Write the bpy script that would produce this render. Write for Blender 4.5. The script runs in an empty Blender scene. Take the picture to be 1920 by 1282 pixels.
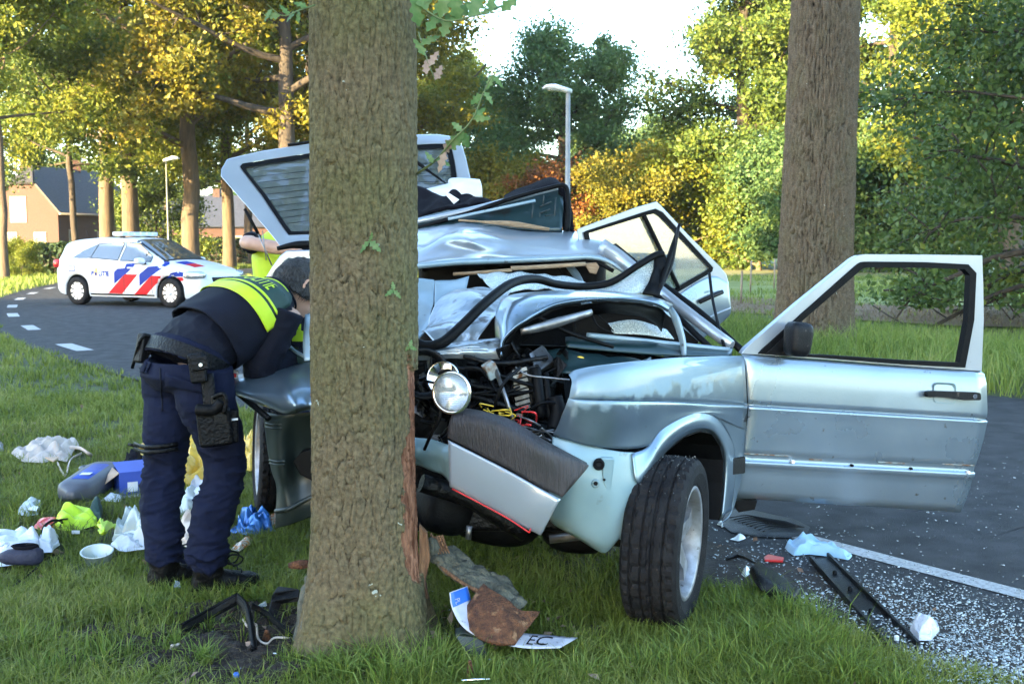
import bpy, bmesh, math, random
import numpy as np
from mathutils import Vector, Matrix, Euler
from mathutils.geometry import tessellate_polygon
R = math.radians
scn = bpy.context.scene
COL = scn.collection

# ------------------------------------------------------------------ camera
PITCH = R(5.3); CAMZ = 1.4; FPX = 2000.0; CX, CY = 960.0, 641.0
cam_d = bpy.data.cameras.new('camera'); cam = bpy.data.objects.new('camera', cam_d); COL.objects.link(cam)
cam.location = (0, 0, CAMZ); cam.rotation_euler = (R(90) - PITCH, 0, 0)
cam_d.sensor_width = 36.0; cam_d.lens = 36.0 * FPX / 1920.0
cam_d.clip_start = 0.05; cam_d.clip_end = 3000
cam_d.dof.use_dof = True; cam_d.dof.focus_distance = 4.3; cam_d.dof.aperture_fstop = 9.0
scn.camera = cam

# ------------------------------------------------------------------ light
SUN_EL = 10.0
LIGHT = Vector((0.70, 0.71, 0)).normalized()          # horizontal travel of the light
w = bpy.data.worlds.new("World"); scn.world = w; w.use_nodes = True
nt = w.node_tree
sky = nt.nodes.new('ShaderNodeTexSky'); sky.sky_type = 'NISHITA'; sky.sun_disc = False
sky.sun_elevation = R(SUN_EL)
sky.sun_rotation = math.atan2(-LIGHT.x, -LIGHT.y)
sky.air_density = 1.0; sky.dust_density = 0.8; sky.ozone_density = 1.9
bg = nt.nodes['Background']; bg.inputs['Strength'].default_value = 0.15
nt.links.new(sky.outputs[0], bg.inputs['Color'])
sd = bpy.data.lights.new('sun', 'SUN'); sun = bpy.data.objects.new('sun', sd); COL.objects.link(sun)
sd.energy = 4.4; sd.angle = R(0.5); sd.color = (1.0, 0.76, 0.40)
ld = Vector((LIGHT.x * math.cos(R(SUN_EL)), LIGHT.y * math.cos(R(SUN_EL)), -math.sin(R(SUN_EL))))
sun.rotation_euler = ld.to_track_quat('-Z', 'Y').to_euler(); sun.location = (-30, -12, 30)
scn.view_settings.view_transform = 'Standard'; scn.view_settings.look = 'None'
scn.view_settings.exposure = 3.6; scn.view_settings.gamma = 1.0
scn.view_settings.use_curve_mapping = False
scn.cycles.max_bounces = 8; scn.cycles.transparent_max_bounces = 12
scn.cycles.use_denoising = True

# ------------------------------------------------------------------ placing helpers
SP, CP = math.sin(PITCH), math.cos(PITCH)
def ray(px, py):
    u = (px - CX) / FPX; v = -(py - CY) / FPX
    return Vector((u, CP + v * SP, -SP + v * CP))
def at(px, py, Y):                                     # the point at distance Y in front of the camera
    d = ray(px, py); t = Y / d.y
    return Vector((d.x * t, Y, CAMZ + d.z * t))
def gnd(px, py, z=0.0):                                # the point on the ground
    d = ray(px, py); t = (z - CAMZ) / d.z
    return Vector((d.x * t, d.y * t, z))

# ------------------------------------------------------------------ object helpers
def tag(o, label=None, cat=None, group=None, kind=None):
    if label: o['label'] = label
    if cat: o['category'] = cat
    if group: o['group'] = group
    if kind: o['kind'] = kind
    return o
def thing(name, label, cat, loc=(0, 0, 0), rz=0.0, group=None):
    o = bpy.data.objects.new(name, None); COL.objects.link(o)
    o.location = loc; o.rotation_euler = (0, 0, rz); o.empty_display_size = 0.1
    return tag(o, label, cat, group)
MW = {}
def obj(name, me, mat=None, parent=None, world=False):
    o = bpy.data.objects.new(name, me); COL.objects.link(o)
    if mat is not None:
        me.materials.clear(); me.materials.append(mat)
    if parent is not None:
        o.parent = parent
        if world: o.matrix_parent_inverse = wmat(parent).inverted()
    return o
def wmat(o):
    m = Matrix.LocRotScale(o.location, o.rotation_euler, o.scale)
    return (wmat(o.parent) @ o.matrix_parent_inverse @ m) if o.parent else m
def kids(o): return [c for c in bpy.data.objects if c.parent == o]
def np_mesh(name, V, F, smooth=False):
    V = np.ascontiguousarray(V, dtype=np.float32); F = np.ascontiguousarray(F, dtype=np.int32)
    me = bpy.data.meshes.new(name); m, k = F.shape
    me.vertices.add(len(V)); me.vertices.foreach_set('co', V.ravel())
    me.loops.add(m * k); me.loops.foreach_set('vertex_index', F.ravel())
    me.polygons.add(m); me.polygons.foreach_set('loop_start', np.arange(0, m * k, k, dtype=np.int32))
    if smooth: me.polygons.foreach_set('use_smooth', np.ones(m, dtype=bool))
    me.update(calc_edges=True)
    return me
def vattr(me, name, vals):
    a = me.attributes.new(name, 'FLOAT', 'POINT'); a.data.foreach_set('value', np.asarray(vals, dtype=np.float32))

def catmull(P, n):
    """resample a polyline of vectors into n points of a smooth curve"""
    P = np.array([list(p) for p in P], dtype=float)
    if len(P) == 2:
        t = np.linspace(0, 1, n)[:, None]; return P[0] * (1 - t) + P[1] * t
    Q = np.vstack([2 * P[0] - P[1], P, 2 * P[-1] - P[-2]])
    s = np.linspace(0, len(P) - 1 - 1e-9, n); i = s.astype(int); t = (s - i)[:, None]
    p0, p1, p2, p3 = Q[i], Q[i + 1], Q[i + 2], Q[i + 3]
    return 0.5 * (2 * p1 + (p2 - p0) * t + (2 * p0 - 5 * p1 + 4 * p2 - p3) * t ** 2 + (3 * p1 - p0 - 3 * p2 + p3) * t ** 3)

class MB:
    """collects simple shapes and links them as ONE mesh object"""
    def __init__(s): s.v = []; s.f = []; s.sm = []
    def add(s, vs, fs, smooth=False):
        b = len(s.v); s.v += [tuple(v) for v in vs]
        for f in fs: s.f.append(tuple(b + i for i in f)); s.sm.append(smooth)
        return s
    def box(s, c, size, rot=None, taper=1.0):
        x, y, z = [a / 2 for a in size]
        vs = [Vector((sx * x * (taper if sz > 0 else 1), sy * y * (taper if sz > 0 else 1), sz * z)) for sz in (-1, 1) for sy in (-1, 1) for sx in (-1, 1)]
        if rot is not None:
            m = rot if isinstance(rot, Matrix) else Euler(rot).to_matrix()
            vs = [m @ v for v in vs]
        vs = [v + Vector(c) for v in vs]
        return s.add(vs, [(0, 2, 3, 1), (4, 5, 7, 6), (0, 1, 5, 4), (2, 6, 7, 3), (0, 4, 6, 2), (1, 3, 7, 5)])
    def tube(s, pts, r, seg=10, smooth=True, n=None, flat=1.0, cap=True, up=None):
        """a tube along pts; r number or list; flat squashes the second axis"""
        P = catmull(pts, n) if n else np.array([list(p) for p in pts], dtype=float)
        k = len(P)
        rr = np.full(k, r, dtype=float) if not hasattr(r, '__len__') else np.interp(np.linspace(0, 1, k), np.linspace(0, 1, len(r)), r)
        T = np.gradient(P, axis=0); T /= (np.linalg.norm(T, axis=1)[:, None] + 1e-12)
        ref = np.array(up if up is not None else ((0, 0, 1.0) if abs(T[0][2]) < 0.9 else (1.0, 0, 0)), dtype=float)
        vs = []; N = ref - T[0] * ref.dot(T[0]); N /= np.linalg.norm(N) + 1e-12
        for i in range(k):
            N = N - T[i] * N.dot(T[i]); N /= np.linalg.norm(N) + 1e-12
            B = np.cross(T[i], N)
            for j in range(seg):
                a = 2 * math.pi * j / seg
                vs.append(P[i] + rr[i] * (math.cos(a) * N + math.sin(a) * flat * B))
        fs = []
        for i in range(k - 1):
            for j in range(seg):
                j2 = (j + 1) % seg
                fs.append((i * seg + j, i * seg + j2, (i + 1) * seg + j2, (i + 1) * seg + j))
        s.add(vs, fs, smooth)
        if cap:
            s.add(vs[:seg][::-1], [tuple(range(seg))]); s.add(vs[-seg:], [tuple(range(seg))])
        return s
    def prism(s, outline, d, smooth=False):
        """closed outline of 3-D points pushed along vector d"""
        n = len(outline); a = [Vector(p) for p in outline]; b = [p + Vector(d) for p in a]
        tri = tessellate_polygon([a])
        s.add(a + b, [tuple(t) for t in tri] + [tuple(n + i for i in t[::-1]) for t in tri] + [(i, (i + 1) % n, n + (i + 1) % n, n + i) for i in range(n)], smooth)
        return s
    def lathe(s, prof, seg=24, m=None, smooth=True, cap=False):
        """profile (r, h) turned about local z, then matrix m"""
        vs = []
        for r, h in prof:
            for j in range(seg):
                a = 2 * math.pi * j / seg; v = Vector((r * math.cos(a), r * math.sin(a), h)); vs.append(m @ v if m else v)
        k = len(prof)
        fs = [(i * seg + j, i * seg + (j + 1) % seg, (i + 1) * seg + (j + 1) % seg, (i + 1) * seg + j) for i in range(k - 1) for j in range(seg)]
        if cap and prof[0][0] > 1e-5: fs.append(tuple(range(seg))[::-1])
        if cap and prof[-1][0] > 1e-5: fs.append(tuple((k - 1) * seg + j for j in range(seg)))
        return s.add(vs, fs, smooth)
    def mesh(s, name='mesh'):
        me = bpy.data.meshes.new(name); me.from_pydata(s.v, [], s.f)
        me.polygons.foreach_set('use_smooth', np.array(s.sm, dtype=bool))
        me.update(); return me
    def build(s, name, mat, parent=None, bevel=0.0, sub=0, world=True, thick=0.0, fix=True):
        me = s.mesh(name)
        if fix:
            bm = bmesh.new(); bm.from_mesh(me)
            bmesh.ops.remove_doubles(bm, verts=bm.verts, dist=1e-5)
            bmesh.ops.recalc_face_normals(bm, faces=bm.faces); bm.to_mesh(me); bm.free()
        o = obj(name, me, mat, parent, world)
        finish(o, bevel, sub, thick)
        return o
def finish(o, bevel=0.0, sub=0, thick=0.0, offset=0.0):
    if thick:
        m = o.modifiers.new('thickness', 'SOLIDIFY'); m.thickness = thick; m.offset = offset; m.use_even_offset = False
    if bevel:
        m = o.modifiers.new('bevel', 'BEVEL'); m.width = bevel; m.segments = 2; m.limit_method = 'ANGLE'; m.angle_limit = R(40)
        for p in o.data.polygons: p.use_smooth = True
        m.harden_normals = True
    if sub:
        m = o.modifiers.new('smooth', 'SUBSURF'); m.levels = sub; m.render_levels = sub
def patch(name, rows, nu, nv, mat, parent=None, thick=0.004, crumple=0.0, cfreq=12.0, seed=0, world=True, offset=0.0, lin=False, split=0):
    """a sheet through rows of (px, py, Y) or Vector points, smoothly interpolated, with thickness and crumples"""
    rr = []
    for row in rows:
        pts = [at(*p) if not isinstance(p, Vector) else p for p in row]
        rr.append(catmull(pts, nu) if not lin else np.array([[np.interp(t, np.linspace(0, 1, len(pts)), [p[k] for p in pts]) for k in range(3)] for t in np.linspace(0, 1, nu)]))
    rr = np.array(rr)
    V = np.zeros((nv, nu, 3))
    for j in range(nu):
        V[:, j] = catmull(rr[:, j], nv) if not lin else np.array([[np.interp(t, np.linspace(0, 1, len(rr)), rr[:, j, k]) for k in range(3)] for t in np.linspace(0, 1, nv)])
    V = V.reshape(-1, 3)
    i, j = np.meshgrid(np.arange(nv - 1), np.arange(nu - 1), indexing='ij'); b = (i * nu + j).ravel()
    F = np.stack([b, b + 1, b + nu + 1, b + nu], 1)
    if crumple:
        g = V.reshape(nv, nu, 3)
        n = np.cross(np.gradient(g, axis=1).reshape(-1, 3), np.gradient(g, axis=0).reshape(-1, 3)); n /= np.linalg.norm(n, axis=1)[:, None] + 1e-9
        d = creases(V, cfreq, seed)
        V = V + n * (d * crumple)[:, None]
    me = np_mesh(name, V, F, True)
    o = obj(name, me, mat, parent, world)
    if split: m = o.modifiers.new('creases', 'EDGE_SPLIT'); m.split_angle = R(split)
    if thick: finish(o, thick=thick, offset=offset)
    return o
def wpoly(pts, Y):                                      # pixel outline at one distance (or own distance as third entry)
    return [at(p[0], p[1], p[2] if len(p) > 2 else Y) for p in pts]

# ------------------------------------------------------------------ numpy noise
def creases(V, f, seed):
    """folded sheet: sharp triangular waves in several directions, bent by slow noise"""
    rg = np.random.default_rng(seed + 100); d = 0; W = V + 0.35 / f * np.stack([vnoise(V * f * 0.9, seed + k) - .5 for k in (1, 2, 3)], 1) * 2
    for k in range(5):
        a = rg.normal(size=3); a /= np.linalg.norm(a); t = W @ a * f * rg.uniform(.35, .9) + rg.random(); amp = vnoise(V * f * .5, seed + 20 + k)
        d = d + (np.abs((t % 1) - .5) * 2 - .5) * amp * 1.1
    return d
def hash3(i, j, k, seed):
    h = (i.astype(np.int64) * 374761393 + j.astype(np.int64) * 668265263 + k.astype(np.int64) * 2147483647 + seed * 144665) & 0x7fffffff
    h = ((h ^ (h >> 13)) * 1274126177) & 0x7fffffff
    h = ((h ^ (h >> 16)) * 461845907) & 0x7fffffff
    return ((h ^ (h >> 15)) & 0xffff) / 65535.0
def vnoise(p, seed=0):
    p = np.asarray(p, dtype=float); f = np.floor(p); t = p - f; t = t * t * (3 - 2 * t); i = f.astype(np.int64)
    out = 0
    for a in (0, 1):
        for b in (0, 1):
            for c in (0, 1):
                wgt = (t[:, 0] if a else 1 - t[:, 0]) * (t[:, 1] if b else 1 - t[:, 1]) * (t[:, 2] if c else 1 - t[:, 2])
                out = out + wgt * hash3(i[:, 0] + a, i[:, 1] + b, i[:, 2] + c, seed)
    return out
def fbm(p, seed=0, o=4):
    s = 0; a = 0.5; tot = 0
    for k in range(o):
        s = s + a * vnoise(np.asarray(p) * 2 ** k, seed + 17 * k); tot += a; a *= 0.5
    return s / tot
def worley(u, v, per, seed=0):
    """2-D cells, periodic in u; returns F1, F2 and the id of the cell"""
    iu, iv = np.floor(u).astype(int), np.floor(v).astype(int)
    f1 = np.full(u.shape, 9.0); f2 = np.full(u.shape, 9.0); cid = np.zeros(u.shape)
    for a in (-1, 0, 1):
        for b in (-1, 0, 1):
            cu, cv = iu + a, iv + b; cm = np.mod(cu, per); z = np.zeros_like(cu)
            du = cu + hash3(cm, cv, z, seed) - u; dv = cv + hash3(cm, cv, z + 1, seed) - v
            d = np.sqrt(du * du + dv * dv)
            near = d < f1
            f2 = np.where(near, f1, np.minimum(f2, d)); cid = np.where(near, hash3(cm, cv, z + 2, seed), cid); f1 = np.where(near, d, f1)
    return f1, f2, cid

# ------------------------------------------------------------------ materials
def pm(name, c, c2=None, scale=8.0, rough=0.6, metal=0.0, bump=0.0, bscale=40.0, coat=0.0, trans=0.0, spec=None, stretch=None, alpha=1.0, rough2=None, detail=6.0, sheen=0.0, ior=None, coord='Object', dirt=None, sharp=(0.35, 0.65)):
    m = bpy.data.materials.new(name); m.use_nodes = True
    t = m.node_tree; N = t.nodes; L = t.links; b = N['Principled BSDF']
    b.inputs['Base Color'].default_value = (*c, 1); b.inputs['Roughness'].default_value = rough; b.inputs['Metallic'].default_value = metal
    if coat: b.inputs['Coat Weight'].default_value = coat; b.inputs['Coat Roughness'].default_value = 0.06
    if trans: b.inputs['Transmission Weight'].default_value = trans
    if ior: b.inputs['IOR'].default_value = ior
    if spec is not None: b.inputs['Specular IOR Level'].default_value = spec
    if sheen: b.inputs['Sheen Weight'].default_value = sheen
    if alpha < 1: b.inputs['Alpha'].default_value = alpha
    tc = N.new('ShaderNodeTexCoord'); src = tc.outputs[coord]
    if stretch:
        mp = N.new('ShaderNodeMapping'); mp.inputs['Scale'].default_value = stretch; L.new(src, mp.inputs[0]); src = mp.outputs[0]
    col = None
    if c2 is not None:
        n = N.new('ShaderNodeTexNoise'); n.inputs['Scale'].default_value = scale; n.inputs['Detail'].default_value = detail; L.new(src, n.inputs['Vector'])
        r = N.new('ShaderNodeValToRGB'); r.color_ramp.elements[0].position = sharp[0]; r.color_ramp.elements[1].position = sharp[1]
        r.color_ramp.elements[0].color = (*c, 1); r.color_ramp.elements[1].color = (*c2, 1)
        L.new(n.outputs[0], r.inputs[0]); col = r.outputs[0]
        if rough2 is not None:
            mr = N.new('ShaderNodeMapRange'); mr.inputs[1].default_value = .35; mr.inputs[2].default_value = .65; mr.inputs[3].default_value = rough; mr.inputs[4].default_value = rough2
            L.new(n.outputs[0], mr.inputs[0]); L.new(mr.outputs[0], b.inputs['Roughness'])
    if dirt is not None:                                # (colour, scale, threshold) splashes of dirt
        n2 = N.new('ShaderNodeTexNoise'); n2.inputs['Scale'].default_value = dirt[1]; n2.inputs['Detail'].default_value = 9; L.new(tc.outputs[coord], n2.inputs['Vector'])
        r2 = N.new('ShaderNodeValToRGB'); r2.color_ramp.elements[0].position = dirt[2]; r2.color_ramp.elements[1].position = dirt[2] + 0.08
        r2.color_ramp.elements[0].color = (0, 0, 0, 1); r2.color_ramp.elements[1].color = (1, 1, 1, 1); L.new(n2.outputs[0], r2.inputs[0])
        mx = N.new('ShaderNodeMix'); mx.data_type = 'RGBA'; L.new(r2.outputs[0], mx.inputs[0])
        if col is not None: L.new(col, mx.inputs[6])
        else: mx.inputs[6].default_value = (*c, 1)
        mx.inputs[7].default_value = (*dirt[0], 1); col = mx.outputs[2]
    if col is not None: L.new(col, b.inputs['Base Color'])
    if bump:
        n3 = N.new('ShaderNodeTexNoise'); n3.inputs['Scale'].default_value = bscale; n3.inputs['Detail'].default_value = 5; L.new(src, n3.inputs['Vector'])
        bp = N.new('ShaderNodeBump'); bp.inputs['Strength'].default_value = bump; bp.inputs['Distance'].default_value = 0.02
        L.new(n3.outputs[0], bp.inputs['Height']); L.new(bp.outputs[0], b.inputs['Normal'])
    return m
def leaf_mat(name, cols, transl=0.35, nscale=0.35, rough=0.55):
    """leaves: colour by a per-leaf random value and by a slow patchwork, with light passing through"""
    m = bpy.data.materials.new(name); m.use_nodes = True
    t = m.node_tree; N = t.nodes; L = t.links; b = N['Principled BSDF']; out = N['Material Output']
    a = N.new('ShaderNodeAttribute'); a.attribute_name = 'rnd'
    tc = N.new('ShaderNodeTexCoord'); n = N.new('ShaderNodeTexNoise'); n.inputs['Scale'].default_value = nscale; n.inputs['Detail'].default_value = 3
    L.new(tc.outputs['Object'], n.inputs['Vector'])
    ma = N.new('ShaderNodeMath'); ma.operation = 'MULTIPLY_ADD'; L.new(a.outputs['Fac'], ma.inputs[0]); ma.inputs[1].default_value = 0.6; 
    m2 = N.new('ShaderNodeMath'); m2.operation = 'MULTIPLY_ADD'; L.new(n.outputs[0], m2.inputs[0]); m2.inputs[1].default_value = 1.4; m2.inputs[2].default_value = -0.5
    L.new(m2.outputs[0], ma.inputs[2])
    r = N.new('ShaderNodeValToRGB'); e = r.color_ramp.elements
    for i, c in enumerate(cols):
        p = i / (len(cols) - 1)
        if i == 0: el = e[0]; el.position = 0
        elif i == len(cols) - 1: el = e[-1]; el.position = 1
        else: el = e.new(p)
        el.color = (*c, 1)
    L.new(ma.outputs[0], r.inputs[0]); L.new(r.outputs[0], b.inputs['Base Color'])
    b.inputs['Roughness'].default_value = rough; b.inputs['Specular IOR Level'].default_value = 0.35
    tr = N.new('ShaderNodeBsdfTranslucent'); L.new(r.outputs[0], tr.inputs[0])
    mx = N.new('ShaderNodeMixShader'); mx.inputs[0].default_value = transl
    L.new(b.outputs[0], mx.inputs[1]); L.new(tr.outputs[0], mx.inputs[2]); L.new(mx.outputs[0], out.inputs[0])
    return m
# ================================================================== GROUND, ROAD
M_asphalt = pm('asphalt', (0.032, 0.033, 0.036), (0.050, 0.050, 0.054), 5, 0.8, bump=0.8, bscale=260, coord='Object', rough2=0.7, spec=0.22)
M_paint = pm('road_paint', (0.40, 0.40, 0.40), (0.20, 0.20, 0.20), 60, 0.7, bump=0.4, bscale=200, sharp=(0.45, 0.72))
M_soil = pm('soil', (0.014, 0.009, 0.006), (0.042, 0.026, 0.017), 30, 0.95, bump=1.0, bscale=90)
def ground_mat():
    m = pm('turf', (0.045, 0.060, 0.015), (0.085, 0.105, 0.026), 3, 0.95, bump=1.0, bscale=60)
    t = m.node_tree; N = t.nodes; L = t.links; b = N['Principled BSDF']
    src = b.inputs['Base Color'].links[0].from_socket
    geo = N.new('ShaderNodeNewGeometry'); n = N.new('ShaderNodeTexNoise'); n.inputs['Scale'].default_value = 14; n.inputs['Detail'].default_value = 8
    L.new(geo.outputs['Position'], n.inputs['Vector'])
    r = N.new('ShaderNodeValToRGB'); r.color_ramp.elements[0].position = 0.5; r.color_ramp.elements[1].position = 0.62
    L.new(n.outputs[0], r.inputs[0]); mx = N.new('ShaderNodeMix'); mx.data_type = 'RGBA'
    L.new(r.outputs[0], mx.inputs[0]); L.new(src, mx.inputs[6]); mx.inputs[7].default_value = (0.045, 0.034, 0.020, 1); L.new(mx.outputs[2], b.inputs['Base Color'])
    return m
M_ground = ground_mat()

# edge line of the road (near side): measured on the ground
EDGE = [(7.2, -3.0), (4.6, 0.9), (2.0, 4.2), (1.42, 4.95), (-1.1, 8.2), (-5.9, 14.3), (-7.9, 17.5), (-9.7, 20.7), (-11.2, 23.9), (-12.4, 26.9), (-13.4, 29.8), (-14.4, 33.3), (-15.7, 39.5), (-15.9, 47), (-14.6, 56), (-11, 66), (-5, 76), (6, 88), (24, 100)]
EC = catmull([Vector((x, y, 0)) for x, y in EDGE], 260)[:, :2]
ET = np.gradient(EC, axis=0); ET /= np.linalg.norm(ET, axis=1)[:, None]; EN = np.stack([ET[:, 1], -ET[:, 0]], 1)   # normal towards the far side
def road_off(x, y):
    """signed distance from the edge line: positive over the road"""
    p = np.stack([np.atleast_1d(x), np.atleast_1d(y)], 1).astype(float); out = np.zeros(len(p))
    for a in range(0, len(p), 20000):
        d = p[a:a + 20000, None, :] - EC[None]
        i = np.argmin((d ** 2).sum(2), axis=1); out[a:a + 20000] = (d[np.arange(len(i)), i] * EN[i]).sum(1)
    return out
ROADW = 5.3; NEAR = -0.5
def strip(name, o0, o1, i0, i1, z, mat, parent=None, cols=2, jag=0.0):
    V = []; n = i1 - i0
    rg = np.random.default_rng(3)
    ja = fbm(np.stack([np.arange(i0, i1) * 0.9, np.zeros(n), np.zeros(n)], 1), 5) - 0.5
    for c in range(cols):
        f = c / (cols - 1); o = o0 + (o1 - o0) * f
        oo = o + (ja * jag if c == 0 else (-ja * jag if c == cols - 1 else 0))
        V.append(np.concatenate([EC[i0:i1] + EN[i0:i1] * np.reshape(oo, (-1, 1)), np.full((n, 1), z)], 1))
    V = np.stack(V, 1).reshape(-1, 3)
    i, j = np.meshgrid(np.arange(n - 1), np.arange(cols - 1), indexing='ij'); b = (i * cols + j).ravel()
    F = np.stack([b, b + cols, b + cols + 1, b + 1], 1)
    return obj(name, np_mesh(name, V, F[:, ::-1]), mat, parent)

# the ground: one sheet to the horizon, finer near the camera
gx = np.concatenate([-np.geomspace(900, 8, 26), np.linspace(-7.6, 7.6, 100), np.geomspace(8, 900, 26)])
gy = np.concatenate([[-400, -150, -60, -20, -6, -2], np.linspace(0, 16, 100), np.geomspace(16.4, 1500, 46)])
X, Y = np.meshgrid(gx, gy)
P = np.stack([X.ravel(), Y.ravel(), np.zeros(X.size)], 1)
off = road_off(P[:, 0], P[:, 1])
hz = (fbm(P * 1.1, 2) - 0.75) * 0.07 - 0.004
hz = np.where((off > NEAR - 0.35) & (off < ROADW + 0.4), np.minimum(hz, -0.012), hz)
hz = np.where(np.hypot(P[:, 0], P[:, 1]) > 40, -0.012, hz)
P[:, 2] = hz
nx = len(gx); i, j = np.meshgrid(np.arange(len(gy) - 1), np.arange(nx - 1), indexing='ij'); b = (i * nx + j).ravel()
tag(obj('ground', np_mesh('ground', P, np.stack([b, b + 1, b + nx + 1, b + nx], 1), True), M_ground), kind='structure')
road = tag(strip('road', NEAR, ROADW, 0, len(EC), 0.0, M_asphalt, cols=6, jag=0.10), kind='structure')
# edge dashes, worn
def near_i(x, y): return int(np.argmin(((EC - np.array([x, y])) ** 2).sum(1)))
arc = np.concatenate([[0], np.cumsum(np.linalg.norm(np.diff(EC, axis=0), axis=1))])
def dash(c_arc, length, o=0.0, wid=0.11, z=0.004):
    ss = np.linspace(c_arc - length / 2, c_arc + length / 2, 12)
    cx = np.interp(ss, arc, EC[:, 0]); cy = np.interp(ss, arc, EC[:, 1]); nx_ = np.interp(ss, arc, EN[:, 0]); ny_ = np.interp(ss, arc, EN[:, 1])
    V = []
    for k in range(12):
        for e in (o - wid / 2, o + wid / 2): V.append((cx[k] + nx_[k] * e, cy[k] + ny_[k] * e, z))
    F = np.array([(2 * k, 2 * k + 2, 2 * k + 3, 2 * k + 1) for k in range(11)])
    return obj('road_marking', np_mesh('road_marking', np.array(V), F[:, ::-1]), M_paint, road)
dash(arc[near_i(1.78, 4.5)] - 1.05, 3.55)
for px, py, l in ((140, 651, 1.15), (58, 615, 1.1), (23, 591, 1.1), (22, 574, 1.1), (37, 560, 1.1), (62, 550, 1.1), (93, 540, 1.2)):
    g = gnd(px, py); dash(arc[near_i(g.x, g.y)], l, wid=0.2 if py < 640 else 0.22)
for k in range(6): dash(arc[near_i(-14.4, 33.3)] + 4 + 3.4 * k, 1.2)

# brown cut strip and pale mown field on the far side, laid as thin sheets over the ground
M_cut = pm('cut_stubble', (0.12, 0.075, 0.045), (0.17, 0.12, 0.07), 5, 0.95, bump=1.0, bscale=30)
M_field = pm('meadow', (0.12, 0.16, 0.035), (0.18, 0.20, 0.06), 0.7, 0.95, bump=0.8, bscale=12)
M_pale = pm('mown_hay', (0.20, 0.19, 0.085), (0.13, 0.16, 0.05), 0.4, 0.95, bump=0.8, bscale=8)
def sheet(name, pts, z, mat):
    V = np.array([(x, y, z) for x, y in pts]); tri = tessellate_polygon([[Vector(v) for v in V]])
    return tag(obj(name, np_mesh(name, V, np.array(tri)), mat), kind='structure')
sheet('field', [(-2, 24), (40, 24), (60, 60), (80, 110), (0, 110), (-3, 60)], 0.004, M_field)
sheet('hay_field', [(4, 46), (40, 46), (60, 78), (4, 78)], 0.010, M_pale)
sheet('dirt_strip', [(3.0, 22.6), (5, 20.9), (7.4, 18), (12, 16.4), (18, 16.4), (18, 21), (8.5, 23.5), (6, 27.5), (3.0, 28.5)], 0.014, M_cut)
# ================================================================== TREES
M_leafL = leaf_mat('oak_leaves_sunny', [(0.060, 0.095, 0.014), (0.120, 0.160, 0.020), (0.185, 0.210, 0.026), (0.25, 0.235, 0.03)], 0.5, 0.5)
M_leafD = leaf_mat('leaves_deep_green', [(0.040, 0.085, 0.032), (0.070, 0.135, 0.044), (0.100, 0.170, 0.052), (0.15, 0.19, 0.046)], 0.42, 0.4)
M_leafM = leaf_mat('leaves_mid_green', [(0.034, 0.066, 0.018), (0.070, 0.118, 0.024), (0.120, 0.165, 0.026), (0.19, 0.20, 0.026)], 0.42, 0.3)
M_leafY = leaf_mat('leaves_golden', [(0.06, 0.08, 0.014), (0.14, 0.14, 0.018), (0.21, 0.18, 0.018), (0.26, 0.19, 0.02)], 0.42, 0.5)
M_leafR = leaf_mat('leaves_copper', [(0.06, 0.03, 0.012), (0.16, 0.06, 0.02), (0.24, 0.085, 0.02), (0.20, 0.12, 0.02)], 0.32, 0.7)
M_leafB = leaf_mat('bush_leaves', [(0.034, 0.068, 0.020), (0.064, 0.112, 0.030), (0.094, 0.150, 0.036), (0.17, 0.20, 0.03)], 0.34, 0.6, rough=0.42)
M_leafH = leaf_mat('hedge_leaves', [(0.012, 0.028, 0.012), (0.022, 0.045, 0.016), (0.035, 0.06, 0.02)], 0.2, 0.8)
M_barkF = pm('bark_far', (0.055, 0.040, 0.027), (0.105, 0.074, 0.046), 3, 0.9, bump=1.0, bscale=9, stretch=(3, 3, 0.6))
M_barkD = pm('bark_dark', (0.030, 0.024, 0.019), (0.060, 0.046, 0.034), 3, 0.95, bump=1.0, bscale=9, stretch=(3, 3, 0.6))

def leaf_cards(P, size, rg, up=0.45, elong=1.6, jitter=0.35, fold=0.22):
    """small folded rhombic leaf sprays at the points P, randomly turned"""
    n = len(P); nrm = rg.normal(size=(n, 3)); nrm[:, 2] = np.where(up > 0, np.abs(nrm[:, 2]) + up, nrm[:, 2]); nrm /= np.linalg.norm(nrm, axis=1)[:, None]
    a = rg.normal(size=(n, 3)); a -= nrm * (a * nrm).sum(1)[:, None]; a /= np.linalg.norm(a, axis=1)[:, None]; b = np.cross(nrm, a)
    s = size * (1 + jitter * rg.normal(size=n)).clip(0.4, 1.9)
    L = (s * elong)[:, None]; W = s[:, None]
    mid1 = P + a * L * 0.5
    V = np.stack([P, P + a * L * 0.45 + b * W * 0.5 + nrm * W * fold, P + a * L, P + a * L * 0.45 - b * W * 0.5 + nrm * W * fold], 1).reshape(-1, 3)
    i = np.arange(n)[:, None] * 4
    F = np.concatenate([i + np.array([[0, 1, 2]]), i + np.array([[0, 2, 3]])], 0)
    return V, F, np.repeat(rg.random(n), 4)
def cloud_mesh(name, P, size, rg, **k):
    V, F, r = leaf_cards(P, size, rg, **k); me = np_mesh(name, V, F); vattr(me, 'rnd', r); return me

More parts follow.
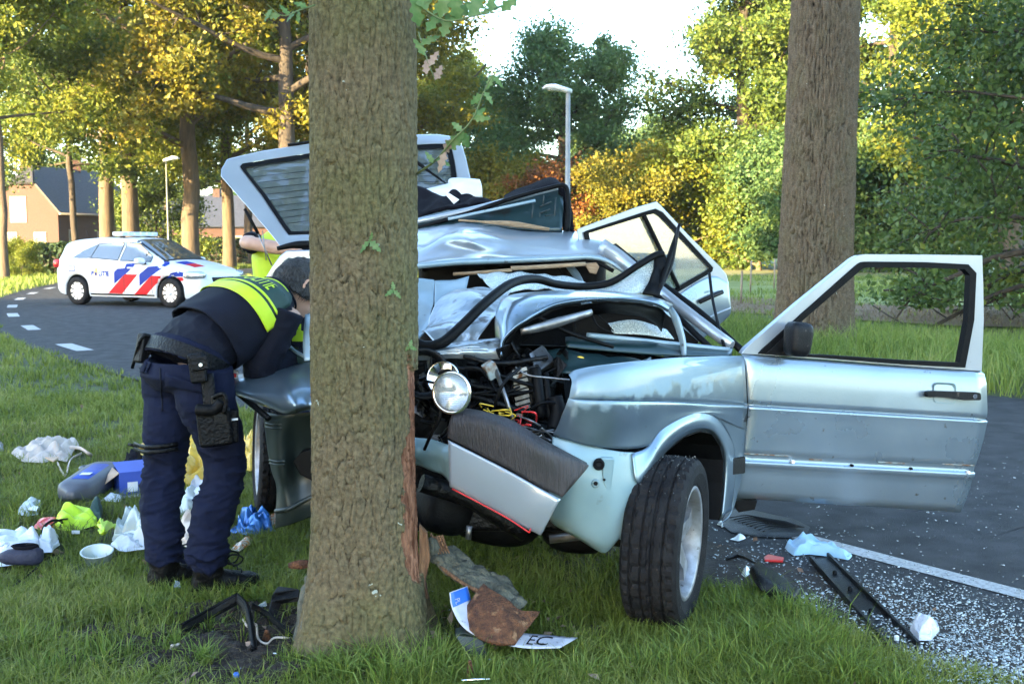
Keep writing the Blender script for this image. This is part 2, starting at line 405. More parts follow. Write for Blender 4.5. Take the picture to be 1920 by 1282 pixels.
def gen_tree(seed, H=14, r0=0.4, fork=5.0, crown=5.5, nb=13, clumps=5, leaves=9000, lsize=0.24, spread=0.55, droop=0.0, lean=(0, 0), prof=None, low=0.0, flare=1.25, clus=1.0, zmin=0):
    """limbs as tubes, leaves in clumps about the outer limbs; returns two meshes with the base at the origin"""
    rg = np.random.default_rng(seed); mb = MB()
    n = 14; zz = np.linspace(0, H * 0.9, n)
    wx = np.cumsum(rg.normal(0, 0.05 * H / n, n)) * (zz > fork * 0.5) + lean[0] * (zz / H); wy = np.cumsum(rg.normal(0, 0.05 * H / n, n)) * (zz > fork * 0.5) + lean[1] * (zz / H)
    rad = r0 * np.where(zz < fork, 1 - 0.18 * zz / fork, 0.82 * (1 - (zz - fork) / (H * 0.9 - fork + 1e-6)) ** 0.8 + 0.04); rad[0] *= flare
    axis = np.stack([wx, wy, zz], 1); mb.tube(axis, rad, 10, n=None)
    tips = []
    prof = prof or (lambda t: (0.75 + 0.5 * math.sin(math.pi * min(1, t * 0.9 + 0.12))) * (1.0 - 0.55 * t ** 2))
    for k in range(nb):
        t = (k + 0.4 * rg.random()) / nb; z = fork * (1 - low) + (H * 0.86 - fork * (1 - low)) * t
        base = np.array([np.interp(z, zz, wx), np.interp(z, zz, wy), z]); az = k * 2.4 + rg.normal(0, 0.35); ln = crown * prof(t) * rg.uniform(0.75, 1.1)
        rise = 0.25 + 0.75 * t + rg.normal(0, 0.12) - droop
        d = np.array([math.cos(az), math.sin(az), rise]); d /= np.linalg.norm(d)
        p = [base]; 
        for q in range(5):
            d = d + rg.normal(0, 0.14, 3) + np.array([0, 0, 0.05 - droop * 0.12]); d /= np.linalg.norm(d); p.append(p[-1] + d * ln / 5)
        p = np.array(p); rb = max(0.03, np.interp(z, zz, rad) * rg.uniform(0.42, 0.65)); mb.tube(p, [rb, rb * 0.25], 6, n=8)
        for q in range(clumps):
            s = rg.uniform(0.35, 1.0); o = np.array([np.interp(s, np.linspace(0, 1, 6), p[:, c]) for c in range(3)])
            dd = d * 0.6 + rg.normal(0, 0.75, 3); dd[2] -= droop * 0.6; dd /= np.linalg.norm(dd); l2 = crown * rg.uniform(0.16, 0.36)
            e = o + dd * l2; mb.tube([o, (o + e) / 2 + rg.normal(0, 0.08, 3), e], [rb * 0.28, 0.012], 4, n=4, cap=False)
            for u in (0.45, 0.75, 1.0): tips.append(o + (e - o) * u)
    tips = np.array(tips); wts = rg.uniform(0.3, 1.5, len(tips)); wts /= wts.sum()
    idx = rg.choice(len(tips), leaves, p=wts)
    sp = spread * rg.uniform(0.55, 1.25, len(tips)) * clus
    P = tips[idx] + rg.normal(size=(leaves, 3)) * sp[idx][:, None] * np.array([1, 1, 0.62])
    if zmin: P = P[P[:, 2] > zmin + .35 * (fbm(P * .8, seed) - .5)]
    return mb.mesh('trunk'), cloud_mesh('crown', P, lsize, rg, up=0)
def tree_at(meshes, x, y, label, mb, ml, name='oak_tree', cat='tree', group=None, rz=0, s=1.0, z=0.0):
    t = thing(name, label, cat, (x, y, z - 0.03), rz, group); t.scale = (s, s, s)
    a = obj('trunk', meshes[0], None, t); b = obj('crown', meshes[1], None, t)
    for o, m in ((a, mb), (b, ml)):
        if not o.data.materials: o.data.materials.append(m)
        if o.data.materials[0] is not m: o.material_slots[0].link = 'OBJECT'; o.material_slots[0].material = m
    return t
def X_(px, Y): return (px - CX) / FPX * Y * 1.004

# ---- the row along the road on the left, sunlit
TA = gen_tree(1, H=19, r0=0.40, fork=6.2, low=.04, crown=7.0, nb=16, clumps=7, leaves=56000, lsize=0.12, spread=0.48, flare=1.15)
TB = gen_tree(2, H=18, r0=0.42, fork=5.9, low=.04, crown=7.2, nb=15, clumps=7, leaves=56000, lsize=0.12, spread=0.50, flare=1.15)
TC = gen_tree(3, H=12, r0=0.16, fork=4.9, crown=3.8, nb=15, clumps=5, leaves=22000, lsize=0.10, spread=0.5)
GR = 'sunlit oaks along the far side of the road'
tree_at(TA, X_(208, 54), 54, 'tall oak with bare pale trunk nearest the brick house, behind the police car', M_barkF, M_leafL, group=GR, rz=0.3)
tree_at(TB, X_(252, 50), 50, 'tall oak whose sunlit trunk rises right behind the police car light bar', M_barkF, M_leafL, group=GR, rz=2.0)
tree_at(TB, X_(362, 48), 48, 'tall oak forking into dark spreading limbs above the police car windscreen', M_barkF, M_leafL, group=GR, rz=4.4)
tree_at(TA, X_(434, 58), 58, 'oak with orange lit trunk just left of the open hatch', M_barkF, M_leafL, group=GR, rz=3.2, s=0.9)
tree_at(TA, X_(540, 44), 44, 'golden ivy clad oak behind the hatch and the near trunk', M_barkD, M_leafY, group=GR, rz=1.1)
tree_at(TB, X_(590, 49), 49, 'golden leafy oak crown directly behind the near trunk', M_barkD, M_leafY, group=GR, rz=5.3)
tree_at(TC, X_(148, 46), 46, 'thin leaning young tree in front of the brick house roof', M_barkD, M_leafM, name='young_tree', group=GR, s=0.95)
tree_at(TC, X_(14, 40), 40, 'slim young tree at the hedge by the left edge of the photo', M_barkF, M_leafL, name='young_tree', group=GR, rz=2, s=1.05)
tree_at(TB, X_(-90, 62), 62, 'tall tree behind the house gable at the left edge', M_barkF, M_leafM, group=GR, rz=1, s=1.0)
tree_at(TA, X_(60, 84), 84, 'hazy tree standing behind the brick house roof', M_barkF, M_leafM, group=GR, rz=5, s=0.9)
tree_at(TB, X_(690, 62), 62, 'oak hidden mostly behind the near trunk', M_barkF, M_leafY, group=GR, rz=2.2)
tree_at(TA, X_(470, 76), 76, 'oak farther along the road between two sunlit trunks', M_barkD, M_leafM, group=GR, rz=0.9, s=0.8)
tree_at(TB, X_(320, 92), 92, 'distant green tree above the row house roof', M_barkD, M_leafM, group=GR, rz=2.9, s=0.8)

# ---- the right side background
TD = gen_tree(11, H=14.0, r0=0.55, fork=3.0, crown=6.4, nb=20, clumps=8, leaves=70000, lsize=0.125, spread=0.62, prof=lambda t: 0.95 * math.sqrt(max(0.05, 1 - (t * 0.98 - 0.18) ** 2)))
TE = gen_tree(12, H=22, r0=0.55, fork=2.8, crown=5.6, nb=26, clumps=7, leaves=80000, lsize=0.125, spread=0.60, prof=lambda t: 0.95 * (1 - 0.5 * t), droop=0.15)
TF = gen_tree(13, H=6.5, r0=0.11, fork=1.2, crown=2.1, nb=14, clumps=4, leaves=20000, lsize=0.09, spread=0.36, low=0.3)
TG = gen_tree(14, H=5.0, r0=0.10, fork=0.5, crown=2.6, nb=14, clumps=5, leaves=22000, lsize=0.095, spread=0.42, low=0.6)
GB = 'trees beyond the field'
tree_at(TD, X_(1050, 62), 62, 'broad dark green tree behind the street lamp', M_barkD, M_leafD, 'broad_tree', group=GB, rz=1, s=.88)
tree_at(TE, X_(1385, 58), 58, 'tall dark tree with golden patches left of the thick bare trunk', M_barkD, M_leafM, 'tall_tree', group=GB, rz=0.4)
tree_at(TE, X_(1490, 66), 66, 'tall dark tree directly behind the thick bare trunk', M_barkD, M_leafD, 'tall_tree', group=GB, rz=2.2, s=1.05)
tree_at(TE, X_(1650, 56), 56, 'tall tree with yellow lit edges right of the thick bare trunk', M_barkD, M_leafM, 'tall_tree', group=GB, rz=4.2, s=0.95)
tree_at(TD, X_(1890, 44), 44, 'tree with yellow green top at the upper right corner', M_barkD, M_leafL, 'broad_tree', group=GB, rz=3.2, s=0.95)
tree_at(TD, X_(1230, 120), 120, 'hazy bluish tree in the gap far behind the field', M_barkD, M_leafD, 'broad_tree', group=GB, rz=2)
tree_at(TD, X_(1130, 130), 130, 'hazy tree far behind the lamp column', M_barkD, M_leafD, 'broad_tree', group=GB, rz=4)
tree_at(TD, X_(860, 78), 78, 'golden tree to the right of the near trunk, above the roof', M_barkD, M_leafL, 'broad_tree', group=GB, rz=5, s=0.95)
tree_at(TF, X_(1340, 60), 60, 'golden young tree with lit stem above the open rear door', M_barkF, M_leafY, 'young_tree', group='golden bushes along the field edge', s=1.15)
for k, (px, Y, m, s, lab) in enumerate((
    (1040, 56, M_leafR, 1.05, 'copper orange bush around the foot of the lamp'), (930, 58, M_leafY, 1.2, 'yellow bush behind the clothing pile on the roof'),
    (1110, 55, M_leafY, 1.0, 'golden bush right of the lamp column'), (1190, 57, M_leafY, 1.2, 'golden bush above the top of the rear door'),
    (1270, 58, M_leafL, 1.3, 'yellow green bush left of the golden young tree'), (1420, 54, M_leafM, 1.3, 'green bush at the field edge beside the thick trunk'),
    (1640, 52, M_leafD, 1.35, 'dark bush right of the thick trunk, behind the door window'), (870, 60, M_leafD, 1.2, 'dark bush behind the open hatch'),
    (1490, 50, M_leafD, 1.25, 'dark bush hidden behind the thick trunk'), (1780, 50, M_leafM, 1.5, 'green bush far behind the near bushy tree'), (1380, 74, M_leafH, 1.3, 'dark undergrowth bush at the end of the field'), (1240, 76, M_leafH, 1.4, 'dark undergrowth bush behind the rear door'))):
    tree_at(TG, X_(px, Y), Y, lab, M_barkF, m, 'bush', 'bush', 'golden bushes along the field edge', rz=k * 1.7, s=s)
# a hazy far wood closing the view
rg = np.random.default_rng(77)
n = 46000; th = rg.uniform(-1.25, 1.1, n); dd = rg.uniform(135, 165, n); hh = np.interp(th, [-.2, .0], [5, 9]) + 5 * fbm(np.stack([th * 22, np.zeros(n), np.zeros(n)], 1), 4)
P = np.stack([np.sin(th) * dd, np.cos(th) * dd, rg.random(n) ** 0.8 * hh], 1)
tag(obj('far_wood', cloud_mesh('far_wood', P, 0.9, rg), M_leafD), 'hazy wood closing the view beyond field and houses', kind='stuff')

# ---- bushy tree on the right, near; branches hang to the verge
TH = gen_tree(21, H=7.2, r0=0.15, fork=1.0, crown=3.1, nb=26, clumps=9, leaves=34000, lsize=0.062, spread=0.30, low=0.5, droop=0.42, prof=lambda t: 1.05 - 0.35 * t, zmin=.42)
tree_at(TH, 8.75, 16.6, 'bushy dark green tree overhanging the verge behind the open front door', M_barkD, M_leafB, 'bushy_tree', 'tree', rz=0.6)
TI = gen_tree(22, H=6.4, r0=0.12, fork=1.0, crown=2.7, nb=22, clumps=7, leaves=22000, lsize=0.07, spread=0.32, low=0.4, droop=0.3, zmin=.35)
tree_at(TI, 10.2, 20.5, 'second bushy tree just behind the overhanging one', M_barkD, M_leafB, 'bushy_tree', 'tree', rz=2.6)
tree_at(TI, 11.6, 18.2, 'bushy tree at the right edge of the photo', M_barkD, M_leafB, 'bushy_tree', 'tree', rz=4.1)

# ---- unseen wood on the sun's side, shaped to keep the crash site in shade
rg = np.random.default_rng(5); P = []
u = np.array([LIGHT.x, LIGHT.y]); nn = np.array([-LIGHT.y, LIGHT.x])
for k in range(58):
    t = rg.uniform(-62, -32); s = rg.uniform(-11, 25); c = u * t + nn * s
    h = rg.uniform(16, 22); m = 300
    q = rg.normal(size=(m, 3)); q /= np.linalg.norm(q, axis=1)[:, None]; q *= rg.random(m)[:, None] ** 0.4
    P.append(np.stack([c[0] + q[:, 0] * 4.2, c[1] + q[:, 1] * 4.2, h * 0.5 + q[:, 2] * h * 0.5], 1))
P = np.concatenate(P); P = P[P[:, 2] > 0.05]
tag(obj('shade_wood', cloud_mesh('shade_wood', P, 1.1, rg), M_leafM), 'unseen dense wood on the sunny side, shaped to shade the crash site', kind='stuff')

# ---- thick trunk on the right and the near trunk that was hit
def big_trunk(name, R0, H, nu, nv, cell_u, cell_v, depth, flare, lean, seed, bulge=None, wob=0.03, sharp=0.28):
    th = np.linspace(0, 2 * np.pi, nu, endpoint=False); z = np.concatenate([np.linspace(-0.12, H * 0.45, int(nv * 0.62)), np.linspace(H * 0.45, H, nv - int(nv * 0.62) + 1)[1:]])
    TH_, Z = np.meshgrid(th, z); u, v = TH_.ravel(), Z.ravel()
    c3 = np.stack([np.cos(u) * 1.2, np.sin(u) * 1.2, v * 0.5], 1)
    per = int(round(2 * np.pi * R0 / cell_u))
    wq = np.stack([np.cos(u) * R0 / cell_u * 0.5, np.sin(u) * R0 / cell_u * 0.5, v / cell_v * 0.9], 1)
    du = (fbm(wq, seed) - 0.5) * 1.5; dv = (fbm(wq + 40, seed + 1) - 0.5) * 1.5
    f1, f2, cid = worley(u / (2 * np.pi) * per + du, v / cell_v + dv, per, seed)
    g1, g2, _ = worley(u / (2 * np.pi) * per * 2 + du * 1.6, v / cell_v * 2.2 + dv * 1.6, per * 2, seed + 3)
    plate = np.clip((f2 - f1) / sharp, 0, 1) ** 0.7 * 0.7 + np.clip((g2 - g1) / 0.22, 0, 1) * 0.3 + (cid - 0.5) * 0.25
    fine = fbm(wq * 5, seed + 7)
    d = depth * (plate - 0.7) + depth * 0.55 * (fine - 0.5)
    r = R0 * (1 - 0.03 * v) + R0 * flare * np.exp(-np.clip(v, -0.2, None) / 0.22) * (1 + 0.5 * np.cos(u * 4 + seed)) * 0.7 + R0 * wob * (fbm(c3 * 1.3, seed + 5) - 0.5) * 2 + d
    if bulge is not None: r = r + bulge(u, v)
    V = np.stack([np.cos(u) * r + lean[0] * v, np.sin(u) * r + lean[1] * v, v], 1)
    i, j = np.meshgrid(np.arange(len(z) - 1), np.arange(nu), indexing='ij'); b = (i * nu + j).ravel(); c = (i * nu + (j + 1) % nu).ravel()
    F = np.stack([b, c, c + nu, b + nu], 1)
    me = np_mesh(name, V, F, True); vattr(me, 'plate', np.clip(plate, 0, 1)); vattr(me, 'cell', cid)
    return me
def bark_mat(name, groove, ridge, moss, mossamt=0.5, lichen=0.0, bump=0.6):
    m = bpy.data.materials.new(name); m.use_nodes = True
    t = m.node_tree; N = t.nodes; L = t.links; b = N['Principled BSDF']; b.inputs['Roughness'].default_value = 0.92; b.inputs['Specular IOR Level'].default_value = 0.2
    a = N.new('ShaderNodeAttribute'); a.attribute_name = 'plate'
    r = N.new('ShaderNodeValToRGB'); r.color_ramp.elements[0].position = 0.05; r.color_ramp.elements[1].position = 0.6
    r.color_ramp.elements[0].color = (*groove, 1); r.color_ramp.elements[1].color = (*ridge, 1); L.new(a.outputs['Fac'], r.inputs[0])
    tc = N.new('ShaderNodeTexCoord')
    n = N.new('ShaderNodeTexNoise'); n.inputs['Scale'].default_value = 2.2; n.inputs['Detail'].default_value = 7; L.new(tc.outputs['Object'], n.inputs['Vector'])
    rr = N.new('ShaderNodeValToRGB'); rr.color_ramp.elements[0].position = 0.55 - 0.25 * mossamt; rr.color_ramp.elements[1].position = 0.85 - 0.25 * mossamt; L.new(n.outputs[0], rr.inputs[0])
    mx = N.new('ShaderNodeMix'); mx.data_type = 'RGBA'; L.new(rr.outputs[0], mx.inputs[0]); L.new(r.outputs[0], mx.inputs[6]); mx.inputs[7].default_value = (*moss, 1)
    col = mx.outputs[2]
    n2 = N.new('ShaderNodeTexNoise'); n2.inputs['Scale'].default_value = 60; n2.inputs['Detail'].default_value = 6; L.new(tc.outputs['Object'], n2.inputs['Vector'])
    hs = N.new('ShaderNodeHueSaturation'); L.new(col, hs.inputs['Color']); mr = N.new('ShaderNodeMapRange'); mr.inputs[1].default_value = .3; mr.inputs[2].default_value = .7; mr.inputs[3].default_value = 0.6; mr.inputs[4].default_value = 1.35
    L.new(n2.outputs[0], mr.inputs[0]); L.new(mr.outputs[0], hs.inputs['Value']); col = hs.outputs[0]
    if lichen:
        v = N.new('ShaderNodeTexVoronoi'); v.inputs['Scale'].default_value = 9; mp = N.new('ShaderNodeMapping'); mp.inputs['Scale'].default_value = (1, 1, 0.6); L.new(tc.outputs['Object'], mp.inputs[0])
        nn_ = N.new('ShaderNodeTexNoise'); nn_.inputs['Scale'].default_value = 14; L.new(tc.outputs['Object'], nn_.inputs['Vector'])
        ad = N.new('ShaderNodeVectorMath'); ad.operation = 'MULTIPLY_ADD'; L.new(nn_.outputs['Color'], ad.inputs[0]); ad.inputs[1].default_value = (.12, .12, .12); L.new(mp.outputs[0], ad.inputs[2])
        L.new(ad.outputs[0], v.inputs['Vector'])
        lt = N.new('ShaderNodeMath'); lt.operation = 'LESS_THAN'; L.new(v.outputs['Distance'], lt.inputs[0]); lt.inputs[1].default_value = lichen
        m3 = N.new('ShaderNodeMix'); m3.data_type = 'RGBA'; L.new(lt.outputs[0], m3.inputs[0]); L.new(col, m3.inputs[6]); m3.inputs[7].default_value = (0.30, 0.32, 0.27, 1); col = m3.outputs[2]
    L.new(col, b.inputs['Base Color'])
    n3 = N.new('ShaderNodeTexNoise'); n3.inputs['Scale'].default_value = 110; n3.inputs['Detail'].default_value = 6; L.new(tc.outputs['Object'], n3.inputs['Vector'])
    bp = N.new('ShaderNodeBump'); bp.inputs['Strength'].default_value = bump; bp.inputs['Distance'].default_value = 0.01; L.new(n3.outputs[0], bp.inputs['Height']); L.new(bp.outputs[0], b.inputs['Normal'])
    return m
M_bark = bark_mat('oak_bark', (0.018, 0.014, 0.010), (0.122, 0.094, 0.054), (0.098, 0.092, 0.038), 0.55, 0.045)
M_bark2 = bark_mat('thick_oak_bark', (0.018, 0.014, 0.011), (0.114, 0.088, 0.060), (0.115, 0.098, 0.060), 0.35, 0.055)
M_wood = pm('raw_wood', (0.30, 0.155, 0.075), (0.13, 0.055, 0.025), 30, 0.85, bump=1.0, bscale=60, stretch=(3, 3, 0.4))
M_inner = pm('inner_bark', (0.17, 0.065, 0.026), (0.060, 0.022, 0.010), 40, 0.9, bump=1.0, bscale=120, dirt=((0.30, 0.16, 0.08), 22, 0.6))

# thick trunk
bx, by = X_(1524, 14.6), 14.6
t2 = thing('oak_tree', 'thick bare oak trunk standing on the far verge behind the open front door', 'tree', (bx, by, -0.02))
obj('trunk', big_trunk('thick_trunk', 0.50, 7.2, 260, 400, 0.042, 0.42, 0.055, 0.30, (0.012, 0.0), 8, wob=0.05), M_bark2, t2)
def leafless_top(parent, z0, R0, seed, name='crown', mat=M_leafM, n=7000):
    """limbs and leaves above the frame"""
    rg = np.random.default_rng(seed); mb = MB(); tips = []
    for k in range(9):
        az = k * 2.4; b0 = np.array([0, 0, z0 + k * 0.35]); d = np.array([math.cos(az), math.sin(az), 0.75]); e = b0 + d * rg.uniform(3, 4.6)
        mb.tube([b0, (b0 + e) / 2 + rg.normal(0, .2, 3), e], [R0 * 0.4, 0.03], 6, n=6)
        for q in range(12): tips.append(b0 + (e - b0) * rg.uniform(0.4, 1.1) + rg.normal(0, 0.6, 3))
    tips = np.array(tips); P = tips[rg.integers(0, len(tips), n)] + rg.normal(0, 0.55, (n, 3))
    mb.build('limb', M_barkD, parent, world=False, fix=False); obj(name, cloud_mesh(name, P, 0.16, rg), mat, parent)
leafless_top(t2, 7.0, 0.45, 31)
# ================================================================== NEAR TRUNK, GRASS, SOIL
NT = Vector((at(684, 900, 3.69).x, 3.69, 0))
def wound_mask(u, v):
    """where bark was torn off: a strip on the right and one on the left flank"""
    uu = np.mod(u + np.pi, 2 * np.pi) - np.pi; ul = np.mod(u, 2 * np.pi) - np.pi
    p = np.stack([uu * 6, v * 9, np.zeros_like(v)], 1); j = (fbm(p, 91) - 0.5)
    right = (uu > -0.70 + 0.40 * j + 0.16 * np.clip((v - 0.45) / 0.6, 0, 1)) & (uu < 1.3) & (v < 1.02 + 0.3 * j) & (v > 0.22 + 0.1 * j)
    left = (ul < 0.44 + 0.5 * j - 0.25 * np.clip((v - 0.5) / 0.4, 0, 1)) & (ul > -0.9) & (v < 0.80 + 0.3 * j) & (v > 0.02)
    return (right | left).astype(float)
ntree = thing('oak_tree', 'mossy oak trunk in front of the wreck with bark torn off both flanks', 'tree', NT)
me = big_trunk('near_trunk', 0.188, 4.2, 340, 680, 0.026, 0.13, 0.014, 0.60, (0.006, 0.0), 3, bulge=lambda u, v: -0.016 * wound_mask(u, v), wob=0.04, sharp=0.15)
_V = np.zeros(len(me.vertices) * 3, dtype=np.float32); me.vertices.foreach_get('co', _V); _V = _V.reshape(-1, 3)
vattr(me, 'wound', wound_mask(np.arctan2(_V[:, 1], _V[:, 0]), _V[:, 2].astype(float)))
def wounded(m):
    t = m.node_tree; N = t.nodes; L = t.links; b = N['Principled BSDF']; src = b.inputs['Base Color'].links[0].from_socket
    a = N.new('ShaderNodeAttribute'); a.attribute_name = 'wound'; tc = N.new('ShaderNodeTexCoord'); mp = N.new('ShaderNodeMapping'); mp.inputs['Scale'].default_value = (40, 40, 6); L.new(tc.outputs['Object'], mp.inputs[0])
    n = N.new('ShaderNodeTexNoise'); n.inputs['Scale'].default_value = 1.5; n.inputs['Detail'].default_value = 6; L.new(mp.outputs[0], n.inputs['Vector'])
    r = N.new('ShaderNodeValToRGB'); r.color_ramp.elements[0].position = .35; r.color_ramp.elements[1].position = .65; r.color_ramp.elements[0].color = (0.10, 0.035, 0.018, 1); r.color_ramp.elements[1].color = (0.36, 0.17, 0.10, 1); L.new(n.outputs[0], r.inputs[0])
    mx = N.new('ShaderNodeMix'); mx.data_type = 'RGBA'; L.new(a.outputs['Fac'], mx.inputs[0]); L.new(src, mx.inputs[6]); L.new(r.outputs[0], mx.inputs[7]); L.new(mx.outputs[2], b.inputs['Base Color'])
wounded(M_bark)
obj('trunk', me, M_bark, ntree)
leafless_top(ntree, 4.0, 0.17, 33, n=5000)
# bark flaps and splinters still hanging on the trunk
def bark_flap(name, rows, mat, seed): return patch(name, rows, 10, 24, mat, ntree, thick=0.016, crumple=0.010, cfreq=22, seed=seed)
M_barkplain = pm('bark_slab', (0.060, 0.058, 0.040), (0.115, 0.108, 0.078), 16, 0.95, bump=1.2, bscale=45, stretch=(1, 1, 1))
bark_flap('bark_flap', [[at(574, 1082, 3.66), at(580, 1078, 3.60)], [at(566, 1110, 3.66), at(580, 1110, 3.58)], [at(560, 1150, 3.64), at(578, 1150, 3.54)], [at(553, 1200, 3.60), at(572, 1204, 3.5)]], M_barkplain, 2)
mb = MB(); mb.prism([at(x, y, 3.63) for x, y in ((577, 1076), (583, 1090), (581, 1140), (572, 1206), (567, 1204), (577, 1140))], Vector((0, .03, 0))); mb.build('raw_edge', M_wood, ntree)
mb = MB(); mb.prism([at(x, y, 3.68) for x, y in ((786, 985), (800, 1000), (806, 1050), (797, 1090), (802, 1122), (793, 1120), (786, 1080))], Vector((0, .03, 0))); mb.build('splinter', M_wood, ntree)
mb = MB(); mb.tube([at(541, 1060, 3.72), at(560, 1058, 3.72), at(584, 1056, 3.72)], [0.010, 0.018, 0.014], 7, flat=0.6, n=6); mb.build('broken_root', M_inner, ntree)

# ---- oak leaves on small shoots
def oak_leaf_mesh(L=0.09):
    t = np.linspace(0, 1, 15); half = 0.5 * np.sin(np.pi * np.clip(t, 0.03, 1) ** 0.75) ** 0.8 * (0.42 + 0.16 * np.cos(t * 2 * np.pi * 3.5 + 0.6)); half[0] = 0.012; half[-1] = 0.02
    V = []; 
    for k in range(15):
        x = t[k] * L; z = -0.20 * L * t[k] ** 2
        V += [(x, -half[k] * L, z + 0.10 * L * half[k]), (x, 0, z), (x, half[k] * L, z + 0.10 * L * half[k])]
    F = []
    for k in range(14):
        a = 3 * k; F += [(a, a + 1, a + 4, a + 3), (a + 1, a + 2, a + 5, a + 4)]
    me = np_mesh('leaf', np.array(V), np.array(F), True); vattr(me, 'rnd', np.full(45, 0.5)); return me
OAKL = [oak_leaf_mesh(1.0), oak_leaf_mesh(1.0)]
vattr_val = OAKL[1].attributes['rnd'].data; vattr_val.foreach_set('value', np.full(45, 0.9, dtype=np.float32))
M_shoot = pm('green_shoot', (0.10, 0.13, 0.04), rough=0.6)
M_oakleaf = leaf_mat('oak_shoot_leaf', [(0.05, 0.12, 0.03), (0.11, 0.20, 0.06), (0.20, 0.26, 0.10)], 0.35, 3)
M_dead = leaf_mat('withered_leaf', [(0.16, 0.09, 0.06), (0.28, 0.18, 0.13), (0.34, 0.24, 0.17)], 0.2, 6)
rgs = np.random.default_rng(9)
def shoot(name, path, r, leaves, parent):
    """a twig with single leaves; leaves = (px, py, Y, length in m, roll, withered)"""
    mb = MB(); mb.tube([at(*p) for p in path], [r, r * 0.4], 6, n=14); tw = mb.build(name, M_shoot, parent)
    P = np.array([list(at(*p)) for p in path])
    for (px, py, Y, L, ang, dead) in leaves:
        o = bpy.data.objects.new('leaf', OAKL[int(rgs.integers(0, 2))].copy() if dead else OAKL[int(rgs.integers(0, 2))]); COL.objects.link(o)
        o.data.materials.clear() if dead else None
        if not o.data.materials: o.data.materials.append(M_dead if dead else M_oakleaf)
        o.parent = tw; o.location = at(px, py, Y)
        # the blade faces roughly the camera: local x along ang in the picture plane
        x = Vector((math.cos(ang), rgs.normal(0, .35), -math.sin(ang))).normalized(); z = Vector((rgs.normal(0, .45), -1, rgs.normal(0.4, .4))); z = (z - x * z.dot(x)).normalized(); y = z.cross(x)
        o.rotation_euler = Matrix((x, y, z)).transposed().to_euler(); o.scale = (L, L * rgs.uniform(.8, 1.1), L)
    return tw
S = 3.6; tr = 0.0018
shoot('twig', [(782, 326, 3.66), (818, 300, 3.58), (850, 262, 3.52), (885, 225, 3.5), (908, 170, 3.5), (925, 140, 3.5)], 0.0045, [
    (818, 300, 3.56, .05, 0.3, 0), (835, 285, 3.55, .07, 1.9, 1), (838, 280, 3.55, .085, 5.6, 0), (850, 264, 3.53, .06, 5.9, 0), (846, 262, 3.53, .07, 2.2, 1), (862, 250, 3.52, .075, 0.9, 0), (866, 246, 3.52, .05, 3.9, 0),
    (888, 222, 3.5, .06, 0.1, 0), (886, 224, 3.5, .06, 5.5, 0), (905, 178, 3.5, .055, 2.6, 0), (908, 172, 3.5, .05, 0.9, 0), (924, 142, 3.5, .05, 2.0, 0), (924, 142, 3.5, .05, 0.8, 0), (812, 306, 3.57, .045, 4.2, 0)], ntree)
shoot('twig', [(770, -10, 3.45), (800, 20, 3.4), (840, 40, 3.36), (890, 30, 3.34), (950, 20, 3.32)], 0.004, [
    (790, 12, 3.4, .11, 5.1, 0), (800, 20, 3.4, .10, 4.4, 0), (812, 26, 3.4, .09, 5.6, 0), (826, 34, 3.38, .11, 4.9, 0), (845, 40, 3.36, .10, 5.5, 0), (860, 38, 3.36, .09, 4.5, 0), (880, 32, 3.34, .11, 5.2, 0), (900, 28, 3.34, .09, 5.8, 0), (920, 24, 3.33, .08, 4.8, 0), (940, 20, 3.33, .08, 5.6, 0), (800, 60, 3.42, .09, 5.3, 0), (786, 50, 3.42, .10, 4.6, 0), (830, 70, 3.4, .08, 5.0, 0)], ntree)
shoot('twig', [(784, 60, 3.5), (800, 110, 3.46), (815, 150, 3.44)], 0.003, [
    (790, 85, 3.46, .08, 5.6, 0), (797, 105, 3.46, .07, 4.2, 0), (804, 125, 3.45, .06, 5.2, 1), (800, 140, 3.45, .06, 4.6, 1), (815, 150, 3.44, .06, 5.2, 1)], ntree)
shoot('twig', [(590, 10, 3.5), (560, 20, 3.44), (530, 30, 3.4), (500, 8, 3.38)], 0.003, [
    (575, 14, 3.45, .05, 3.6, 0), (555, 22, 3.44, .05, 2.6, 0), (540, 30, 3.42, .06, 4.2, 0), (525, 30, 3.4, .05, 3.2, 0), (510, 18, 3.39, .05, 2.4, 0), (560, 44, 3.44, .05, 4.6, 0)], ntree)
for (x, y, ls) in ((693, 452, ((.052, 2.4), (.05, 0.7), (.04, 5.3))), (738, 544, ((.038, 0.8), (.036, 2.6), (.03, 4.6))), (768, 650, ((.03, 0.4), (.03, 2.6), (.028, 5.0)))):
    yy = 3.69 - 0.188 * math.sqrt(max(0.05, 1 - ((x - 680) / 103) ** 2)) - 0.012
    shoot('bud_shoot', [(x, y + 6, yy + .015), (x, y, yy)], 0.0022, [(x, y, yy, a, b, 0) for a, b in ls], ntree)

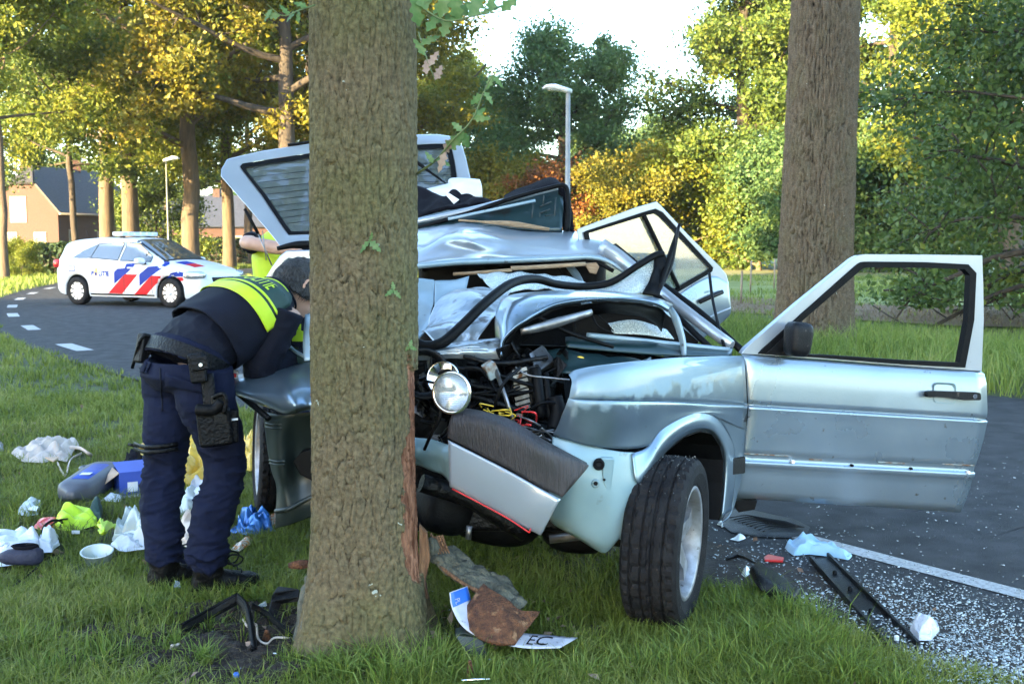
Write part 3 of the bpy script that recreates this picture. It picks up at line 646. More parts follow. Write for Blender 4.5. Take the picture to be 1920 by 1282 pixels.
# ---- grass
M_grass = leaf_mat('grass', [(0.062, 0.088, 0.012), (0.128, 0.166, 0.022), (0.205, 0.240, 0.042), (0.31, 0.30, 0.10)], 0.36, 0.9, rough=0.5)
M_grassdry = leaf_mat('dry_grass', [(0.09, 0.065, 0.035), (0.17, 0.13, 0.07), (0.25, 0.21, 0.12)], 0.2, 2)
M_grassfar = leaf_mat('tall_grass', [(0.060, 0.100, 0.014), (0.120, 0.180, 0.028), (0.185, 0.245, 0.046), (0.27, 0.28, 0.08)], 0.36, 0.5)
def blades(name, P, h, wd, rg, mat, label, lean=0.45, rnd=None, root=None, kind='stuff', bend=0.5):
    """grass blades at the points P, each three triangles, bending over"""
    n = len(P); az = rg.uniform(0, 2 * np.pi, n); d = np.stack([np.cos(az), np.sin(az), np.zeros(n)], 1)
    if root is not None: d = 0.65 * d + 0.75 * root; d /= np.linalg.norm(d, axis=1)[:, None] + 1e-9
    b = np.stack([-d[:, 1], d[:, 0], np.zeros(n)], 1); fa = rg.uniform(0, np.pi, n)[:, None]; side = b * np.cos(fa) + d * np.sin(fa)
    l = np.abs(rg.normal(lean, lean * 0.6, n)); H = h[:, None]; W = np.broadcast_to(np.asarray(wd), (n,))[:, None]
    m1 = P + d * (H * l[:, None] * 0.28) + np.array([0, 0, 1]) * H * 0.55
    tip = P + d * (H * l[:, None] * (0.8 + bend)) + np.array([0, 0, 1]) * H * (1.0 - 0.35 * np.clip(l, 0, 1.6)[:, None])
    V = np.stack([P - side * W * .5, P + side * W * .5, m1 - side * W * .42, m1 + side * W * .42, tip], 1).reshape(-1, 3)
    i = np.arange(n)[:, None] * 5; F = np.concatenate([i + np.array([[0, 1, 3]]), i + np.array([[0, 3, 2]]), i + np.array([[2, 3, 4]])], 0)
    me = np_mesh(name, V, F); vattr(me, 'rnd', np.repeat(rg.random(n) if rnd is None else rnd, 5))
    return tag(obj(name, me, mat), label, kind=kind)
def gz(x, y): return np.interp(0, [0], [0]) * x
SOILC = gnd(455, 1205)
def soil_w(x, y):
    """1 inside the churned soil left of the trunk"""
    d = np.hypot((x - SOILC.x) / 0.44, (y - SOILC.y) / 0.38); n = fbm(np.stack([x * 9, y * 9, np.zeros_like(x)], 1), 61)
    return np.clip(1.5 - d - (n - 0.5) * 1.5, 0, 1)
def scatter(rg, n, x0, x1, y0, y1, cond):
    x = rg.uniform(x0, x1, n); y = rg.uniform(y0, y1, n); k = cond(x, y); return x[k], y[k]
def on_verge(x, y):
    off = road_off(x, y); j = (fbm(np.stack([x * 5, y * 5, np.zeros_like(x)], 1), 6) - 0.5) * 0.35
    under = (np.hypot((x - NT.x), (y - NT.y)) > 0.20)
    return (off < np.interp(y, [4.4, 8.5], [-.90, -.46]) + j) & (np.abs(x) < y * 0.52 + 0.35) & under
EXCL = [(*list(gnd(px, py))[:2], r) for px, py, r in ((60, 855, .13), (95, 855, .16), (130, 850, .12), (155, 905, .12), (190, 885, .13), (260, 918, .18), (250, 872, .10), (120, 985, .13), (165, 985, .14), (195, 985, .12), (20, 1045, .16), (60, 1040, .15), (98, 1030, .09), (245, 1015, .15), (355, 1000, .14), (355, 905, .16), (475, 998, .13), (186, 1050, .07), (85, 990, .08), (55, 962, .07), (314, 1085, .08), (330, 1080, .06), (395, 1098, .09), (425, 1090, .07), (1720, 1198, .07), (1600, 1130, .10), (1650, 1180, .10), (1690, 1212, .07), (1660, 1195, .10), (1705, 1222, .08), (1450, 1105, .09), (940, 1195, .11), (890, 1180, .10), (1030, 1205, .08), (455, 1150, .10), (400, 1155, .07))]
def tufts(rg, cells):
    XS, YS, HS, RT = [], [], [], []
    for (n, y0, y1, per, h) in cells:
        x, y = scatter(rg, n, -y1 * 0.52 - .4, min(2.3, y1 * .52 + .4), y0, y1, on_verge)
        s = soil_w(x, y); bare = np.clip((fbm(np.stack([x * 3.2, y * 3.2, np.zeros_like(x)], 1), 12) - 0.52 - .04 * np.clip(x + 1.2, 0, 1)) * 6, 0, 0.9)
        k = (rg.random(len(x)) > s * 0.95) & (rg.random(len(x)) > bare * 0.85); x, y = x[k], y[k]
        k = np.ones(len(x), bool)
        for ex, ey, er in EXCL: k &= np.hypot(x - ex, y - ey) > er * rg.uniform(.8, 1.15, len(x))
        x, y = x[k], y[k]
        wk = np.clip(1.25 - np.hypot((x - 0.25), (y - 4.5)) / 1.15, 0, 1)          # the wreck stands on flattened grass
        k = rg.random(len(x)) > wk * 0.35; x, y = x[k], y[k]
        hm = 0.65 + 0.85 * fbm(np.stack([x * 1.6, y * 1.6, np.zeros_like(x)], 1), 23)
        for q in range(per):
            a = rg.uniform(0, 6.28, len(x)); rr = np.abs(rg.normal(0, 0.022, len(x)))
            XS.append(x + np.cos(a) * rr); YS.append(y + np.sin(a) * rr); RT.append(np.stack([np.cos(a), np.sin(a), np.zeros(len(x))], 1) * np.clip(rr / 0.025, 0, 1)[:, None])
            HS.append(h * hm * rg.uniform(0.5, 1.25, len(x)))
    return np.concatenate(XS), np.concatenate(YS), np.concatenate(HS), np.concatenate(RT)
rg = np.random.default_rng(44)
def gh(x, y): return (fbm(np.stack([x * 1.1, y * 1.1, np.zeros_like(x)], 1), 2) - 0.75) * 0.07 - 0.008
x, y, h, rt = tufts(rg, [(11500, 2.75, 4.3, 12, 0.085), (14000, 4.3, 6.5, 9, 0.085), (16000, 6.5, 10, 6, 0.085), (14000, 10, 18.5, 5, 0.10)])
wd = np.interp(y, [3, 5, 9, 16], [0.0036, 0.0042, 0.007, 0.013]) * rg.uniform(.7, 1.3, len(x))
blades('grass', np.stack([x, y, gh(x, y)], 1), h, wd, rg, M_grass, 'mown green grass of the verge under the wreck', lean=0.5, root=rt)
# longer green tufts at the lower right and around the trunk foot
def clump_pts(rg, spots, per):
    C = np.array([list(gnd(px, py)) + [s, h] for px, py, s, h in spots]); k = np.repeat(np.arange(len(C)), per); a = rg.uniform(0, 6.28, len(k)); r = np.abs(rg.normal(0, 1, len(k))) * C[k, 3]
    return C[k, 0] + np.cos(a) * r, C[k, 1] + np.sin(a) * r, C[k, 4] * rg.uniform(.55, 1.15, len(k)), np.stack([np.cos(a), np.sin(a), 0 * a], 1) * np.clip(r / C[k, 3], 0, 1)[:, None]
sp = [(1375, 1160, .05, .15), (1420, 1130, .05, .15), (1470, 1165, .05, .17), (1530, 1180, .06, .17), (1540, 1225, .06, .15), (1500, 1230, .07, .16), (1420, 1210, .07, .15), (1360, 1240, .07, .14), (1600, 1270, .06, .15), (1570, 1275, .07, .15), (1680, 1300, .05, .13), (1440, 1285, .08, .14),
      (720, 1235, .05, .16), (770, 1225, .05, .17), (680, 1250, .05, .15), (830, 1250, .06, .17), (790, 1275, .06, .18), (730, 1285, .06, .17), (640, 1275, .05, .14), (900, 1280, .06, .15), (600, 1262, .04, .12), (1000, 1270, .06, .13), (1100, 1270, .06, .13), (1200, 1260, .06, .14), (1280, 1250, .06, .14),
      (330, 1210, .03, .10), (390, 1180, .03, .10), (380, 1240, .03, .12), (560, 1240, .03, .10), (100, 1250, .08, .12), (200, 1230, .08, .12), (40, 1210, .08, .12), (270, 1140, .05, .11), (480, 1130, .05, .10), (420, 1120, .05, .11), (320, 1120, .05, .11)]
x, y, h, rt = clump_pts(rg, sp, 130)
blades('grass_tuft', np.stack([x, y, gh(x, y)], 1), h, rg.uniform(.003, .006, len(x)), rg, M_grassfar, 'longer fresh grass at the trunk foot and along the road edge', lean=0.5, root=rt, bend=0.35)
# dead stalks lying among the grass
x, y = scatter(rg, 40000, -4.5, 1.8, 2.8, 8.0, on_verge); k = rg.random(len(x)) < np.clip((fbm(np.stack([x * 2.2, y * 2.2, np.zeros_like(x)], 1), 71) - 0.36) * 3.5, 0.08, 1); x, y = x[k], y[k]
blades('dry_stalks', np.stack([x, y, gh(x, y) + .006], 1), rg.uniform(.03, .09, len(x)), rg.uniform(.0015, .0032, len(x)), rg, M_grassdry, 'dead straw coloured stalks among the verge grass', lean=1.5)
# clover and plantain like leaves
x, y = scatter(rg, 2600, -3, 1.9, 2.9, 5.0, on_verge); k = fbm(np.stack([x * 3, y * 3, np.zeros_like(x)], 1), 81) > 0.56; x, y = x[k], y[k]
tag(obj('ground_weeds', cloud_mesh('ground_weeds', np.stack([x, y, gh(x, y) + rg.uniform(.01, .05, len(x))], 1), 0.016, rg, up=1.2, elong=1.5), M_grassfar), 'small broad leaved weeds in the verge grass', kind='stuff')
# tall grass on the far verge
def far_verge(x, y): o = road_off(x, y); return (o > ROADW + 0.05) & (x < y * 0.5 + 1) & (x > 0.2)
x, y = scatter(rg, 60000, 0.5, 13, 9, 22, far_verge); k = rg.random(len(x)) < np.clip(1.25 - (road_off(x, y) - ROADW) / 6.5, 0.04, 1); x, y = x[k], y[k]
hm = 0.55 + 0.9 * fbm(np.stack([x * .9, y * .9, np.zeros_like(x)], 1), 41); tall = np.clip(1.3 - (road_off(x, y) - ROADW) / 7, 0.3, 1)
blades('tall_grass', np.stack([x, y, np.full(len(x), -0.01)], 1), 0.40 * hm * tall * rg.uniform(.6, 1.2, len(x)), rg.uniform(.007, .013, len(x)), rg, M_grassfar, 'tall rank grass on the far verge behind the open door', lean=0.45)
def left_far(x, y): o = road_off(x, y); return (((o > ROADW + 0.1) & (o < ROADW + 14)) | ((o < NEAR) & (o > NEAR - 14))) & (x < 4) & (x > -y * .53)
x, y = scatter(rg, 90000, -34, 4, 18.5, 66, left_far)
blades('tall_grass', np.stack([x, y, np.full(len(x), -0.01)], 1), rg.uniform(.10, .32, len(x)), rg.uniform(.02, .04, len(x)), rg, M_grassfar, 'rough grass under the roadside oaks', lean=0.4)
x, y = scatter(rg, 30000, 2, 22, 20, 46, lambda x, y: (x < y * .52) & (fbm(np.stack([x * .3, y * .5, np.zeros_like(x)], 1), 52) > 0.47))
blades('meadow_grass', np.stack([x, y, np.full(len(x), 0.0)], 1), rg.uniform(.05, .22, len(x)), rg.uniform(.012, .03, len(x)), rg, M_grassfar, 'meadow grass of the field beyond the thick trunk', lean=0.5)
x, y = scatter(rg, 12000, 3, 16, 16.6, 27.5, lambda x, y: (np.abs(y - (22.8 - (x - 6) * .75)) < 3.2) & (x < y * .52))
blades('straw', np.stack([x, y, np.full(len(x), 0.014)], 1), rg.uniform(.04, .12, len(x)), rg.uniform(.008, .018, len(x)), rg, M_grassdry, 'dead straw on the brown strip beyond the far verge', lean=1.3)

# fallen leaves and bits of bark
x, y = scatter(rg, 1500, -5, 2.2, 3.0, 9.0, lambda x, y: (road_off(x, y) < NEAR + .25) & (np.abs(x) < y * .52)); x = x[:420]; y = y[:420]
P = np.concatenate([np.stack([x, y, gh(x, y) + .03], 1), np.stack([NT.x + .25 + rg.normal(0, .3, 90), NT.y - .05 + rg.normal(0, .2, 90), np.full(90, .03)], 1)])
tag(obj('leaf_litter', cloud_mesh('leaf_litter', P, 0.018, rg, up=.8, elong=1.7, jitter=.5), M_dead), 'fallen brown leaves and bark bits in the verge grass', kind='stuff')
# ---- churned soil by the trunk
n = 90; gx_, gy_ = np.meshgrid(np.linspace(-.62, .52, n), np.linspace(-.5, .55, n)); xx = SOILC.x + gx_.ravel(); yy = SOILC.y + gy_.ravel()
wgt = soil_w(xx, yy); pz = np.stack([xx * 22, yy * 22, np.zeros(n * n)], 1)
zz = -0.045 + 0.055 * np.clip(wgt * 1.6, 0, 1) + (fbm(pz, 3, 5) - 0.5) * 0.075 * np.clip(wgt * 2, 0, 1)
i, j = np.meshgrid(np.arange(n - 1), np.arange(n - 1), indexing='ij'); b = (i * n + j).ravel()
tag(obj('soil', np_mesh('soil', np.stack([xx, yy, zz], 1), np.stack([b, b + 1, b + n + 1, b + n], 1), False), M_soil), 'dark churned soil beside the trunk foot', kind='stuff')
mb = MB(); rgc = random.Random(8)
for k in range(260):
    a = rgc.gauss(0, .24); c = rgc.gauss(0, .2); s = rgc.uniform(.004, .02); mb.box((SOILC.x + a, SOILC.y + c, 0.012 + rgc.uniform(-.01, .012)), (s, s * .8, s * .7), (rgc.random() * 3, rgc.random() * 3, rgc.random() * 3), taper=.6)
tag(mb.build('soil_crumbs', M_soil, None, fix=False), 'loose crumbs of dark soil', kind='stuff')
# dirt fringe along the broken road edge and glass crumbs
M_fringe = pm('dirt_fringe', (0.024, 0.018, 0.014), (0.045, 0.035, 0.028), 16, 0.95, bump=0.8, bscale=80)
ia, ib = near_i(3.6, 2.0), near_i(-1.6, 8.8)
tag(strip('dirt_fringe', NEAR - 0.48, NEAR + 0.10, ia, ib, 0.004, M_fringe, cols=6, jag=0.16), kind='structure')
M_shard = pm('glass_shard', (0.12, 0.14, 0.14), (0.46, 0.50, 0.51), 60, 0.12, spec=0.8, coat=0.4, sharp=(.42, .58))
rg = np.random.default_rng(13); pts = []
def shard_spread(n, pxy, sx, sy):
    g = gnd(*pxy); 
    for k in range(n): pts.append((g.x + rg.normal(0, sx), g.y + rg.normal(0, sy)))
shard_spread(900, (1640, 1130), .25, .22); shard_spread(1500, (1760, 1150), .26, .2); shard_spread(1900, (1860, 1215), .2, .2); shard_spread(1300, (1830, 1260), .16, .10); shard_spread(500, (1500, 1050), .25, .3); shard_spread(400, (1700, 960), .7, .6); shard_spread(130, (1400, 1040), .2, .15); shard_spread(90, (800, 1180), .35, .3); shard_spread(120, (1880, 880), .6, .5)
V, F = [], []
for q, (x, y) in enumerate(pts):
    s = rg.uniform(.0018, .0056) * (1.7 if rg.random() < .14 else 1); a = rg.uniform(0, 6.28, 4).cumsum() / 3; m = 5; an = np.sort(rg.uniform(0, 6.28, m)); rr = s * rg.uniform(.6, 1.2, m); tz = rg.uniform(-.4, .4, 2); h = s * .45
    o = road_off(x, y)[0]; z0 = 0.006 if o > NEAR - 0.2 else 0.02
    top = np.stack([np.cos(an) * rr, np.sin(an) * rr, np.cos(an) * rr * tz[0] + np.sin(an) * rr * tz[1] + h], 1); bot = top * np.array([1.1, 1.1, 1]) - np.array([0, 0, h])
    b = len(V) * 1; V += [tuple(p + np.array([x, y, z0])) for p in top] + [tuple(p + np.array([x, y, z0])) for p in bot]
    for t in range(1, m - 1): F.append((b, b + t, b + t + 1))
    for t in range(m): F += [(b + t, b + m + t, b + m + (t + 1) % m), (b + t, b + m + (t + 1) % m, b + (t + 1) % m)]
tag(obj('glass_shards', np_mesh('glass_shards', np.array(V), np.array(F)), M_shard), 'thousands of broken window crumbs along the road edge', kind='stuff')
# ================================================================== THE WRECKED HATCHBACK
M_car = pm('teal_silver_paint', (0.158, 0.218, 0.275), (0.195, 0.258, 0.318), 3, 0.26, metal=0.75, coat=0.6, bump=0.02, bscale=90, rough2=.36, dirt=((0.10, 0.10, 0.085), 26, 0.69))
M_carw = pm('silver_paint_light', (0.32, 0.36, 0.41), (0.37, 0.41, 0.46), 3, 0.30, metal=0.45, coat=0.5, dirt=((0.12, 0.11, 0.09), 30, 0.74))
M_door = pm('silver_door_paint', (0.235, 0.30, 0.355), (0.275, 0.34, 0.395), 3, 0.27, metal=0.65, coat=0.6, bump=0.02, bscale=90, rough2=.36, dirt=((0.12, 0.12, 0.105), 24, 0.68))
M_prim = pm('teal_primer', (0.175, 0.265, 0.29), (0.215, 0.31, 0.33), 6, 0.42, metal=0.2, coat=0.25, dirt=((0.07, 0.06, 0.045), 9, 0.66))
M_crush = pm('crumpled_paint', (0.22, 0.26, 0.29), (0.40, 0.42, 0.44), 9, 0.30, metal=0.7, dirt=((0.06, 0.045, 0.035), 12, 0.55), bump=0.25, bscale=30)
M_bluepan = pm('pale_blue_panel', (0.22, 0.31, 0.37), (0.28, 0.37, 0.43), 5, 0.35, metal=0.2, dirt=((0.09, 0.08, 0.07), 20, 0.66))
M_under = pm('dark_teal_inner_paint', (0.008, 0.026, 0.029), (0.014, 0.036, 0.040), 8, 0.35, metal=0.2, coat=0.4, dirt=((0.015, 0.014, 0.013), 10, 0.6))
M_liner = pm('grey_green_plastic', (0.014, 0.022, 0.022), (0.021, 0.030, 0.029), 6, 0.45, dirt=((0.10, 0.085, 0.06), 14, 0.68))
M_rub = pm('black_rubber', (0.0024, 0.0024, 0.003), (0.0045, 0.0045, 0.005), 20, 0.55, spec=.12, bump=0.15, bscale=120)
M_plas = pm('black_plastic', (0.004, 0.004, 0.005), (0.008, 0.008, 0.009), 30, 0.45, spec=.22, bump=0.2, bscale=150, dirt=((0.08, 0.065, 0.055), 40, 0.66))
M_bump = pm('weathered_bumper_plastic', (0.018, 0.015, 0.017), (0.034, 0.029, 0.031), 26, 0.55, bump=0.5, bscale=50, stretch=(6, 1, 0.6), dirt=((0.02, 0.018, 0.018), 10, 0.58))
M_tyre = pm('tyre_rubber', (0.0075, 0.007, 0.008), (0.017, 0.016, 0.0165), 14, 0.75, spec=.15, bump=0.3, bscale=140, dirt=((0.10, 0.085, 0.075), 60, 0.66))
M_rim = pm('alloy', (0.34, 0.34, 0.36), (0.20, 0.19, 0.19), 20, 0.5, metal=0.7, dirt=((0.08, 0.07, 0.06), 50, 0.66))
M_steel = pm('bare_steel', (0.34, 0.34, 0.35), (0.16, 0.15, 0.145), 18, 0.38, metal=0.9, dirt=((0.09, 0.04, 0.02), 20, 0.64))
M_chrome = pm('chrome', (0.8, 0.8, 0.82), rough=0.12, metal=1.0)
M_engine = pm('oily_engine', (0.0022, 0.0022, 0.0028), (0.007, 0.0068, 0.007), 22, 0.4, spec=.2, bump=0.5, bscale=60, dirt=((0.07, 0.04, 0.025), 26, 0.68))
M_cloth = pm('black_clothing', (0.0035, 0.0035, 0.006), (0.006, 0.006, 0.010), 12, 0.95, bump=0.3, bscale=150, spec=.15)
M_white = pm('white_plastic', (0.72, 0.72, 0.72), (0.62, 0.62, 0.62), 8, 0.5)
M_red = pm('red_plastic', (0.55, 0.02, 0.02), rough=0.35, coat=0.3)
M_yel = pm('yellow_wire', (0.65, 0.42, 0.03), rough=0.4)
M_board = pm('brown_board', (0.24, 0.15, 0.085), (0.36, 0.25, 0.15), 20, 0.85, stretch=(1, 6, 6), bump=0.4, bscale=50)
def glass_mat(name, tint, refl=0.25, rough=0.03, milk=0.0, dirt=0.0):
    m = bpy.data.materials.new(name); m.use_nodes = True; t = m.node_tree; N = t.nodes; L = t.links; N.remove(N['Principled BSDF'])
    tr = N.new('ShaderNodeBsdfTransparent'); tr.inputs[0].default_value = (*tint, 1)
    gl = N.new('ShaderNodeBsdfGlossy'); gl.inputs['Roughness'].default_value = rough
    fr = N.new('ShaderNodeFresnel'); fr.inputs[0].default_value = 1.5; ad = N.new('ShaderNodeMath'); ad.operation = 'ADD'; ad.use_clamp = True; L.new(fr.outputs[0], ad.inputs[0]); ad.inputs[1].default_value = refl
    mx = N.new('ShaderNodeMixShader'); L.new(ad.outputs[0], mx.inputs[0]); L.new(tr.outputs[0], mx.inputs[1]); L.new(gl.outputs[0], mx.inputs[2]); o = mx
    if milk:
        df = N.new('ShaderNodeBsdfDiffuse'); df.inputs[0].default_value = (0.72, 0.80, 0.80, 1); m2 = N.new('ShaderNodeMixShader'); m2.inputs[0].default_value = milk
        if dirt:
            tc = N.new('ShaderNodeTexCoord'); v = N.new('ShaderNodeTexVoronoi'); v.feature = 'DISTANCE_TO_EDGE'; v.inputs['Scale'].default_value = dirt; L.new(tc.outputs['Object'], v.inputs['Vector'])
            r = N.new('ShaderNodeValToRGB'); r.color_ramp.elements[0].position = 0.0; r.color_ramp.elements[1].position = 0.14; r.color_ramp.elements[0].color = (1, 1, 1, 1); r.color_ramp.elements[1].color = (milk, milk, milk, 1)
            L.new(v.outputs['Distance'], r.inputs[0]); L.new(r.outputs[0], m2.inputs[0])
        L.new(o.outputs[0], m2.inputs[1]); L.new(df.outputs[0], m2.inputs[2]); o = m2
    L.new(o.outputs[0], N['Material Output'].inputs[0]); return m
M_glass = glass_mat('car_glass', (0.72, 0.80, 0.82), 0.26, milk=0.22)  # white diffuse share mixed in for the pale sky reflection
M_glassd = glass_mat('dark_glass', (0.25, 0.28, 0.30), 0.06)
M_craze = glass_mat('crazed_glass', (0.72, 0.82, 0.80), 0.12, 0.15, milk=0.20, dirt=190)
M_glassr = glass_mat('door_glass', (0.62, 0.72, 0.78), 0.26, milk=0.13)  # pale diffuse share stands in for sky reflected in the pane
M_lens = glass_mat('lamp_lens', (0.9, 0.9, 0.92), 0.12, 0.12, milk=0.18)

wreck = thing('wrecked_car', 'crumpled teal silver hatchback wrapped round the near trunk with its doors and hatch open', 'car', (0.2, 4.9, 0), 0)
def invY(x0, y0, x1, y1): return lambda x: 1.0 / (1 / y0 + (x - x0) / (x1 - x0) * (1 / y1 - 1 / y0))
def hole_plate(name, outer, inner, nrm, th, mat, parent, bevel=0.0):
    """a flat plate with a hole: outlines of Vectors with matching counts (ring of quads), thickness along nrm"""
    n = len(outer); o = [Vector(p) for p in outer]; i_ = [Vector(p) for p in inner]; d = Vector(nrm) * th; mb = MB()
    vs = o + i_ + [p + d for p in o] + [p + d for p in i_]; f = []
    for k in range(n):
        q = (k + 1) % n
        f += [(k, q, n + q, n + k), (2 * n + k, 3 * n + k, 3 * n + q, 2 * n + q), (k, 2 * n + k, 2 * n + q, q), (n + k, n + q, 3 * n + q, 3 * n + k)]
    mb.add(vs, f); return mb.build(name, mat, parent, bevel=bevel)
def resamp(pts, n):
    P = np.array([list(p) for p in pts]); P = np.vstack([P, P[:1]]); s = np.concatenate([[0], np.cumsum(np.linalg.norm(np.diff(P, axis=0), axis=1))])
    t = np.linspace(0, s[-1], n, endpoint=False); return [Vector([np.interp(u, s, P[:, k]) for k in range(3)]) for u in t]
def roundc(pts, r=0.25, k=4):
    """round the corners of a pixel outline (fraction r of each side)"""
    out = []; n = len(pts)
    for i in range(n):
        a, b, c = [np.array(pts[(i + q) % n], dtype=float) for q in (-1, 0, 1)]
        rr = r[i] if hasattr(r, '__len__') else r
        if rr <= 0: out.append(tuple(b)); continue
        la, lc = np.linalg.norm(a - b), np.linalg.norm(c - b); q = min(rr, la * 0.45, lc * 0.45)
        p0 = b + (a - b) / la * q; p1 = b + (c - b) / lc * q
        for s in range(k + 1):
            t = s / k; out.append(tuple((1 - t) ** 2 * p0 + 2 * t * (1 - t) * b + t * t * p1))
    return out

# ---------------------------------------------------------------- front door (left), fully open
DY = invY(1395, 4.45, 1850, 4.80)
door = bpy.data.objects.new('front_door', None); COL.objects.link(door); door.parent = wreck; door.matrix_parent_inverse = wmat(wreck).inverted()
door.location = at(1395, 800, 4.46); tag(door, 'open front door with empty window frame and a rusty strip where the trim came off')
vd = (at(1850, 740, DY(1850)) - at(1395, 740, DY(1395))).normalized(); nd = vd.cross(Vector((0, 0, 1))).normalized()
if nd.y > 0: nd = -nd                                     # towards the camera
def dpt(x, y, o=0.0): return at(x, y, DY(x)) - nd * o      # o>0 : deeper
rows_d = [  # (y at the hinge edge, x hinge, y at the rear edge, x rear, depth)
    (664, 1397, 697, 1850, 0.040), (669, 1398, 703, 1851, 0.018), (686, 1399, 720, 1851, 0.005), (712, 1400, 742, 1850, -0.001), (740, 1401, 768, 1850, -0.004), (755, 1402, 781, 1849, -0.005), (757, 1402, 783.5, 1849, 0.006), (760, 1402, 787, 1849, 0.006), (763, 1402, 790, 1849, -0.008),
    (770, 1402, 796, 1848, -0.005), (800, 1400, 824, 1844, 0.000), (830, 1396, 852, 1838, 0.008), (849, 1393, 872, 1833, 0.013), (850.5, 1393, 874, 1832, 0.017), (864, 1390, 886, 1831, 0.019), (866, 1390, 889, 1831, 0.010), (871, 1389, 896, 1830, 0.012), (878, 1388, 902, 1829, 0.024), (905, 1384, 932, 1824, 0.036), (938, 1379, 966, 1818, 0.060)]
def door_row(yh, xh, yr, xr, o, n=24): 
    return [dpt(xh + (xr - xh) * t, yh + (yr - yh) * t + 2.0 * math.sin(math.pi * t) * (1 if yh < 700 else 0), o) for t in np.linspace(0, 1, n)]
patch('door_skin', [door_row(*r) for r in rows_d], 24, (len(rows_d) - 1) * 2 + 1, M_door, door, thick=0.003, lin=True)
# the inner shell behind the skin
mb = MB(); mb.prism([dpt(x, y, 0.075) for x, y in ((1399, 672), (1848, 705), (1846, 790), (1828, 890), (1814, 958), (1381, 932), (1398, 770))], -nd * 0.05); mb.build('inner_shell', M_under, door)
fo = [(1397, 664), (1404, 654), (1500, 571), (1606, 485), (1618, 479), (1632, 477), (1740, 477.5), (1851, 479), (1853, 540), (1854, 600), (1850, 697), (1700, 687), (1550, 675)]
fi = [(1428, 664), (1434, 657), (1508, 590), (1613, 497), (1621, 492), (1630, 491), (1740, 492), (1822, 496), (1837, 512), (1833, 600), (1816, 690), (1700, 684), (1550, 672)]
hole_plate('window_frame', [dpt(x, y, 0.030) for x, y in fo], [dpt(x, y, 0.030) for x, y in fi], -nd, 0.032, M_carw, door, bevel=0.004)
si = [(1440, 665), (1444, 661), (1514, 598), (1619, 507), (1625, 503), (1632, 501.5), (1740, 502.5), (1814, 505), (1825, 516), (1821, 600), (1806, 681), (1700, 676), (1550, 666)]
hole_plate('window_seal', [dpt(x, y, 0.020) for x, y in fi], [dpt(x, y, 0.020) for x, y in si], -nd, 0.035, M_rub, door, bevel=0.003)
mb = MB(); mb.prism([dpt(x, y, 0.016) for x, y in ((1440, 664), (1508, 601), (1510, 668), (1480, 669))], -nd * 0.02); mb.build('mirror_triangle', M_plas, door, bevel=0.002)
# mirror housing: a rounded tapered shell
def blob(px, py, Y, w, h, d, mat, name, parent, rz=0.0, ex=4.0, rx=0.0, ry=0.0):
    me = bpy.data.meshes.new(name); bm = bmesh.new(); bmesh.ops.create_uvsphere(bm, u_segments=24, v_segments=16, radius=1.0)
    for v in bm.verts:
        c = v.co; k = (abs(c.x) ** ex + abs(c.y) ** ex + abs(c.z) ** ex) ** (-1 / ex); c *= k
        c.x *= w / 2 * (1 + 0.08 * c.z); c.y *= d / 2; c.z *= h / 2
    for f in bm.faces: f.smooth = True
    bm.to_mesh(me); bm.free(); me.transform(Matrix.Translation(at(px, py, Y)) @ Euler((rx, ry, rz)).to_matrix().to_4x4())
    return obj(name, me, mat, parent, True)
mir = blob(1496, 636, DY(1496) - 0.07, 0.102, 0.145, 0.10, M_plas, 'door_mirror', door, rz=0.25, ex=4.5, ry=0.1)
mb = MB(); mb.tube([dpt(1478, 655, 0.01), dpt(1486, 652, -0.07)], 0.020, 8); mb.build('mirror_stalk', M_plas, door)
# handle: dish, bar and lock
dish = [dpt(x, y, -0.0005) for x, y in roundc([(1749, 716), (1791, 718), (1791, 757), (1749, 755)], 9)]
dish2 = [dpt(x, y, 0.010) for x, y in roundc([(1753, 721), (1787, 723), (1787, 752), (1753, 750)], 9)]
mb = MB(); n = len(dish); mb.add([p + nd * 0.006 for p in dish] + [p + nd * 0.006 for p in dish2], [(k, (k + 1) % n, n + (k + 1) % n, n + k) for k in range(n)], True); mb.add([p + nd * 0.0062 for p in dish2], [tuple(t) for t in tessellate_polygon([dish2])])
mb.build('handle_dish', M_prim, door, fix=False)
mb = MB(); mb.prism([dpt(x, y, -0.016) for x, y in roundc([(1728, 732), (1745, 731), (1828, 734), (1829, 748), (1795, 748), (1780, 744), (1745, 742), (1729, 743)], 4, 3)], nd * 0.022); mb.build('door_handle', M_plas, door, bevel=0.003)
mb = MB(); mb.tube([dpt(1817, 741, -0.037), dpt(1817, 741, -0.041)], 0.011, 14); mb.build('lock', M_chrome, door)
for x, y, m_, nm, r_ in ((1489, 866, M_white, 'trim_clip', .0085), (1818, 886, M_white, 'trim_clip', .0085), (1600, 873, M_rub, 'clip_hole', .006), (1711, 879, M_rub, 'clip_hole', .006)):
    mb = MB(); mb.tube([dpt(x, y, .020), dpt(x, y, .004)], r_, 10); mb.build(nm, m_, door)
M_rust = pm('rust_stain', (0.16, 0.085, 0.045), (0.26, 0.30, 0.29), 30, 0.8, sharp=(0.42, 0.6))
for x0, x1, o in ((1395, 1480, 0), (1520, 1545, 0.3), (1650, 1700, 0.2), (1770, 1830, 0), (1690, 1720, 1.1)):
    mb = MB(); p = [dpt(x0, 851 + (x0 - 1395) * 0.052 + o * 14, 0.013), dpt(x1, 851 + (x1 - 1395) * 0.052 + o * 14, 0.013)]
    mb.tube(p, 0.0032, 5, n=6, flat=0.4); mb.build('rust_edge', M_rust, door, fix=False)
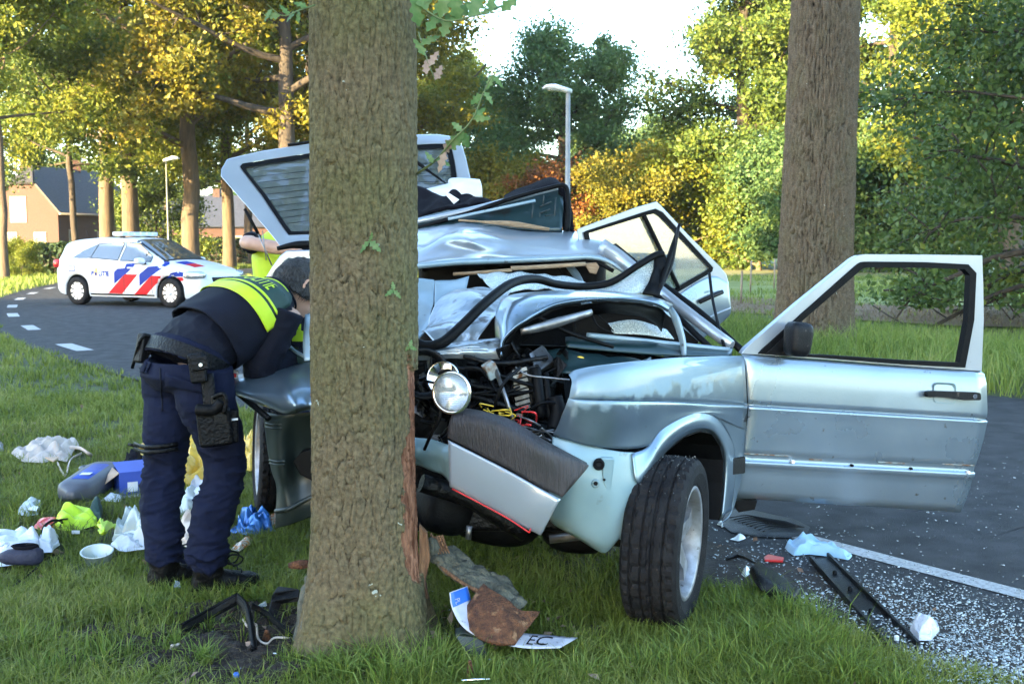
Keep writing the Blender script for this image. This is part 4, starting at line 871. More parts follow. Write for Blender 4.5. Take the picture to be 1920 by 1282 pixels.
# hinge gap shadow, put in as a black stub under the hinge
mb = MB(); mb.prism([at(1378, 938, 4.5), at(1420, 938, 4.5), at(1415, 955, 4.5), at(1385, 960, 4.5)], Vector((0, 0.1, 0))); mb.build('gap_shadow_stub', M_rub, wreck)

def peeled(m):
    """flaked clear coat along the top edge"""
    t = m.node_tree; N = t.nodes; L = t.links; b = N['Principled BSDF']; src = b.inputs['Base Color'].links[0].from_socket; g = N.new('ShaderNodeNewGeometry'); s = N.new('ShaderNodeSeparateXYZ'); L.new(g.outputs['Position'], s.inputs[0])
    n = N.new('ShaderNodeTexNoise'); n.inputs['Scale'].default_value = 14; n.inputs['Detail'].default_value = 12; L.new(g.outputs['Position'], n.inputs['Vector'])
    a = N.new('ShaderNodeMath'); a.operation = 'MULTIPLY_ADD'; L.new(n.outputs[0], a.inputs[0]); a.inputs[1].default_value = .34; L.new(s.outputs['Z'], a.inputs[2]); c = N.new('ShaderNodeMath'); c.operation = 'MULTIPLY_ADD'; L.new(a.outputs[0], c.inputs[0]); c.inputs[1].default_value = 16; c.inputs[2].default_value = -16 * 1.0; c.use_clamp = True; a = c
    r = N.new('ShaderNodeValToRGB'); r.color_ramp.elements[0].position = .2; r.color_ramp.elements[1].position = .8; L.new(a.outputs[0], r.inputs[0])
    mx = N.new('ShaderNodeMix'); mx.data_type = 'RGBA'; L.new(r.outputs[0], mx.inputs[0]); L.new(src, mx.inputs[6]); mx.inputs[7].default_value = (.24, .32, .375, 1); L.new(mx.outputs[2], b.inputs['Base Color'])
    for l in list(b.inputs['Roughness'].links): L.remove(l)
    q = N.new('ShaderNodeMapRange'); L.new(r.outputs[0], q.inputs[0]); q.inputs[3].default_value = .28; q.inputs[4].default_value = .6; L.new(q.outputs[0], b.inputs['Roughness'])
M_fend = M_car.copy(); peeled(M_fend)
# ---------------------------------------------------------------- left fender, arch, front corner
def FY(x): return float(np.interp(x, [1035, 1066, 1100, 1160, 1200, 1240, 1280, 1320, 1345, 1362, 1402], [3.66, 3.64, 3.63, 3.67, 3.74, 3.84, 3.96, 4.10, 4.22, 4.31, 4.455]))
def fp(x, y, o=0.0): return at(x, y, FY(x) + o)
rows_f = [  # from the top edge of the fender down to the arch flare, front to rear
    [(1066, 702, .05), (1085, 692, .05), (1150, 682, .04), (1250, 672, .04), (1330, 668, .04), (1393, 667, .04)],
    [(1072, 714, .005), (1095, 703, .01), (1160, 695, .005), (1255, 688, .005), (1335, 684, .005), (1396, 684, .005)],
    [(1070, 730, -.01), (1095, 722, -.01), (1165, 718, -.01), (1260, 716, -.01), (1335, 716, -.01), (1398, 716, -.01)],
    [(1067, 745, -.012), (1092, 743, -.015), (1165, 745, -.015), (1260, 748, -.015), (1335, 750, -.015), (1400, 753, -.015)],
    [(1066, 747, -.010), (1092, 749, -.001), (1165, 751, -.001), (1260, 753, -.001), (1335, 756, -.001), (1401, 759, -.001)],
    [(1065, 749, -.012), (1091, 753, -.019), (1165, 755, -.02), (1260, 757, -.02), (1335, 760, -.02), (1401, 763, -.02)],
    [(1056, 772, -.010), (1085, 780, -.014), (1160, 782, -.014), (1245, 775, -.014), (1325, 770, -.014), (1400, 772, -.012)],
    [(1047, 795, .0), (1075, 805, -.006), (1140, 815, -.006), (1232, 800, -.010), (1318, 774, -.012), (1399, 786, -.008)],
    [(1037, 816, .02), (1065, 824, .005), (1125, 838, .002), (1215, 835, -.004), (1312, 777, -.004), (1397, 805, -.002)]]
lf = patch('front_fender', [[fp(*p) for p in r] for r in rows_f], 44, 48, M_fend, wreck, thick=0.003, crumple=0.0008, cfreq=5)
tag(lf, 'left front fender bent outwards, clear coat peeling along its top')
# wheel arch: the pressed flare around the opening
arch_o = [(1185, 850), (1213, 838), (1240, 802), (1275, 780), (1312, 770), (1342, 781), (1364, 812), (1377, 845), (1377, 905), (1372, 955)]
arch_m = [(1192, 900), (1216, 868), (1243, 826), (1278, 797), (1312, 786), (1338, 793), (1358, 820), (1368, 852), (1367, 905), (1362, 962)]
arch_n = [(1203, 908), (1222, 874), (1247, 837), (1280, 809), (1313, 799), (1336, 805), (1353, 829), (1361, 858), (1360, 905), (1354, 970)]
arch_i = [(1207, 912), (1226, 880), (1250, 846), (1282, 819), (1313, 808), (1334, 813), (1349, 835), (1356, 862), (1355, 905), (1349, 975)]
patch('wheel_arch', [[fp(x, y, -.004) for x, y in arch_o], [fp(x, y, -.035) for x, y in arch_m], [fp(x, y, -.028) for x, y in arch_n], [fp(x, y, .03) for x, y in arch_i]], 50, 16, M_car, wreck, thick=0.003)
# panel behind the arch down to the sill
patch('fender_rear', [[fp(x, y, -.002) for x, y in ((1312, 777), (1342, 783), (1364, 812), (1377, 850), (1376, 905), (1370, 960), (1350, 982))], [fp(x, y, -.003) for x, y in ((1360, 776), (1375, 785), (1382, 815), (1386, 850), (1384, 905), (1376, 950), (1362, 975))], [fp(x, y, 0) for x, y in ((1399, 786), (1399, 800), (1397, 820), (1394, 855), (1388, 905), (1379, 937), (1370, 962))]], 30, 10, M_car, wreck, thick=0.003)
mb = MB(); mb.prism([fp(x, y, -.022) for x, y in roundc([(1367, 860), (1398, 856), (1397, 887), (1368, 890)], 3)], Vector((0, 0.03, 0))); mb.build('side_trim', M_plas, wreck, bevel=0.003)
mb = MB(); mb.prism([fp(x, y, -.016) for x, y in ((1387, 776), (1400, 775.5), (1399.5, 791), (1386.5, 791))], Vector((0, 0.012, 0))); bdg = mb.build('badge', M_plas, wreck, bevel=0.001)
def text_mesh(s, size, mat, name, parent, m, extrude=0.0006, align='CENTER', off=0.0):
    c = bpy.data.curves.new(name, 'FONT'); c.body = s; c.size = size; c.extrude = extrude; c.offset = off; c.align_x = align; c.align_y = 'CENTER'; c.resolution_u = 3
    o = bpy.data.objects.new(name, c); COL.objects.link(o); dg = bpy.context.evaluated_depsgraph_get(); me = bpy.data.meshes.new_from_object(o.evaluated_get(dg)); bpy.data.objects.remove(o)
    me.transform(m); return obj(name, me, mat, parent, True)
def face_m(p, right, up):
    r = Vector(right).normalized(); u = Vector(up); u = (u - r * u.dot(r)).normalized(); n = r.cross(u)
    return Matrix.Translation(p) @ Matrix((r, u, n)).transposed().to_4x4()
text_mesh('cL', 0.020, M_white, 'lettering', bdg, face_m(fp(1393, 783, -.0185), (0.6, 0.8, 0), (0, 0, 1)))
# front corner panel under the fender (bumper torn off)
rows_c = [[(1036, 818, .03), (1070, 826, .02), (1120, 838, .015), (1160, 846, .012), (1190, 848, .006)],
          [(1034, 850, .01), (1070, 856, .0), (1120, 866, .0), (1160, 872, .0), (1200, 880, -.01)],
          [(1030, 900, .01), (1070, 905, -.01), (1120, 915, -.012), (1160, 922, -.015), (1204, 908, -.03)],
          [(1028, 950, .03), (1070, 958, .0), (1120, 965, -.005), (1155, 968, -.02), (1192, 950, -.03)],
          [(1030, 972, .06), (1075, 996, .03), (1115, 1012, .01), (1148, 1012, -.005), (1174, 990, -.025)],
          [(1040, 985, .10), (1085, 1010, .08), (1118, 1030, .05), (1136, 1034, .03), (1160, 1008, .0)]]
patch('corner_panel', [[fp(*p) for p in r] for r in rows_c], 36, 36, M_prim, wreck, thick=0.003, crumple=0.002, cfreq=7, seed=4)
patch('arch_edge', [[fp(1203, 908, -.032), fp(1192, 950, -.034), fp(1176, 990, -.028), fp(1161, 1010, -.0)], [fp(1210, 912, .02), fp(1200, 952, .01), fp(1184, 992, .01), fp(1168, 1013, .03)]], 14, 4, M_prim, wreck, thick=0.003)
mb = MB(); mb.prism([fp(x, y, -.02) for x, y in ((1128, 857), (1152, 858), (1146, 928), (1140, 930), (1131, 905))], Vector((0, 0.02, 0))); mb.build('corner_bracket', M_prim, wreck, bevel=0.006)
def ring(p, nrm, r, h, mat, name, parent, inner=0.5):
    q = Vector(nrm).to_track_quat('Z', 'Y').to_matrix().to_4x4(); mb = MB(); mb.lathe([(r * inner, -h), (r * inner, h), (r * 0.8, h * 1.2), (r, h * 0.6), (r, -h)], 18, Matrix.Translation(p) @ q); return mb.build(name, mat, parent)
ring(fp(1123, 870, -.012), (-.1, -1, 0), 0.020, 0.012, M_rub, 'grommet', wreck)
ring(fp(1117, 906, -.013), (-.1, -1, 0), 0.015, 0.006, M_prim, 'bolt_ring', wreck)
for x, y, o_, r_ in ((1117, 906, -.022, .007), (1133, 899, -.026, .005), (1123, 870, -.022, .010)): mb = MB(); mb.tube([fp(x, y, o_), fp(x, y, .01)], r_, 10); mb.build('bolt_hole', M_rub, wreck)
# dark arch liner behind the wheel
mb = MB()
Lp = [fp(x, y, 0.02) for x, y in arch_i]; Lq = [p + Vector((-0.28, 0.12, 0.0)) for p in Lp]
n = len(Lp); mb.add(Lp + Lq, [(k, k + 1, n + k + 1, n + k) for k in range(n - 1)]); mb.add(Lq, [tuple(range(n))]); mb.build('arch_liner', M_rub, wreck, thick=0.004)

# ---------------------------------------------------------------- wheels
def make_wheel(name, parent, loc, axis, up, r=0.312, wd=0.205, rim_r=0.205, spokes=5):
    """tyre with tread blocks, rim with spokes; axis points to the outer side"""
    a = Vector(axis).normalized(); u = Vector(up); u = (u - a * u.dot(a)).normalized(); s = u.cross(a)
    M = Matrix.Translation(loc) @ Matrix((s, u, a)).transposed().to_4x4()      # local z = axis
    wh = bpy.data.objects.new(name, None); COL.objects.link(wh); wh.parent = parent; wh.matrix_parent_inverse = wmat(parent).inverted(); wh.location = loc
    nu, prof = 120, []
    h = wd / 2
    body = [(rim_r - 0.004, -h * 0.80), (rim_r + 0.012, -h * 0.92), (r - 0.055, -h * 1.02), (r - 0.024, -h * 0.98), (r - 0.010, -h * 0.88)]
    tread = []
    gro = (-0.62, -0.24, 0.14, 0.50)
    xs = np.linspace(-0.84, 0.84, 49)
    for x in xs:
        d = 0.009 if any(abs(x - g) < 0.036 for g in gro) else 0.0
        tread.append((r - 0.006 * abs(x) ** 3 * 1.6 - d, x * h))
    prof = body + tread + [(q, -z) for q, z in body[::-1]]
    V = np.zeros((len(prof), nu, 3)); th = np.linspace(0, 2 * np.pi, nu, endpoint=False)
    for k, (q, z) in enumerate(prof):
        rr = np.full(nu, q); x = z / h
        if len(body) <= k < len(body) + len(tread):
            ph = (np.arange(nu) + (x * 2.0 if abs(x) < 0.55 else x * 1.0)) % 4
            cut = (ph < 1) & (abs(x) < 0.60) & (abs(x - 0.31) > 0.1) | ((np.arange(nu) % 3 == 0) & (abs(x) > 0.66))
            rr = rr - np.where(cut, 0.006, 0)
        V[k] = np.stack([rr * np.cos(th), rr * np.sin(th), np.full(nu, z)], 1)
    K = len(prof); i, j = np.meshgrid(np.arange(K - 1), np.arange(nu), indexing='ij'); b = (i * nu + j).ravel(); c = (i * nu + (j + 1) % nu).ravel()
    me = np_mesh('tyre', V.reshape(-1, 3), np.stack([b, c, c + nu, b + nu], 1), True); me.transform(M)
    for p in me.polygons: p.use_smooth = False
    ty = obj('tyre', me, M_tyre, wh, True)
    mb = MB()
    mb.lathe([(rim_r + 0.004, h * 0.86), (rim_r - 0.002, h * 0.90), (rim_r - 0.014, h * 0.84), (rim_r - 0.022, h * 0.5), (rim_r - 0.03, -h * 0.6), (rim_r, -h * 0.8)], 48, M)
    mb.lathe([(0.0, h * 0.42), (0.045, h * 0.42), (0.06, h * 0.36), (0.062, h * 0.1)], 20, M)
    for k in range(spokes):
        an = 2 * math.pi * k / spokes + 0.3; ca, sa = math.cos(an), math.sin(an)
        for w0, w1, r0_, r1_ in ((0.036, 0.026, 0.045, rim_r * 0.62), (0.026, 0.040, rim_r * 0.62, rim_r - 0.012)):
            q0 = [(r0_, -w0), (r0_, w0), (r1_, w1), (r1_, -w1)]
            top = [M @ Vector((ca * x - sa * y, sa * x + ca * y, h * (0.42 if x < rim_r * .5 else 0.55))) for x, y in q0]
            mb.prism(top, -a * 0.022)
    rim = mb.build('rim', M_rim, wh, bevel=0.0)
    mb = MB(); mb.lathe([(0.0, h * 0.1), (0.12, h * 0.1), (0.12, h * 0.0), (0.0, -h * 0.2)], 24, M); mb.build('brake_disc', M_steel, wh)
    mb = MB(); mb.tube([Vector(loc), Vector(loc) - a * 0.22], 0.05, 10); mb.build('hub', M_engine, wh)
    return wh
wl = make_wheel('wheel', wreck, at(1250, 1012, 3.85), (0.93, -0.36, -0.03), (-0.02, 0.0, 1))
tag(wl, 'left front wheel turned outwards, glass crumbs on its tread')
mb = MB(); rg = random.Random(4)
wc = at(1250, 1012, 3.85); wa = Vector((0.93, -0.36, 0)).normalized()
for k in range(110):
    an = rg.gauss(0.15, 0.30); x = rg.uniform(-0.085, 0.09); f_ = Vector((-0.36, -0.93, 0)).normalized()
    p = wc + wa * x + (Vector((0, 0, 1)) * math.cos(an) + f_ * math.sin(an)) * 0.313
    s = rg.uniform(0.0008, 0.0022); mb.box(p, (s * 1.6, s, s), (rg.random() * 3, rg.random() * 3, rg.random() * 3))
M_crumb = pm('glass_crumbs', (0.62, 0.68, 0.68), rough=0.12, coat=0.5, spec=0.8)
cr = mb.build('glass_crumbs', pm('tyre_crumbs', (.05, .05, .05), (.28, .30, .30), 90, .3), wl, fix=False); cr['kind'] = 'stuff'
make_wheel('wheel', wreck, at(516, 846, 5.35), (-0.955, -0.30, 0.05), (0.04, 0, 1), r=0.30, wd=0.19, rim_r=0.225)

# ---------------------------------------------------------------- torn bumper end
def BY(x): return float(np.interp(x, [838, 920, 1000, 1060, 1104], [3.62, 3.53, 3.46, 3.44, 3.47]))
def bp_(x, y, o=0.0): return at(x, y, BY(x) + o)
patch('bumper_cover', [[bp_(857, 765, .10), bp_(902, 771, .10), bp_(958, 788, .10), bp_(1021, 826, .10), bp_(1099, 868, .05)],
                 [bp_(850, 774, .03), bp_(905, 780, .03), bp_(960, 800, .03), bp_(1022, 836, .03), bp_(1101, 872, .02)],
                 [bp_(845, 786, .003), bp_(908, 794, .003), bp_(962, 815, .003), bp_(1024, 850, .003), bp_(1102, 876, .01)],
                 [bp_(841, 802, 0), bp_(900, 818, 0), bp_(960, 846, 0), bp_(1020, 880, 0), bp_(1082, 900, 0)],
                 [bp_(839, 820, .004), bp_(896, 848, .004), bp_(958, 880, .004), bp_(1010, 910, .004), bp_(1054, 932, .006)]], 40, 24, M_bump, wreck, thick=0.006)
patch('bumper_skin', [[bp_(840, 825, .006), bp_(896, 853, .006), bp_(958, 885, .006), bp_(1010, 914, .006), bp_(1051, 936, .008)],
                 [bp_(841, 832, -.004), bp_(898, 860, -.004), bp_(958, 891, -.004), bp_(1008, 919, -.004), bp_(1047, 942, -.002)],
                 [bp_(842, 870, .0), bp_(898, 898, .0), bp_(955, 928, .0), bp_(1000, 952, .0), bp_(1034, 966, .004)],
                 [bp_(843, 908, .02), bp_(890, 933, .02), bp_(940, 960, .02), bp_(985, 985, .02), bp_(1016, 1000, .025)],
                 [bp_(845, 911, .06), bp_(892, 936, .06), bp_(942, 963, .06), bp_(987, 988, .06), bp_(1014, 1002, .06)]], 36, 24, M_carw, wreck, thick=0.003)
mb = MB(); mb.tube([bp_(848, 916, .012), bp_(900, 943, .012), bp_(950, 970, .012), bp_(993, 998, .012)], 0.0028, 6, n=12); mb.tube([bp_(993, 998, .012), bp_(995, 990, .012)], 0.0028, 6); mb.build('red_strip', M_red, wreck)

# ---------------------------------------------------------------- engine bay
eng = bpy.data.objects.new('engine_bay', None); COL.objects.link(eng); eng.parent = wreck; eng.matrix_parent_inverse = wmat(wreck).inverted(); eng.location = at(950, 760, 4.0)
mb = MB(); mb.prism([at(776, 640, 4.35), at(1080, 650, 4.35), at(1250, 670, 4.5), at(1340, 660, 4.6), at(1330, 780, 4.6), at(1140, 900, 4.4), at(1050, 990, 4.4), at(776, 990, 4.4)], Vector((0, .03, 0))); mb.build('bulkhead', M_engine, eng)
def ebox(x, y, Y, w, h, d, mat, name, ry=0.0, rz=0.0, rx=0.0, bev=0.006):
    mb = MB(); mb.box(at(x, y, Y), (w, d, h), (rx, ry, rz)); return mb.build(name, mat, eng, bevel=bev)
ebox(988, 735, 4.0, 0.10, 0.21, 0.14, M_engine, 'engine_block', ry=-0.22, rz=0.3)
mb = MB()
for k in range(9): mb.box(at(968 + k * 0.9 + 6, 694 + k * 10, 3.915), (0.055, 0.012, 0.013), (0, -0.25, 0.2))
mb.build('block_rib', M_steel, eng)
mb = MB(); mb.tube([at(1004, 690, 3.93), at(1010, 735, 3.9), at(1016, 783, 3.88)], 0.020, 10, n=8); mb.tube([at(1022, 700, 3.95), at(1026, 740, 3.92), at(1030, 790, 3.9)], 0.014, 10, n=8); mb.build('radiator_hose', M_rub, eng)
mb = MB(); mb.tube([at(1040, 745, 3.9), at(1046, 775, 3.88), at(1040, 805, 3.86)], 0.03, 12, n=20)
mb.build('air_duct', M_rub, eng)
mb = MB(); mb.tube([at(928, 690, 3.86), at(946, 740, 3.8), at(966, 800, 3.74)], [0.012, 0.009], 8, flat=0.6); mb.build('strut_bar', M_steel, eng)
mb = MB(); mb.box(at(920, 694, 3.86), (0.045, 0.04, 0.06), (0.2, -0.5, 0.4)); mb.build('rusty_bracket', M_rust, eng, bevel=0.005)
mb = MB()
for k in range(5): mb.tube([at(935 + k * 2, 690 - k * 3, 4.05 + k * .012), at(952 + k * 2, 668 - k, 4.03 + k * .012), at(962 + k * 2, 650, 4.02 + k * .012)], 0.012, 8, n=8)
mb.build('bellows_hose', M_rub, eng)
rgw = random.Random(12)
def wires(n, box, mat, name, r=0.003, sag=20, Y0=3.8, Y1=4.2):
    mb = MB()
    for k in range(n):
        x0, y0, x1, y1 = box; a = (rgw.uniform(x0, x1), rgw.uniform(y0, y1)); b = (rgw.uniform(x0, x1), rgw.uniform(y0, y1)); Y = rgw.uniform(Y0, Y1)
        mb.tube([at(a[0], a[1], Y), at((a[0] + b[0]) / 2 + rgw.uniform(-20, 20), (a[1] + b[1]) / 2 + rgw.uniform(-sag, sag), Y - 0.05), at(b[0], b[1], Y + rgw.uniform(-.05, .05))], r * rgw.uniform(0.7, 1.5), 6, n=10)
    mb.build(name, mat, eng, fix=False)
wires(26, (785, 665, 1070, 840), M_rub, 'wiring', 0.005, 30)
wires(16, (785, 665, 1060, 860), M_engine, 'oily_hose', 0.011, 30, 3.9, 4.25)
wires(8, (900, 760, 960, 790), M_yel, 'yellow_wire', 0.0022, 8, 3.70, 3.80)
wires(6, (960, 765, 1010, 800), M_red, 'red_wire', 0.0022, 16, 3.68, 3.78)
wires(9, (960, 780, 1045, 830), M_steel, 'bare_cable', 0.003, 12, 3.7, 3.85)
mb = MB(); mb.tube([at(966, 688, 3.9), at(990, 703, 3.88), at(1030, 708, 3.88), at(1068, 712, 3.88)], 0.0035, 6, n=14); mb.build('brake_line', M_steel, eng)
mb = MB(); c_ = at(1087, 681, 4.05)
mb.tube([c_ + Vector((0.022 * math.cos(a), 0, 0.022 * math.sin(a))) for a in np.linspace(0, 2 * math.pi, 17)], 0.006, 8); mb.build('dipstick_ring', M_yel, eng)
for k in range(46):                                    # crushed castings, brackets and covers
    x, y = rgw.uniform(785, 1060), rgw.uniform(662, 850)
    if 835 < x and y > 800: y -= 60
    m_ = rgw.choice([M_engine, M_engine, M_engine, M_plas, M_steel]); s = rgw.uniform(0.025, 0.085)
    mb = MB(); mb.box((0, 0, 0), (s, s * rgw.uniform(.4, 1), s * rgw.uniform(.3, 1.4)), (rgw.uniform(-.6, .6), rgw.uniform(-.8, .8), rgw.uniform(-1, 1)), taper=rgw.uniform(.6, 1))
    if k % 3 == 0: mb.tube([(0, 0, 0), (rgw.uniform(-.05, .05), -0.03, rgw.uniform(-.08, .08))], s * 0.25, 10)
    mb.v = [tuple(Vector(v) + at(x, y, 4.02 + rgw.uniform(-.1, .2))) for v in mb.v]; mb.build('engine_piece', m_, eng, bevel=0.003)
# lower front: sump, cross member and dark mass under the engine
mb = MB(); mb.tube([at(790, 905, 3.9), at(880, 935, 3.95), at(985, 1000, 4.0)], 0.035, 8, n=8); mb.build('cross_member', M_engine, eng)
blob(832, 950, 4.12, .22, .20, .26, M_rub, 'sump', eng, rz=.3, ex=3, ry=.3); blob(925, 965, 4.38, .42, .22, .36, M_rub, 'gearbox', eng, ex=2.6, ry=.2); blob(1080, 985, 4.35, .3, .2, .3, M_rub, 'undertray', eng, ex=3, ry=.1)
mb = MB(); mb.tube([at(880, 985, 3.85), at(878, 1010, 3.85)], 0.011, 8); mb.build('drain_pipe', M_steel, eng)
mb = MB(); mb.tube([at(1030, 1010, 4.0), at(1120, 1000, 4.0), at(1200, 990, 3.95)], 0.018, 8); mb.build('control_arm', M_steel, eng)
patch('front_panel', [[at(778, 820, 3.93), at(810, 824, 3.9), at(845, 834, 3.85)], [at(776, 845, 3.9), at(812, 852, 3.87), at(848, 862, 3.82)], [at(780, 872, 3.94), at(815, 885, 3.9), at(848, 905, 3.86)]], 16, 12, M_prim, wreck, crumple=0.012, cfreq=14)

# headlamp dangling by its cable, and the other reflector
hl = bpy.data.objects.new('headlight', None); COL.objects.link(hl); hl.parent = wreck; hl.matrix_parent_inverse = wmat(wreck).inverted(); hl.location = at(848, 736, 3.66)
mh = Matrix.Translation(at(847, 736, 3.62)) @ Vector((-0.42, -1, 0.06)).to_track_quat('Z', 'Y').to_matrix().to_4x4()
mb = MB(); mb.lathe([(0.0, -0.085), (0.02, -0.085), (0.045, -0.06), (0.070, -0.012), (0.074, 0.0), (0.074, 0.005), (0.066, 0.006), (0.058, -0.004), (0.035, -0.04), (0.012, -0.055)], 40, mh); mb.build('lamp_bowl', M_chrome, hl)
mb = MB(); mb.lathe([(0.067, 0.004), (0.060, 0.012), (0.045, 0.020), (0.022, 0.025), (0.0, 0.027)], 40, mh); mb.build('lamp_lens', M_lens, hl, fix=False)
mb = MB()
for k in range(-9, 10):
    x = k * 0.0064; h_ = math.sqrt(max(0, 0.064 ** 2 - x * x)); mb.tube([mh @ Vector((h_ * math.sin(t) * 0.98, x, 0.0265 - 0.005 * ((x / .06) ** 2 + (math.sin(t) * h_ / .06) ** 2) * 3.2)) for t in np.linspace(-1.4, 1.4, 7)], 0.0014, 4, cap=False)
mb.build('lens_rib', M_lens, hl, fix=False)
mb = MB(); mb.tube([at(828, 760, 3.68), at(822, 790, 3.68), at(808, 815, 3.72), at(796, 842, 3.8)], 0.006, 8, n=14); mb.build('lamp_cable', M_rub, hl)
mh2 = Matrix.Translation(at(830, 708, 3.82)) @ Vector((-0.2, -1, 0.3)).to_track_quat('Z', 'Y').to_matrix().to_4x4()
mb = MB(); mb.lathe([(0.0, -0.05), (0.035, -0.035), (0.055, 0.0), (0.060, 0.004), (0.062, -0.01), (0.05, -0.06)], 28, mh2); o_ = mb.build('lamp_reflector', M_chrome, wreck)
mh3 = Matrix.Translation(at(795, 700, 3.88)) @ Vector((0.2, -1, 0.2)).to_track_quat('Z', 'Y').to_matrix().to_4x4()
mb = MB(); mb.lathe([(0.07, -0.03), (0.085, 0.0), (0.095, 0.0), (0.095, -0.05)], 28, mh3); mb.build('lamp_ring', M_plas, wreck)

# ---------------------------------------------------------------- folded bonnet, scuttle and screen opening
def hp(x, y, Y): return at(x, y, Y)
patch('bonnet_arch', [[hp(932, 668, 4.05), hp(930, 640, 4.10), hp(928, 600, 4.18), hp(938, 565, 4.25), hp(960, 552, 4.32), hp(1012, 547, 4.38), hp(1095, 545, 4.42), hp(1160, 548, 4.45), hp(1206, 553, 4.46), hp(1240, 561, 4.46), hp(1262, 572, 4.46)],
                 [hp(936, 668, 3.99), hp(936, 640, 4.02), hp(945, 602, 4.05), hp(965, 575, 4.10), hp(992, 562, 4.16), hp(1035, 553, 4.22), hp(1098, 549, 4.27), hp(1160, 551, 4.30), hp(1206, 556, 4.33), hp(1238, 563, 4.35), hp(1258, 575, 4.38)],
                 [hp(939, 667, 3.95), hp(941, 640, 3.97), hp(962, 614, 3.98), hp(980, 600, 4.0), hp(1003, 586, 4.05), hp(1040, 569, 4.11), hp(1096, 560, 4.16), hp(1160, 558, 4.20), hp(1200, 561, 4.24), hp(1232, 568, 4.28), hp(1254, 580, 4.32)],
                 [hp(942, 668, 3.97), hp(945, 641, 3.99), hp(964, 618, 4.0), hp(983, 604, 4.02), hp(1006, 591, 4.07), hp(1042, 575, 4.13), hp(1096, 566, 4.18), hp(1160, 564, 4.22), hp(1200, 567, 4.26), hp(1230, 573, 4.30), hp(1252, 584, 4.34)]], 60, 20, M_car, wreck, thick=0.003, crumple=0.003, cfreq=9, seed=21)
patch('bonnet_lining', [[hp(944, 668, 3.99), hp(947, 642, 4.01), hp(966, 619, 4.02), hp(986, 606, 4.04), hp(1010, 594, 4.09), hp(1044, 578, 4.15), hp(1096, 569, 4.2), hp(1160, 567, 4.24), hp(1200, 570, 4.28), hp(1228, 576, 4.32), hp(1248, 588, 4.36)],
                 [hp(960, 675, 4.2), hp(970, 650, 4.25), hp(990, 630, 4.3), hp(1010, 618, 4.34), hp(1040, 606, 4.38), hp(1070, 598, 4.42), hp(1110, 590, 4.46), hp(1160, 588, 4.48), hp(1200, 592, 4.5), hp(1224, 605, 4.5), hp(1240, 622, 4.5)]], 40, 8, M_rub, wreck, thick=0.004, crumple=0.008, cfreq=16)
mb = MB(); mb.tube([hp(976, 622, 4.02), hp(1040, 606, 4.06), hp(1110, 585, 4.12)], [0.014, 0.02, 0.012], 8, n=10, flat=0.5); mb.build('bonnet_stay', M_steel, wreck)
mb = MB(); mb.tube([hp(1110, 590, 4.15), hp(1122, 612, 4.12), hp(1150, 625, 4.1)], 0.004, 6, n=8); mb.tube([hp(1120, 590, 4.15), hp(1136, 604, 4.12), hp(1150, 620, 4.1)], 0.003, 6, n=8); mb.tube([hp(1010, 594, 4.1), hp(1070, 625, 4.15), hp(1150, 650, 4.2)], 0.008, 6, n=8); mb.build('torn_cable', M_rub, wreck)
# scuttle strip and broken screen lower edge
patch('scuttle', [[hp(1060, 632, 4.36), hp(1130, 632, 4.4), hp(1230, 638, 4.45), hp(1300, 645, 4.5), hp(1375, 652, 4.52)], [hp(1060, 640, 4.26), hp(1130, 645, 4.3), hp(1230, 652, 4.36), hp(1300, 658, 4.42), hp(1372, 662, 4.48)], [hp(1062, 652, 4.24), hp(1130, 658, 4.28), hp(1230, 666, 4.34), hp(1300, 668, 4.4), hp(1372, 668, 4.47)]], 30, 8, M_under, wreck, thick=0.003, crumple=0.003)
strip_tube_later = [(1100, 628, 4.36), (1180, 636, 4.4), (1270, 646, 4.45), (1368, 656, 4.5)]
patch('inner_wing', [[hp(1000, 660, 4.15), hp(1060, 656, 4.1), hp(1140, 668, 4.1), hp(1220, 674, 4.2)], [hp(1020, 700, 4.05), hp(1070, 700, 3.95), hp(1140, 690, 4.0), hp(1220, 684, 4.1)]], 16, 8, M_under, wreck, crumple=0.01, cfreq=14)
# dark cabin behind the arch: dash, glass fragments
mb = MB(); mb.prism([hp(1080, 588, 4.62), hp(1180, 560, 4.62), hp(1240, 580, 4.62), hp(1310, 640, 4.62), hp(1300, 660, 4.62), hp(1080, 650, 4.62)], Vector((0, 0.25, 0))); mb.build('dashboard', M_rub, wreck)
patch('broken_screen', [[hp(1140, 606, 4.5), hp(1190, 600, 4.52), hp(1250, 618, 4.54)], [hp(1150, 625, 4.46), hp(1210, 628, 4.48), hp(1264, 636, 4.5)]], 14, 6, M_craze, wreck, thick=0.003)
# A pillar on the right of the picture with rubber seal
def strip_tube(name, pts, r, mat, parent, seg=8, n=16, flat=1.0):
    mb = MB(); mb.tube([at(*p) for p in pts], r, seg, n=n, flat=flat); return mb.build(name, mat, parent)
strip_tube('a_pillar', [(1128, 462, 5.15), (1168, 488, 5.08), (1220, 532, 4.9), (1296, 592, 4.7), (1372, 648, 4.52)], [0.040, 0.036, 0.030, 0.028, 0.024], M_carw, wreck, flat=0.7)
strip_tube('scuttle_highlight', strip_tube_later, 0.011, M_bluepan, wreck, flat=.6)  # pale tube put in as the highlight along the dark scuttle
strip_tube('pillar_seal', [(1150, 466, 5.2), (1186, 492, 5.12), (1240, 534, 4.94), (1318, 592, 4.74), (1394, 660, 4.52)], [0.03, 0.022, 0.020, 0.020, 0.016], M_rub, wreck)
strip_tube('screen_seal', [(1225, 548, 4.8), (1262, 584, 4.7), (1300, 622, 4.6), (1330, 650, 4.52)], 0.014, M_rub, wreck)
